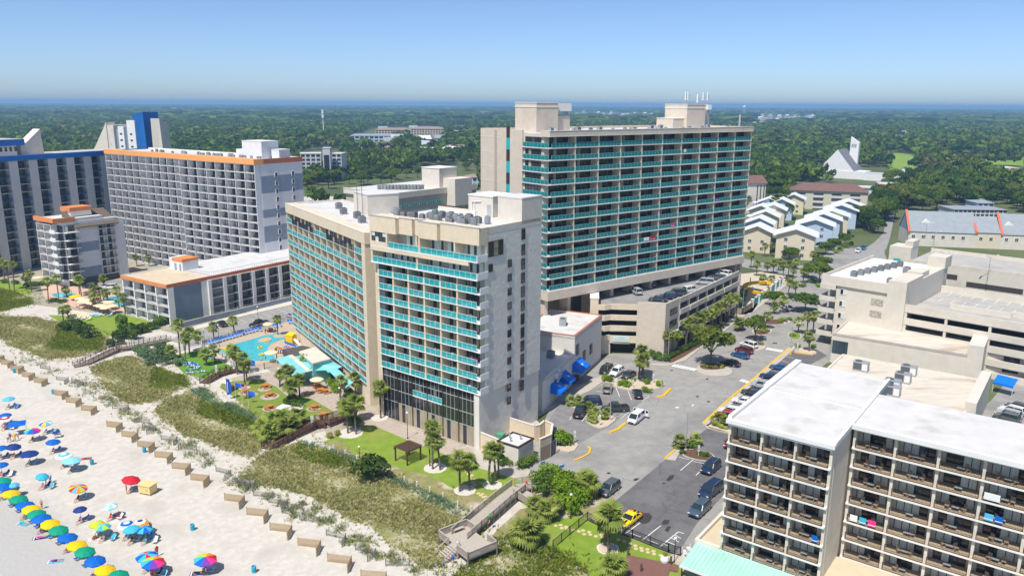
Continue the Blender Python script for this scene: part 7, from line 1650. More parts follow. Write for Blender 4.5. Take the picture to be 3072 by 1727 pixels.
for q,(x,y,top_) in enumerate(((1670,500,320),(2040,560,355),(1545,200,90),(1610,255,160))):
    (bx_,by_),(cx_,cy_) =ZR_([(x,y),(x,top_)]);zz=12 if q < 2 else 14.4;p=G(bx_,by_,zz);o=street_light(['left lamp mast on the stepped garage roof','right lamp mast on the stepped garage roof','left lamp mast on the far garage roof','right lamp mast on the far garage roof'][q],p,max(3,height_at(p,cy_) -zz),(0,3.14))
# posts and signs
for (zf,x,y,h,lb) in ((Z3_,888,350,2.4,'white sign post beside the cycad bush'),(Z3_,1093,215,2.4,'white sign post in the lot island'),(Z3_,1275,1105,2.6,'white sign post in front of the yellow car'),(Z3_,1908,465,2.2,'white sign in the planted kerb bed'),(Z6_,903,1425,2.6,'pale shower post by the brown boardwalk'),(Z7_,525,820,2.4,'white sign in the tall palm island'),(Z7_,230,890,2.0,'white arrow sign beside the black sedan'),(Z5_,855,700,2.2,'white post by the entrance palms'),(ZR_,512,1110,2.2,'white sign at the yellow bollard'),(L4_,2180,1440,2.8,'pale shower post by the turf')):
    o=thing('sign_post',lb,'sign',G(*zf([(x,y)])[0]),R(20));MB().box(-.05,.05,-.05,.05,0,h,white).build('post',o);MB().box(-.22,.22,-.09,-.05,h*.45,h,white).build('panel',o);MB().box(-.14,.14,-.1,-.09,h*.7,h*.75,CL['grey']).box(-.14,.14,-.1,-.09,h*.6,h*.64,CL['grey']).build('print',o)
bsg=M('beach_sign',(.05,.25,.60));
for q,(x,y) in enumerate(((622,600),(778,630))):
    o=thing('beach_sign',['blue and white beach sign by the service wall','blue and white beach sign by the bright bushes'][q],'sign',G(*Z3_([(x,y)])[0]),R(35));MB().box(-.06,.06,-.06,.06,0,2.2,white).build('post',o);MB().box(-.5,.5,-.1,-.05,.8,2.2,white).build('panel',o);MB().box(-.5,.5,-.11,-.1,1.7,2.2,bsg).box(-.4,.4,-.11,-.1,1.1,1.3,bsg).build('print',o)
cone=thing('traffic_cone','orange traffic cone beside the grey suv','traffic cone',G(*ZC_([(297,630)])[0]));MB().lathe([(.17,.04),(.1,.4),(.04,.72),(0,.72)],UC['orange'],10).build('cone',cone);MB().box(-.22,.22,-.22,.22,0,.05,blackp).build('base',cone);MB().lathe([(.115,.32),(.085,.47)],white,10).build('band',cone)
yb=thing('yellow_bollard','yellow bollard at the end of the yellow kerb','bollard',G(*ZR_([(460,1140)])[0]));MB().lathe([(.22,0),(.22,1.2),(.1,1.3),(0,1.3)],yellowp,10).build('post',yb);MB().lathe([(.26,0),(.26,.1)],concrete,10).build('base',yb)
yb=thing('yellow_post','thin yellow post by the boardwalk head','post',G(*Z3_([(385,720)])[0]));MB().box(-.05,.05,-.05,.05,0,1.7,yellowp).build('post',yb);MB().box(-.09,.09,-.09,.09,0,.1,concrete).build('base',yb)

# bar with aqua roofs beside the left wing
def roofpoly(o,pts,mat,name='roof',th=.15):
    v=[Vector(p) for p in pts];n=len(v);MB().add([p for p in v] +[p -Vector((0,0,th)) for p in v],[tuple(range(n)),tuple(range(2*n -1,n -1,-1))] +[(i,n+i,n+(i+1) %n,(i+1) %n) for i in range(n)],mat).build(name,o)
bar=thing('pool_bar','pool bar with sloping aqua metal roofs and flat cream roof','building')
def bp(x,y,z): return G(*Z6_([(x,y)])[0],z)
flat=[bp(765,650,5.0),bp(930,600,5.0),bp(1085,720,5.0),bp(905,768,5.0)]
roofpoly(bar,flat,conc_w,'flat_roof',.3)
cf_=sum(flat,Vector()) /4;MB().prism([((cf_+(p -cf_) *.96).x,(cf_+(p -cf_) *.96).y) for p in flat],0,4.8,aquametal).build('clerestory',bar)
roofpoly(bar,[bp(535,720,3.6),bp(655,690,4.1),bp(850,850,4.1),bp(700,890,3.0)],aquametal,'sloped_roof')
roofpoly(bar,[bp(655,688,4.15),bp(700,680,4.2),bp(890,840,4.2),bp(850,850,4.15)],conc_w,'ridge_strip')
roofpoly(bar,[bp(700,700,4.1),bp(790,690,4.0),bp(905,790,4.0),bp(860,840,3.2)],aquametal,'sloped_roof')
roofpoly(bar,[bp(860,840,3.2),bp(905,775,4.0),bp(1080,735,4.0),bp(1200,800,3.9),bp(1060,860,3.2),bp(1040,835,3.2)],aquametal,'sloped_roof')
roofpoly(bar,[bp(1060,835,3.3),bp(1130,800,3.9),bp(1310,960,3.9),bp(1240,1010,3.0)],aquametal,'sloped_roof')
wallb=[bp(560,730,0),bp(700,870,0),bp(870,830,0),bp(1050,850,0),bp(1230,980,0),bp(1290,940,0),bp(1100,760,0),bp(800,690,0)]
cb=sum(wallb,Vector()) /len(wallb);MB().prism([((cb+(p -cb) *.86).x,(cb+(p -cb) *.86).y) for p in wallb],0,2.95,M('bar_dark',(.10,.085,.075))).build('wall',bar)
for p in (bp(545,735,0),bp(690,880,0),bp(860,845,0),bp(1045,845,0),bp(1235,1000,0),bp(1140,920,0)): MB().box(-.09,.09,-.09,.09,0,3.2,wood_b).build('post',bar,(p.x,p.y,0))
sb=thing('surfboard','pale blue surfboard standing by the bar','surfboard',G(*Z6_([(915,960)])[0]),.5);MB().add([(-.25,0,.2),(0,0,0),(.25,0,.2),(.32,.03,1.1),(.2,.03,2.0),(0,.02,2.5),(-.2,.03,2.0),(-.32,.03,1.1)],[tuple(range(8))],UC['aqua']).add([(-.02,-.01,.1),(.02,-.01,.1),(.02,.01,2.4),(-.02,.01,2.4)],[(0,1,2,3)],white).build('board',sb);MB().add([(-.02,.05,.25),(.02,.05,.25),(0,.3,.35)],[(0,1,2)],blackp).build('tail_fin',sb)
# loungers
def lounger_meshes(c1_,c2_):
    fr=MB()
    for s in (-.3,.3): fr.bar((-.95,s,.32),(.95,s,.32),.05,.06,white)
    for x in (-.7,.7):
        for s in (-.28,.28): fr.box(x -.03,x+.03,s -.03,s+.03,0,.32,white)
    m1=MB();
    for i in range(5): m1.box(-.35+i*.26,-.13+i*.26,-.29,.29,.34,.38,UC[c1_] if i%2 == 0 else UC[c2_])
    m2=MB().add([(-.36,-.29,.37),(-.36,.29,.37),(-.95,.29,.85),(-.95,-.29,.85),(-.36,-.29,.33),(-.36,.29,.33),(-.97,.29,.81),(-.97,-.29,.81)],[(0,1,2,3),(7,6,5,4),(3,2,6,7),(0,3,7,4),(1,5,6,2)],UC[c1_]);return fr.mesh('frame'),m1.mesh('sling'),m2.mesh('backrest')
LB=lounger_meshes('blue','white');LT=lounger_meshes('tan','white');LS=lounger_meshes('aqua','sky')
def lounger(label,p,az,ms=LB,group='blue and white pool loungers',z=.1):
    o=thing('sun_lounger',label,'lounger',(p[0],p[1],z),R(90 -az),group)
    for nme,me in zip(('frame','sling','backrest'),ms): link(nme,me,o)
for i in range(16): p=G(*ZP_([(1290+i*47.5,1400 -i*13.5)])[0]);lounger('blue lounger in the row along the far pool fence',p,150)
for (x,y) in ((2015,1210),(2200,1160),(2240,1155),(2300,1140),(2420,1100),(2460,1095)): lounger('blue lounger by the palm end of the pool',G(*ZP_([(x,y)])[0]),150,group='blue loungers at the palm end')
for i in range(6): lounger('striped lounger beside the yellow slide box',G(*Z6_([(655+i*18,590+i*6)])[0]),120,group='loungers by the slide box')
for i,(x,y) in enumerate(((1880,1330),(1925,1345),(1965,1330),(1990,1350),(1955,1370),(2030,1400),(1915,1410),(2110,1260),(2150,1270),(2190,1280),(1900,1310))): lounger('blue and white lounger on the turf below the pool',G(*L4_([(x,y)])[0]),60+20*(i%4),group='loungers on the turf')
for i in range(5): 
    for j in range(5): lounger('grey-brown lounger in the ranks on the left hotel deck',G(*L4_([(600+i*52+j*20,800+i*8+j*13 -10)])[0]),200,LT,'brown loungers on the left deck')
for (x,y) in ((930,830),(960,830),(990,838),(1100,835)): lounger('light blue lounger at the edge of the left lawn',G(*L4_([(x,y)])[0]),215,LS,'light blue loungers on the left lawn')
for q,(x,y) in enumerate(((805,662),(850,678),(885,695),(920,705),(990,725),(1020,735),(1060,700),(1060,755),(1130,735),(830,690),(965,712),(1100,700))): umbrella('tan umbrella in the group by the left hotel pool',(x,y -12),['tan'],1.6,2.3,0,8,False,'tan umbrellas by the left pool',L4_,'patio_umbrella')
umbrella('yellow umbrella lying low by the round left pool',(755,628),['yellow'],1.8,1.2,0,10,False,'round pool umbrella',L4_,'patio_umbrella');umbrella('tan umbrella by the front tower entrance',(380,440),['tan'],1.8,2.4,0,8,False,'front tower umbrella',L4_,'patio_umbrella')
for q in range(18):
    x,y=rng.uniform(760,1180),rng.uniform(690,800);person('guest under the tan umbrellas of the left pool',G(*L4_([(x,y)])[0]),rng.uniform(0,360),'stand' if q%3 else 'sit',*peeps[q%8])['group'] ='guests by the left pool'
for q,(x,y) in enumerate(((1110,672),(1135,668),(1160,690),(1170,685))): person('bather standing in the left hotel pool',G(*L4_([(x,y)])[0]),90,'stand',*peeps[q],z=-.9)['group'] ='bathers in the left pool'
for q,(x,y,z,pose) in enumerate(((45,740,.1,'walk'),(630,580,.1,'stand'),(670,640,.1,'sit'),(430,480,.1,'stand'),(520,470,.1,'stand'),(390,745,-.7,'stand'),(280,625,-1.0,'stand'),(430,725,-.8,'stand'),(370,620,-1.0,'stand'),(780,520,.1,'stand'),(210,495,.2,'sit'),(285,690,-1.0,'stand'),(60,690,-1.0,'stand'),(460,570,-1.0,'stand'))):
    person(['guest walking on the near side of the pool fence','guest by the yellow slide box','guest sitting by the splash rainbow','guest at the far pool edge','guest at the island palm','bather beside the pool steps','bather in the middle of the pool','bather near the splash arches','bather with a yellow ring','guest against the cream hotel wall','guest reclining in the far lounger row','bather by the yellow ring','bather at the left end of the pool','bather by the peninsula'][q],G(*Z6_([(x,y)])[0]),40*q,pose,*peeps[(q*3+1) %8],z=z)
RINGY=MB()
for i in range(12):
    a,b=i*math.pi/6,(i+1) *math.pi/6;RINGY.tube((.5*math.cos(a),.5*math.sin(a),.15),(.5*math.cos(b),.5*math.sin(b),.15),.17,.17,UC['yellow'],7,False)
RINGY=RINGY.mesh('ring')
for q,(x,y) in enumerate(((375,620),(390,692),(10,630),(35,640),(60,622),(428,552))): o=thing('swim_ring','yellow swim ring floating in the pool','swim ring',(*G(*Z6_([(x,y)])[0]).xy,.15),0,'yellow swim rings');link('ring',RINGY,o)
# splash arches, slide box
ra2=thing('splash_arches','rainbow coloured splash arches on the pool deck','water feature',G(*Z6_([(570,690)])[0]),R(-35))
for k,c_ in enumerate(('red','yellow','sky','blue','pink')):
    mb=MB();
    for i in range(10):
        a,b=math.pi*i/10,math.pi*(i+1) /10;r_=1.9;mb.tube((r_*math.cos(a),0,r_*1.1*math.sin(a)),(r_*math.cos(b),0,r_*1.1*math.sin(b)),.11,.11,UC[c_],6,False)
    mb.build('arch',ra2,(k*.25,k*.42,0))
ysl=thing('slide_box','bright yellow slide box at the end of the pool','pool slide',G(*Z6_([(692,580)])[0]),R(-30));MB().box(-1.2,1.2,-.8,.8,0,2.6,UC['yellow']).add([(-1.3,-.9,2.6),(1.3,-.9,2.6),(1.1,.7,3.1),(-1.1,.7,3.1)],[(0,1,2,3)],UC['yellow']).build('box',ysl);MB().add([(1.2,-.6,1.8),(1.2,.3,1.8),(3.2,.3,.3),(3.2,-.6,.3)],[(0,1,2,3)],UC['white']).build('chute',ysl)
bsh=thing('blue_tent','small blue square shade tent by the pool fence','tent',G(*Z6_([(275,850)])[0]),.3)
MB().add([(-1.2,-1.2,2.0),(1.2,-1.2,2.0),(1.2,1.2,2.0),(-1.2,1.2,2.0),(0,0,2.8),(-1.2,-1.2,1.7),(1.2,-1.2,1.7),(1.2,1.2,1.7),(-1.2,1.2,1.7)],[(0,1,4),(1,2,4),(2,3,4),(3,0,4),(0,5,6,1),(1,6,7,2),(2,7,8,3),(3,8,5,0)],UC['blue']).build('fabric',bsh)
for a in (-1.1,1.1):
    for b in (-1.1,1.1): MB().tube((a,b,0),(a,b,2),.03,.03,white,5).build('pole',bsh)
# fences
def fence(label,zf,path,h,mat,gap=.16,closed=False,post=2.2,solid=False):
    pts=gpts(zf(path));o=thing('fence',label,'fence',pts[0]);org=pts[0]
    for a,b in zip(pts[:-1],pts[1:]):
        a,b=a -org,b -org;L=(b -a).length;k=max(2,int(L/gap));mb=MB();d=(b -a).normalized();nn=Vector((-d.y,d.x,0)) *.01
        for j in range(k):
            q=a+(b -a) *((j+.5) /k);w=d*gap*(.18 if not solid else .48);mb.add([(q -w).to_tuple()[:2] +(.1,),(q+w).to_tuple()[:2] +(.1,),(q+w).to_tuple()[:2] +(h,),(q -w).to_tuple()[:2] +(h,)],[(0,1,2,3)],mat)
        mb.bar(a+Vector((0,0,h)),b+Vector((0,0,h)),.06,.07,mat).bar(a+Vector((0,0,.15)),b+Vector((0,0,.15)),.06,.07,mat).build('railing',o)
        m=max(1,int(L/post))
        for j in range(m+1): q=a+(b -a) *(j/m);MB().box(-.06,.06,-.06,.06,0,h+.12,mat).build('post',o,(q.x,q.y,0))
fence('white railing fence along the far side of the pool',ZP_,[(1170,1400),(1560,1300),(2000,1170),(2470,1040)],1.3,white)
fence('white picket fence along the near side of the pool',Z6_,[(-100,660),(0,715),(140,830)],1.5,white,.2)
fence('white picket fence closing the pool beside the bar',Z6_,[(270,870),(420,830),(545,785)],1.5,white,.2)
fence('white railing fence beside the turf and palms',L4_,[(1700,1225),(1850,1170),(2000,1130),(2060,1160)],1.3,white,.2)
fence('black metal fence around the lower lawn, left run',Z3_,[(710,1228),(850,1110),(995,990)],1.35,dark,.15)
fence('black metal fence between lower lawn and dark car park',Z3_,[(995,990),(1080,1035),(1365,1140),(1660,1255),(1760,1285)],1.35,dark,.15)
fence('weathered wooden gate fence by the side street',Z4_,[(1935,585),(2010,590),(2110,530)],1.9,M('gate_wood',(.36,.28,.22),(.30,.24,.18),3,.9),.2,solid=True)
fence('white lattice fence along the low block',ZP_,[(1350,1010),(1900,880),(2450,740)],1.4,M('pale_lattice',(.50,.52,.56)),.22)
# grey wall along the car park and the teal panel fence by the slide
gwall=thing('grey_wall','long grey-blue wall above the upper car park','wall',G(*ZP_([(870,1150)])[0]));w0=gwall.location
pts=[p -w0 for p in gpts(ZP_([(870,1165),(1350,1045),(1900,915),(2470,775)]))]
for a,b in zip(pts[:-1],pts[1:]): MB().bar(a+Vector((0,0,.75)),b+Vector((0,0,.75)),.35,1.5,bluegrey).bar(a+Vector((0,0,1.55)),b+Vector((0,0,1.55)),.45,.12,concrete).build('panel',gwall)
tf=thing('teal_panel_fence','cream pillared fence with teal panels around the slide garden','fence',G(*Z4_([(2110,520)])[0]));w0=tf.location;pts=[p -w0 for p in gpts(Z4_([(2110,525),(2170,480),(2230,435),(2280,395),(2330,355),(2370,325),(2400,300)]))]
for i,a in enumerate(pts):
    MB().box(-.35,.35,-.35,.35,0,2.6,conc_w).box(-.45,.45,-.45,.45,2.6,2.8,white).build('pillar',tf,(a.x,a.y,0))
    if i: MB().bar(pts[i -1] +Vector((0,0,1.3)),a+Vector((0,0,1.3)),.08,2.0,teal_paint).build('panel',tf)
ys=thing('water_slide','yellow spiral water slide behind the teal fence','water slide',G(*Z4_([(2150,420)])[0]),0)
for i in range(16):
    a,b=i*.42,(i+1) *.42;r_=3.2;za,zb=4.2 -i*.22,4.2 -(i+1) *.22
    MB().add([(r_*math.cos(a),r_*math.sin(a),za),(r_*math.cos(b),r_*math.sin(b),zb),((r_+1.1) *math.cos(b),(r_+1.1) *math.sin(b),zb),((r_+1.1) *math.cos(a),(r_+1.1) *math.sin(a),za),((r_+1.3) *math.cos(a),(r_+1.3) *math.sin(a),za+.8),((r_+1.3) *math.cos(b),(r_+1.3) *math.sin(b),zb+.8),((r_ -.2) *math.cos(a),(r_ -.2) *math.sin(a),za+.8),((r_ -.2) *math.cos(b),(r_ -.2) *math.sin(b),zb+.8)],[(0,1,2,3),(3,2,5,4),(1,0,6,7)],yellowp).build('chute',ys)
for (x,y) in ((4,1),(-1,4),(-8,6),(-8,9),(-5,7.5)): MB().tube((x,y,0),(x,y,5.5),.15,.15,yellowp,6).build('post',ys)
MB().box(-9,-4,5.5,9.5,3.0,3.2,yellowp).box(-9,-4,5.5,9.5,5.5,5.7,yellowp).build('platform',ys)
sheet('slide_deck',Z4_([(1990,200),(2200,180),(2440,220),(2420,290),(2110,520),(1990,480)]),.08,M('slide_deck',(.55,.48,.36)))
# service building, walls and transformer by the hotel gable
sv=thing('service_building','small white flat-roofed service building beside the gable','building',G(*Z3_([(425,545)])[0]),0)
a0=G(*Z3_([(425,548)])[0]);a1=G(*Z3_([(550,470)])[0]);a2=G(*Z3_([(275,480)])[0]);sv.rotation_euler.z=math.atan2((a1 -a0).y,(a1 -a0).x);W1=(a1 -a0).length;D1=(a2 -a0).length
MB().box(0,W1,0,D1,0,3.4,stucco_w).build('wall',sv);MB().box(.25,W1 -.25,.25,D1 -.25,3.4,3.45,roofw).build('roof',sv);MB().box(-.1,W1+.1,-.1,.2,3.35,3.6,bronze).box(-.1,W1+.1,D1 -.2,D1+.1,3.35,3.6,bronze).box(-.1,.2,.2,D1 -.2,3.35,3.59,bronze).box(W1 -.2,W1+.1,.2,D1 -.2,3.35,3.59,bronze).build('roof_edge',sv)
for (x,y) in ((1.2,2.5),(2.2,3.4),(2.9,1.6)): MB().tube((0,0,3.4),(0,0,4.2),.12,.12,steel,8).lathe([(.22,4.1),(.16,4.3),(0,4.32)],steel,8).build('vent_pipe',sv,(x,y,0))
def wallrun(label,zf,path,h,mat,th=.3):
    pts=gpts(zf(path));o=thing('service_wall',label,'wall',pts[0])
    for a,b in zip(pts[:-1],pts[1:]): MB().bar(a -pts[0] +Vector((0,0,h/2)),b -pts[0] +Vector((0,0,h/2)),th,h,mat).bar(a -pts[0] +Vector((0,0,h+.05)),b -pts[0] +Vector((0,0,h+.05)),th+.12,.1,stucco_w).build('panel',o)
wallrun('cream garden wall from the gable corner to the service building',Z3_,[(100,395),(275,470)],3.2,stucco)
wallrun('tan service wall beside the car park',Z3_,[(330,270),(560,345),(600,335),(640,300),(705,330),(690,420),(600,460)],3.2,stucco)
gt_=thing('service_gate','brown slatted service gate with dark screen','gate',G(*Z3_([(605,510)])[0]));gA=G(*Z3_([(605,512)])[0]);gB=G(*Z3_([(690,470)])[0]);gC=G(*Z3_([(735,440)])[0])
MB().bar(Vector((0,0,1.4)),gB -gA+Vector((0,0,1.4)),.08,2.6,M('gate_brown',(.30,.22,.16))).build('leaf',gt_);MB().bar(gB -gA+Vector((0,0,1.4)),gC -gA+Vector((0,0,1.4)),.06,2.7,M('mesh_screen',(.12,.12,.13))).build('screen',gt_)
for p in (gA,gB,gC): MB().box(-.07,.07,-.07,.07,0,2.9,steel).build('post',gt_,((p -gA).x,(p -gA).y,0))
tx=thing('transformer','green utility transformer behind the cream wall','transformer',G(*Z3_([(255,330)])[0]),R(-25));MB().box(-1.3,1.3,-.7,.7,.15,1.5,M('utility_green',(.10,.32,.20))).box(-1.4,1.4,-.8,.8,0,.15,concrete).build('cabinet',tx);MB().box(-1.25,1.25,-.72,-.7,.3,1.3,M('utility_green2',(.09,.29,.18))).build('door',tx)
# corner of the lower-right garden
dk_=M('brown_deck',(.22,.11,.09),(.18,.09,.075),4,.85)
o=thing('brown_deck','square brown wooden deck on the lower lawn','deck',G(*Z3_([(1480,1390)])[0]),R(-20));MB().box(-3,3,-3.2,2.2,0,.2,dk_).build('boards',o)
for (x,y) in ((-2.9,2.1),(2.9,2.1),(-.5,-1.0)): MB().box(-.12,.12,-.12,.12,0,1.3,wood_b).build('post',o,(x,y,0))
o=thing('brown_mat','small brown wooden pad beside the white ball planter','deck',G(*Z3_([(1680,1378)])[0]),R(-20));MB().box(-1.0,1.0,-.8,.8,0,.15,dk_).build('boards',o);MB().box(-1.05,1.05,-.85,-.8,0,.17,wood_b).build('edge',o)
o=thing('ball_planter','round white planter with yellow-green plant','planter',G(*Z3_([(1630,1340)])[0]));MB().lathe([(.25,0),(.55,.25),(.62,.6),(.5,.95),(.38,1.05),(0,1.0)],white,14).build('pot',o);link('plant',shrub_mesh(1,golden),o,(0,0,.95),sc=(.5,.5,.7))
sheet('canopy_terrace',Z3_([(1655,1290),(1760,1250),(2300,1500),(2300,1700),(2000,1600)]),.1,walk,.09)
PC=[MB().box(-.22,.22,-.22,.22,.42,.46,white).mesh('seat'),MB().box(-.24,-.2,-.22,.22,.46,.9,white).mesh('backrest'),MB().box(-.2,.2,-.02,.02,0,.42,white).mesh('leg')]
def pchair(label,p,rz,z=0,mat=None,group=None,ms=PC,sc=1):
    o=thing('balcony_chair' if z > .5 else 'garden_chair',label,'chair',(p[0],p[1],z),rz,group);link('seat',ms[0],o);link('backrest',ms[1],o)
    for s in (-.19,.19): link('leg',ms[2],o,(0,s,0))
    o.scale=(sc,sc,sc);return o
for q,(x,y) in enumerate(((1790,1270),(1810,1295),(1840,1265),(1860,1280),(1825,1245),(1880,1262))): pchair('white folding chair under the seafoam canopy edge',G(*Z3_([(x,y)])[0]),q*.8,.1,group='white chairs by the canopy',sc=1.1)
def tinted(m1): return [MB().box(-.24,.24,-.24,.24,.40,.46,m1).mesh('seat'),MB().box(-.26,-.2,-.24,.24,.46,.95,m1).mesh('backrest'),MB().box(-.22,.22,-.025,.025,0,.40,m1).mesh('leg')]
WICK=tinted(M('wicker',(.30,.23,.16)));TEALC=tinted(UC['teal']);PINKC=tinted(UC['pink']);BLUEC=tinted(UC['blue'])
TABLE=MB().box(-.4,.4,-.3,.3,.42,.46,M('table_glass',(.30,.32,.32),rough=.3)).tube((0,0,0),(0,0,.42),.05,.04,dark,6).mesh('side_table')
# balcony furniture: brown wicker chairs at the lower right, white plastic chairs on the main hotel
for (x0,cwx,nb_,nf_,y0_,z0_) in ((0,12.5/3,3,7,0,ZR),(13.2,4.75,7,8,8.1,.15)):
    for i in range(nb_):
        for k in range(nf_):
            z=z0_+k*FR+.03;fl='row %d'%k
            for s in (-.75,.75):
                if random.random() < .68:
                    pp=local(rh,x0+cwx*(i+.5) +s+random.uniform(-.15,.15),y0_+.5+random.uniform(-.1,.15),z);pchair('brown wicker chair on a balcony of the brown-railed hotel',pp,rh.rotation_euler.z+R(-90+random.uniform(-50,50)),z,None,'wicker balcony chairs',WICK)
            pp=local(rh,x0+cwx*(i+.5),y0_+.55,z);tag(link('balcony_table',TABLE,None,pp,rh.rotation_euler.z),'small table between the wicker balcony chairs','table','balcony tables')
for k in range(8):
    for i in range(6):
        if random.random() < .62:
            z=10.55+k*FB+.02;cwb_=(BW -1.1) /6
            for s in ((-.5,.4) if random.random() < .5 else (.2,)):
                pp=local(hotel,.2+cwb_*(i+.5) +s,.75+random.uniform(-.2,.3),z);ms,lb,gp=(PC,'white plastic chair on a front balcony of the cream hotel','white balcony chairs') if random.random() < .78 else (TEALC,'teal plastic chair on a front balcony of the cream hotel','teal balcony chairs')
                pchair(lb,pp,hotel.rotation_euler.z+R(-90+random.uniform(-60,60)),z,None,gp,ms)
for i in (0,1): pp=local(hotel,BW -1.2 -i*.8,.7,10.55+2*FB+.02);pchair('bright pink chair on a corner balcony' if i == 0 else 'second bright pink chair on a corner balcony',pp,hotel.rotation_euler.z -1.4,pp.z,None,None,PINKC)
for k in range(11):
    for i in range(12):
        if (i,k) in big or random.random() > .3: continue
        z=ZA+k*FA+.02;al_dir=(aj -al).normalized();pn=Vector((-al_dir.y,al_dir.x));p2_=al+al_dir*(cwA*(i+.5)) +pn*.8;pchair('plastic chair on a balcony of the long left wing',(p2_.x,p2_.y),math.atan2(al_dir.y,al_dir.x) +R(-90+random.uniform(-50,50)),z,None,'chairs on the left wing balconies',PC if random.random() < .7 else TEALC)
# towels drying on railings
for q,(root,x,y,z,w,c_,lb) in enumerate(((rh,14.2,7.75,.15+3*FR,.9,'white','white towel on the lower right balcony rail'),(rh,15.3,7.75,.15+3*FR,.8,'teal','green towel beside the white one on the rail'),(rh,16.4,7.75,.15+3*FR,.9,'pink','pink towel beside the green one on the rail'),(rh,28.6,7.75,.15+5*FR,.9,'sky','light blue towel on the right balcony rail'),(rh,29.6,7.75,.15+5*FR,.8,'blue','deep blue towel on the right balcony rail'),(rh,28.6,7.75,.15+6*FR,1.6,'white','striped towel hanging on the upper right balcony'),(rh,11.7,-.35,ZR+2*FR,.7,'blue','blue towel hanging at the inner corner balcony'),(tower,33.5,-.02,ZT+3*FT,2.0,'white','white towels on a low tower balcony rail'),(tower,36,-.02,ZT+3*FT,1.8,'red','red towel on a low tower balcony rail'),(tower,43.5,-.02,ZT+4*FT,1.2,'pink','bright pink towel on the tower'),(tower,62,-.02,ZT+6*FT,1.6,'purple','towel near the right end of the tower'),(tower,47,-.02,ZT+11*FT,.9,'white','white towel high on the tower'))):
    tag(link('hanging_towel',cached(('ht',w,c_),lambda: MB().box(-w/2,w/2,-.06,-.03,-.75,.06,UC[c_]).box(-w/2,w/2,.03,.05,-.3,.06,UC[c_]).box(-w/2,w/2,-.06,.05,.06,.08,UC[c_]).box(-w/2,w/2,-.065,-.06,-.6,-.5,white).mesh('hanging_towel')),None,local(root,x,y,z+1.05),root.rotation_euler.z),lb,'towel')

# ================================================================== TOWN BEYOND
wroof=M('white_metal_roof',(.76,.77,.78),(.70,.71,.73),.4,.5)
def gable(root,x0,x1,y0,y1,z0,zr_,mat,over=.5,axis='x',name='roof'):
    if axis == 'x':   # ridge along x
        ym=(y0+y1) /2;v=[(x0 -over,y0 -over,z0),(x1+over,y0 -over,z0),(x1+over,ym,zr_),(x0 -over,ym,zr_),(x1+over,y1+over,z0),(x0 -over,y1+over,z0)]
    else:
        xm=(x0+x1) /2;v=[(x0 -over,y1+over,z0),(x0 -over,y0 -over,z0),(xm,y0 -over,zr_),(xm,y1+over,zr_),(x1+over,y0 -over,z0),(x1+over,y1+over,z0)]
    w=[(a,b,c -.2) for a,b,c in v];n=6
    MB().add(v+w,[(0,1,2,3),(3,2,4,5),(7,6,9,8),(8,9,11,10),(0,6,7,1),(5,4,10,11),(1,7,8,2),(2,8,10,4),(0,3,9,6),(3,5,11,9)],mat).build(name,root)
def gable_wall(root,x0,x1,y0,y1,z0,zr_,mat,axis):
    if axis == 'x':
        ym=(y0+y1) /2
        for x in (x0,x1): MB().add([(x,y0,z0),(x,y1,z0),(x,ym,zr_ -.15)],[(0,1,2)],mat).build('gable_end',root)
    else:
        xm=(x0+x1) /2
        for y in (y0,y1): MB().add([(x0,y,z0),(x1,y,z0),(xm,y,zr_ -.15)],[(0,1,2)],mat).build('gable_end',root)
WIN1=window_mesh(1.3,1.4,2,1,white,[glassb]);
def cottage(label,p,rz,w,d,h,wallm,roofm,porch=False,group='white-roofed cottages',rise=2.9,name='cottage'):
    o=thing(name,label,'house',(p[0],p[1],0),rz,group);mass(o,0,w,0,d,0,h,wallm);gable(o,0,w,0,d,h,h+rise,roofm,1.2,'y');gable_wall(o,0,w,0,d,h,h+rise,wallm,'y')
    for k in range(int(h // 3)):
        for x in (w*.25,w*.7): link('window',WIN1,o,(x,-.01,1.2+k*3))
        for y in (d*.25,d*.6,d*.85): link('window',WIN1,o,(w+.01,y,1.2+k*3),R(90))
    if porch:
        MB().box(-3,0,0,d*.5,h -3.2,h -3.0,white).box(-3.2,0,-.2,d*.52,h -.3,h,roofm).build('porch_slab',o)
        for y in (0.1,d*.24,d*.48): MB().box(-2.95,-2.8,-.08,.08,0,h -.3,white).build('porch_post',o,(0,y,0))
    return o
crm=M('cottage_cream',(.66,.58,.44));blc=M('cottage_blue',(.45,.55,.66));ylw=M('cottage_yellow',(.68,.62,.40));grn=M('cottage_green',(.50,.60,.52))
for q,(x,y,wm,h) in enumerate(((455,1400,crm,9.5),(640,1290,blc,9.2),(720,1225,blc,9),(800,1190,crm,9),(890,1130,blc,9),(960,1090,grn,9))):
    cottage(['large cream cottage with white roof at the street corner','blue-sided cottage behind the cream corner one','second blue-sided cottage in the right row','cream-sided cottage in the middle of the right row','blue cottage near the end of the right row','last pale green cottage of the right row'][q],G(*ZT_([(x -100,y)])[0]),R(-22),14.5,13,h,wm,wroof,False,'white-roofed cottages, right row')
for q,(x,y) in enumerate(((125,1345),(150,1260),(215,1190),(290,1120),(370,1060),(480,1010),(180,1130),(260,1050))): cottage('white-roofed cottage with columned porch beside the tall tower',G(*ZT_([(x -60,y)])[0]),R(-22),11,11,8.6,(crm,blc,ylw)[q%3],wroof,True,'white-roofed cottages with porches')
brownr=M('brown_hip_roof',(.20,.11,.09),(.16,.09,.075),.6,.95,.2,4)
hp=G(*ZT_([(490,960)])[0]);ha_=thing('brown_roof_apartments','cream apartment block with brown hip roof and balcony bays','apartment block',hp,R(-18))
mass(ha_,0,42,0,16,0,11,M('apart_cream',(.58,.54,.42)))
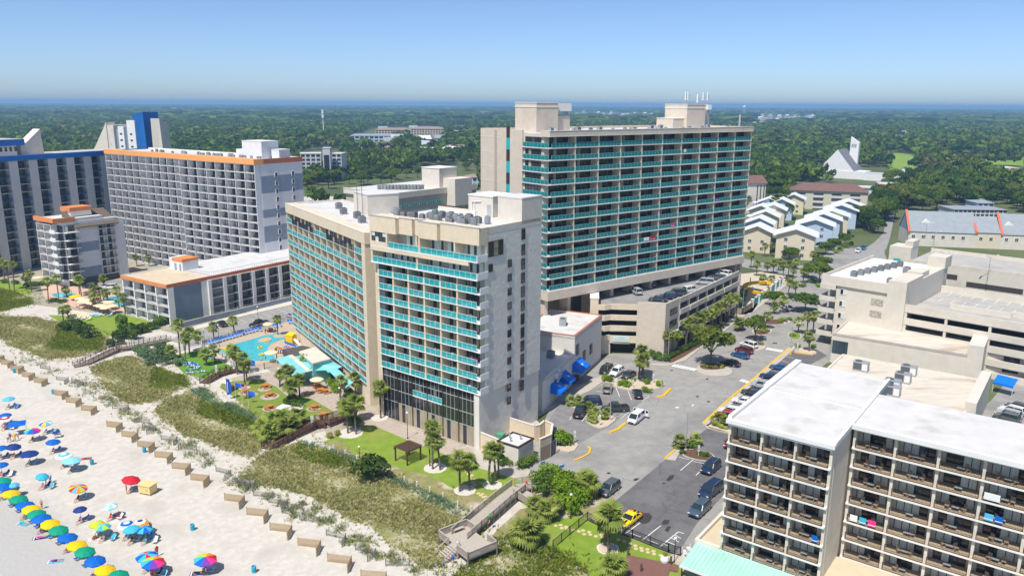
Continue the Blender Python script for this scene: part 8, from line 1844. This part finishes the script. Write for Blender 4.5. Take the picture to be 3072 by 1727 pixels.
MB().add([(-1,-1,11),(43,-1,11),(43,17,11),(-1,17,11),(7,8,15),(35,8,15)],[(0,1,5,4),(1,2,5),(2,3,4,5),(3,0,4)],brownr).build('roof',ha_)
for i in range(4):
    for k in range(3): MB().box(0,5.5,-.05,.3,0,2.1,dk).box(-.2,5.7,-.6,-.1,-.3,.1,white).box(-.2,5.7,-.6,-.5,.1,.9,M('bay_rail',(.55,.56,.52))).build('balcony_bay',ha_,(2.5+i*10,0,1.2+k*3.2))
for i in range(6): MB().box(42,42.1,0,1.2,1,10,M('bay_rail',(.5,.5,.5))).build('pilaster',ha_,(0,1+i*2.5,0))
wb=thing('striped_side_block','white block with dark vertical strips and brown roof right of the tower','apartment block',G(2262,640),R(10));mass(wb,-12,6,0,14,0,17,stucco_w);gable(wb,-12,6,0,14,17,21,brownr,.8,'x');gable_wall(wb,-12,6,0,14,17,21,stucco_w,'x')
for i in range(3): MB().box(-.3,.3,-.08,.02,0,15,dk).build('dark_strip',wb,(1+i*2,0,1))
# church
ch=thing('church','white church with steep grey A-frame roof and slanted bell tower','church',G(*ZT_([(900,690)])[0]),R(-38))
slate=M('slate_roof',(.20,.21,.23),(.17,.18,.20),.3,.9)
mass(ch,-24,24,-4,14,0,6.5,white);gable(ch,-15,15,-3,22,6.0,24,slate,.3,'y');gable_wall(ch,-15,15,-3.5,21,6.0,24,white,'y')
MB().add([(4,18,0),(11,18,0),(11,22,0),(4,22,0),(4,18,34),(11,18,29),(11,22,29),(4,22,34)],[(0,1,5,4),(1,2,6,5),(2,3,7,6),(3,0,4,7),(4,5,6,7)],white).build('bell_tower',ch)
for i in range(3): MB().box(-.35,.35,17.9,18.1,25,28,dk).build('bell_slot',ch,(5.5+i*1.5,0,0))
mass(ch,24,62,-8,10,0,5.5,white,'parish_hall');MB().box(24,62,-8,10,5.5,5.7,M('grey_membrane',(.46,.46,.45))).build('hall_roof',ch);gable(ch,48,58,-6,4,7,12,slate,.3,'y');gable_wall(ch,48,58,-6,4,6.5,12,white,'y')
rt=thing('rust_roof_school','low building complex with rust-red fascia below the church','building',G(*ZT_([(1150,830)])[0]),R(-14));mass(rt,-15,50,0,12,0,4,white);MB().box(-16,51,-1,13,4,4.4,roofw).box(10,51,-1.2,-1,2.8,4.3,M('rust',(.36,.13,.10))).build('roof',rt);MB().box(10,45,6,20,4.4,6.5,M('rust',(.3,.1,.1))).box(10,45,6,20,6.5,6.7,roofw).build('upper_roof',rt)
# grey-roofed townhouses at right
gsh=M('grey_shingle',(.30,.33,.35),(.27,.30,.32),.5,.95,.2,4);redr=M('red_ridge',(.62,.16,.08))
tp=G(*ZT_([(1530,1290)])[0]);th=thing('grey_roof_townhouses','row of townhouses with broad grey roofs and red party ridges','townhouses',tp,R(-12))
for q,(x0,x1,zb_,zr_) in enumerate(((0,27,6.5,14.5),(27,37,7,13),(37,56,6.5,14.5),(56,76,6.5,14))):
    wm=crm if q%2 else stucco_w
    mass(th,x0,x1,0,16,0,zb_,wm);gable(th,x0,x1,0,16,zb_,zr_,gsh,.3,'x');gable_wall(th,x0,x1,0,16,zb_,zr_,bluegrey if q == 0 else wm,'x')
    MB().add([(x0 -.5,-.5,zb_+.3),(x0+.5,-.5,zb_+.3),(x0+.5,8,zr_+.6),(x0 -.5,8,zr_+.6),(x0 -.5,-.5,zb_ -.5),(x0+.5,-.5,zb_ -.5)],[(0,1,2,3),(4,5,1,0)],redr).build('party_ridge',th)
    for i in range(int((x1 -x0) // 4)): link('window',WIN1,th,(x0+2+i*4,-.02,3.6))
    if q in (0,2): 
        xm=(x0+x1) /2 -6;MB().add([(xm -2,3.2,zb_+3.4),(xm+2,3.2,zb_+3.4),(xm,3.2,zb_+5),(xm,6.5,zb_+5)],[(0,1,2),(0,2,3),(1,3,2)],white).build('dormer',th)
# scattered houses and blocks
def block(label,u0,u1,vb,vt,dep,rz,wallm,roofm,fl,nx,cat='apartment block',hip=False,name='apartment_block'):
    a=G(u0,vb);b=G(u1,vb);w=(b -a).length;h=height_at((a+b) /2,vt);o=thing(name,label,cat,a,math.atan2((b -a).y,(b -a).x) +R(rz));hh=h*(.78 if hip else 1)
    mass(o,0,w,0,dep,0,hh,wallm)
    if hip: MB().add([(-.6,-.6,hh),(w+.6,-.6,hh),(w+.6,dep+.6,hh),(-.6,dep+.6,hh),(dep*.4,dep/2,h),(w -dep*.4,dep/2,h)],[(0,1,5,4),(1,2,5),(2,3,4,5),(3,0,4)],roofm).build('roof',o)
    else: MB().box(-.3,w+.3,-.3,dep+.3,hh,hh+.5,roofm).build('roof',o)
    fh=hh/fl
    for i in range(nx):
        for k in range(fl): link('window',cached(('bw',round(w/nx,1),round(fh,1)),lambda: MB().box(-w/nx*.36,w/nx*.36,-.15,.02,0,fh*.55,glassd).box(-w/nx*.38,w/nx*.38,-.2,.02,-.12,0,white).mesh('window')),o,(w*(i+.5) /nx,0,k*fh+fh*.25))
    return o,w,h
palewall=M('far_white',(.60,.60,.60));yel=M('far_yellow',(.62,.52,.36));pinkw=M('far_pink',(.66,.42,.40));tanr=M('far_tan_roof',(.30,.22,.18));grr=M('far_grey_roof',(.28,.30,.33))
block('pale seven-storey block with stair tower beyond the orange hotel',905,965,545,462,14,8,palewall,roofw,7,4);block('right half of the pale block beyond the stair tower',998,1028,540,462,14,-8,palewall,roofw,7,2)
block('smooth pale stair tower between the two block halves',972,994,545,445,8,0,M('far_pale',(.52,.52,.54)),roofw,1,1,'tower',name='stair_tower')
block('long yellow apartment block with tan roof among the trees',1127,1232,412,384,22,0,yel,tanr,4,12,hip=True);block('right yellow apartment block with tan roof among the trees',1233,1331,412,380,22,-4,yel,tanr,4,12,hip=True)
block('pink arcade building with white gable in the woods',1054,1178,452,428,20,0,pinkw,tanr,2,8,'building',name='pink_building');block('blue-roofed inn behind the pink building',1050,1180,428,402,20,0,blc,grr,2,9,'building',hip=True,name='inn')
for q,(u0,u1,vb,vt,lb) in enumerate(((1090,1180,480,455,'grey-roofed house below the pink building'),(1222,1262,478,460,'small grey-roofed house right of the pink building'),(1285,1305,478,462,'bluish-roofed house near the tower'),(1232,1258,435,412,'white twin house among the trees'),(1270,1292,430,410,'white house with grey roof among the trees'),(1390,1445,560,524,'grey-roofed house left of the tall tower'),(1410,1440,640,568,'white gabled house with porch left of the tall tower'),(1375,1425,395,383,'long pale roofs far left of the tower'),(2950,2990,600,582,'brown-roofed house in the right woods'),(3010,3072,545,505,'grey gabled hall at the right edge'),(2945,3050,515,500,'long white roof in the right woods'),(2930,2975,640,600,'red-roofed house above the townhouses'),(2860,3010,650,622,'broad brown-roofed house behind the townhouses'),(2250,2290,505,495,'white flat roof right of the tower'),(3030,3072,365,355,'red-roofed house far right'),(2280,2320,332,326,'red-roofed hall near the horizon'),(370,410,375,367,'white trailer roof in the left woods'),(30,60,530,520,'pale roof by the left hotels'))):
    block(lb,u0,u1,vb,vt,14 if u1 -u0 < 100 else 18,-6,(palewall,crm,blc)[q%3],(grr,tanr,grr,gsh)[q%4] if 'white' not in lb and 'pale' not in lb else roofw,2,max(2,int((u1 -u0) /12)),'house','flat' not in lb and 'roofs' not in lb,'house')
rh_=np.random.default_rng(3);hb=MB().box(-5,5,-4,4,0,5,palewall).mesh('wall');
def hroof(m): return MB().add([(-5.6,-4.6,5),(5.6,-4.6,5),(5.6,0,8),(-5.6,0,8),(5.6,4.6,5),(-5.6,4.6,5)],[(0,1,2,3),(3,2,4,5)],m).add([(-5,-4,5),(-5,4,5),(-5,0,7.7)],[(0,1,2)],palewall).add([(5,-4,5),(5,4,5),(5,0,7.7)],[(0,1,2)],palewall).mesh('roof')
HR=[hroof(grr),hroof(M('far_lilac_roof',(.42,.42,.50))),hroof(tanr),hroof(wroof)]
HOU=[(u,v) for (u,v) in zip(rh_.uniform(2232,2500,70),rh_.uniform(348,385,70)) if v < 388 -(u -2232) *.07] +list(zip(rh_.uniform(1715,2000,34),rh_.uniform(338,356,34))) +list(zip(rh_.uniform(90,260,14),rh_.uniform(358,374,14))) +list(zip(rh_.uniform(2500,3070,24),rh_.uniform(350,420,24))) +list(zip(rh_.uniform(1130,1420,16),rh_.uniform(395,480,16)))
for q,(u,v) in enumerate(HOU):
    p=G(u,v);zone='right of the tower' if 2200 < u < 2510 else ('behind the tower roof' if 1500 < u < 2200 else ('far left' if u < 400 else ('far right' if u >= 2510 else 'left of the tower')))
    o=thing('distant_house','small pale distant house in the woods '+zone,'house',(p.x,p.y,0),rh_.uniform(-.6,.6),'distant houses '+zone);o.scale=(1.7,1.7,1.7);link('wall',hb,o);link('roof',HR[q%4],o)
wtw=thing('white_monopole','white telephone monopole with canister top above the woods','tower',G(972,418),0);hmp=height_at(wtw.location,330);MB().tube((0,0,0),(0,0,hmp*.75),.9,.7,white,8).build('mast',wtw);MB().tube((0,0,hmp*.72),(0,0,hmp*.85),2.0,2.0,white,10).tube((0,0,hmp*.87),(0,0,hmp),2.0,2.0,white,10).build('canister',wtw)
ww=thing('water_tower','white water tower on the right horizon','water tower',G(2231,352));hww=height_at(ww.location,316);MB().lathe([(5,hww*.72),(8,hww*.8),(8,hww*.95),(0,hww)],white,12).build('tank',ww)
for i in range(4): MB().tube((6*math.cos(i*1.57),6*math.sin(i*1.57),0),(5*math.cos(i*1.57),5*math.sin(i*1.57),hww*.75),.6,.6,white,6).build('leg',ww)
# side-lot clutter at far right
for q,(x,y,c_) in enumerate(((2270,1040,'orange'),(2290,1105,'orange'))): o=thing('barrier_stack',['upper stack of orange barriers by the garage','lower orange barrier row by the garage'][q],'barrier',G(*ZR_([(x,y)])[0]),.5);MB().box(-1.6,1.6,-.4,.4,0,.9,UC[c_]).build('barrier',o);MB().box(-1.7,1.7,-.5,.5,0,.15,UC['orange']).build('foot',o)
o=thing('dumpster','green dumpster by the right side lot','dumpster',G(*ZR_([(2245,1195)])[0]),.5);MB().box(-1.6,1.6,-.9,.9,.15,1.7,M('dumpster_green',(.04,.42,.25))).build('bin',o);MB().box(-1.65,1.65,-.95,.95,1.7,1.8,M('dumpster_lid',(.05,.36,.22))).build('lid',o)
o=thing('side_awning','blue canvas awning at the right side lot','awning',G(*ZR_([(2190,1440)])[0],0),R(-52));MB().add([(-2,0,3.6),(2,0,3.6),(2,-2.2,2.4),(-2,-2.2,2.4),(2,-2.2,2.0),(-2,-2.2,2.0)],[(3,2,1,0),(5,4,2,3)],awnblue).build('canvas',o);MB().bar((-1.9,-2.1,0),(-1.9,-2.1,2.2),.08,.08,white).bar((1.9,-2.1,0),(1.9,-2.1,2.2),.08,.08,white).build('frame',o)
sheet('side_lot',ZH_([(1730,480),(1840,400),(1960,250),(2100,200),(2300,300),(2300,560),(2000,560)]),.03,asph)
# haze: even pale air over land and sea
hz_=MB().box(-43000,43000,-3500,56000,-1.1,75,M('haze',(1,1,1))).build('haze');hz_['kind'] ='stuff';hz_['label'] ='thin pale summer haze over the coast';hz_['category'] ='haze'
hm=MATS['haze'];nt=hm.node_tree;nt.nodes.clear();pv=nt.nodes.new('ShaderNodeVolumePrincipled');pv.inputs['Color'].default_value=(.36,.63,1,1);pv.inputs['Density'].default_value=.00016;pv.inputs['Anisotropy'].default_value=.1
om=nt.nodes.new('ShaderNodeOutputMaterial');nt.links.new(pv.outputs[0],om.inputs['Volume'])
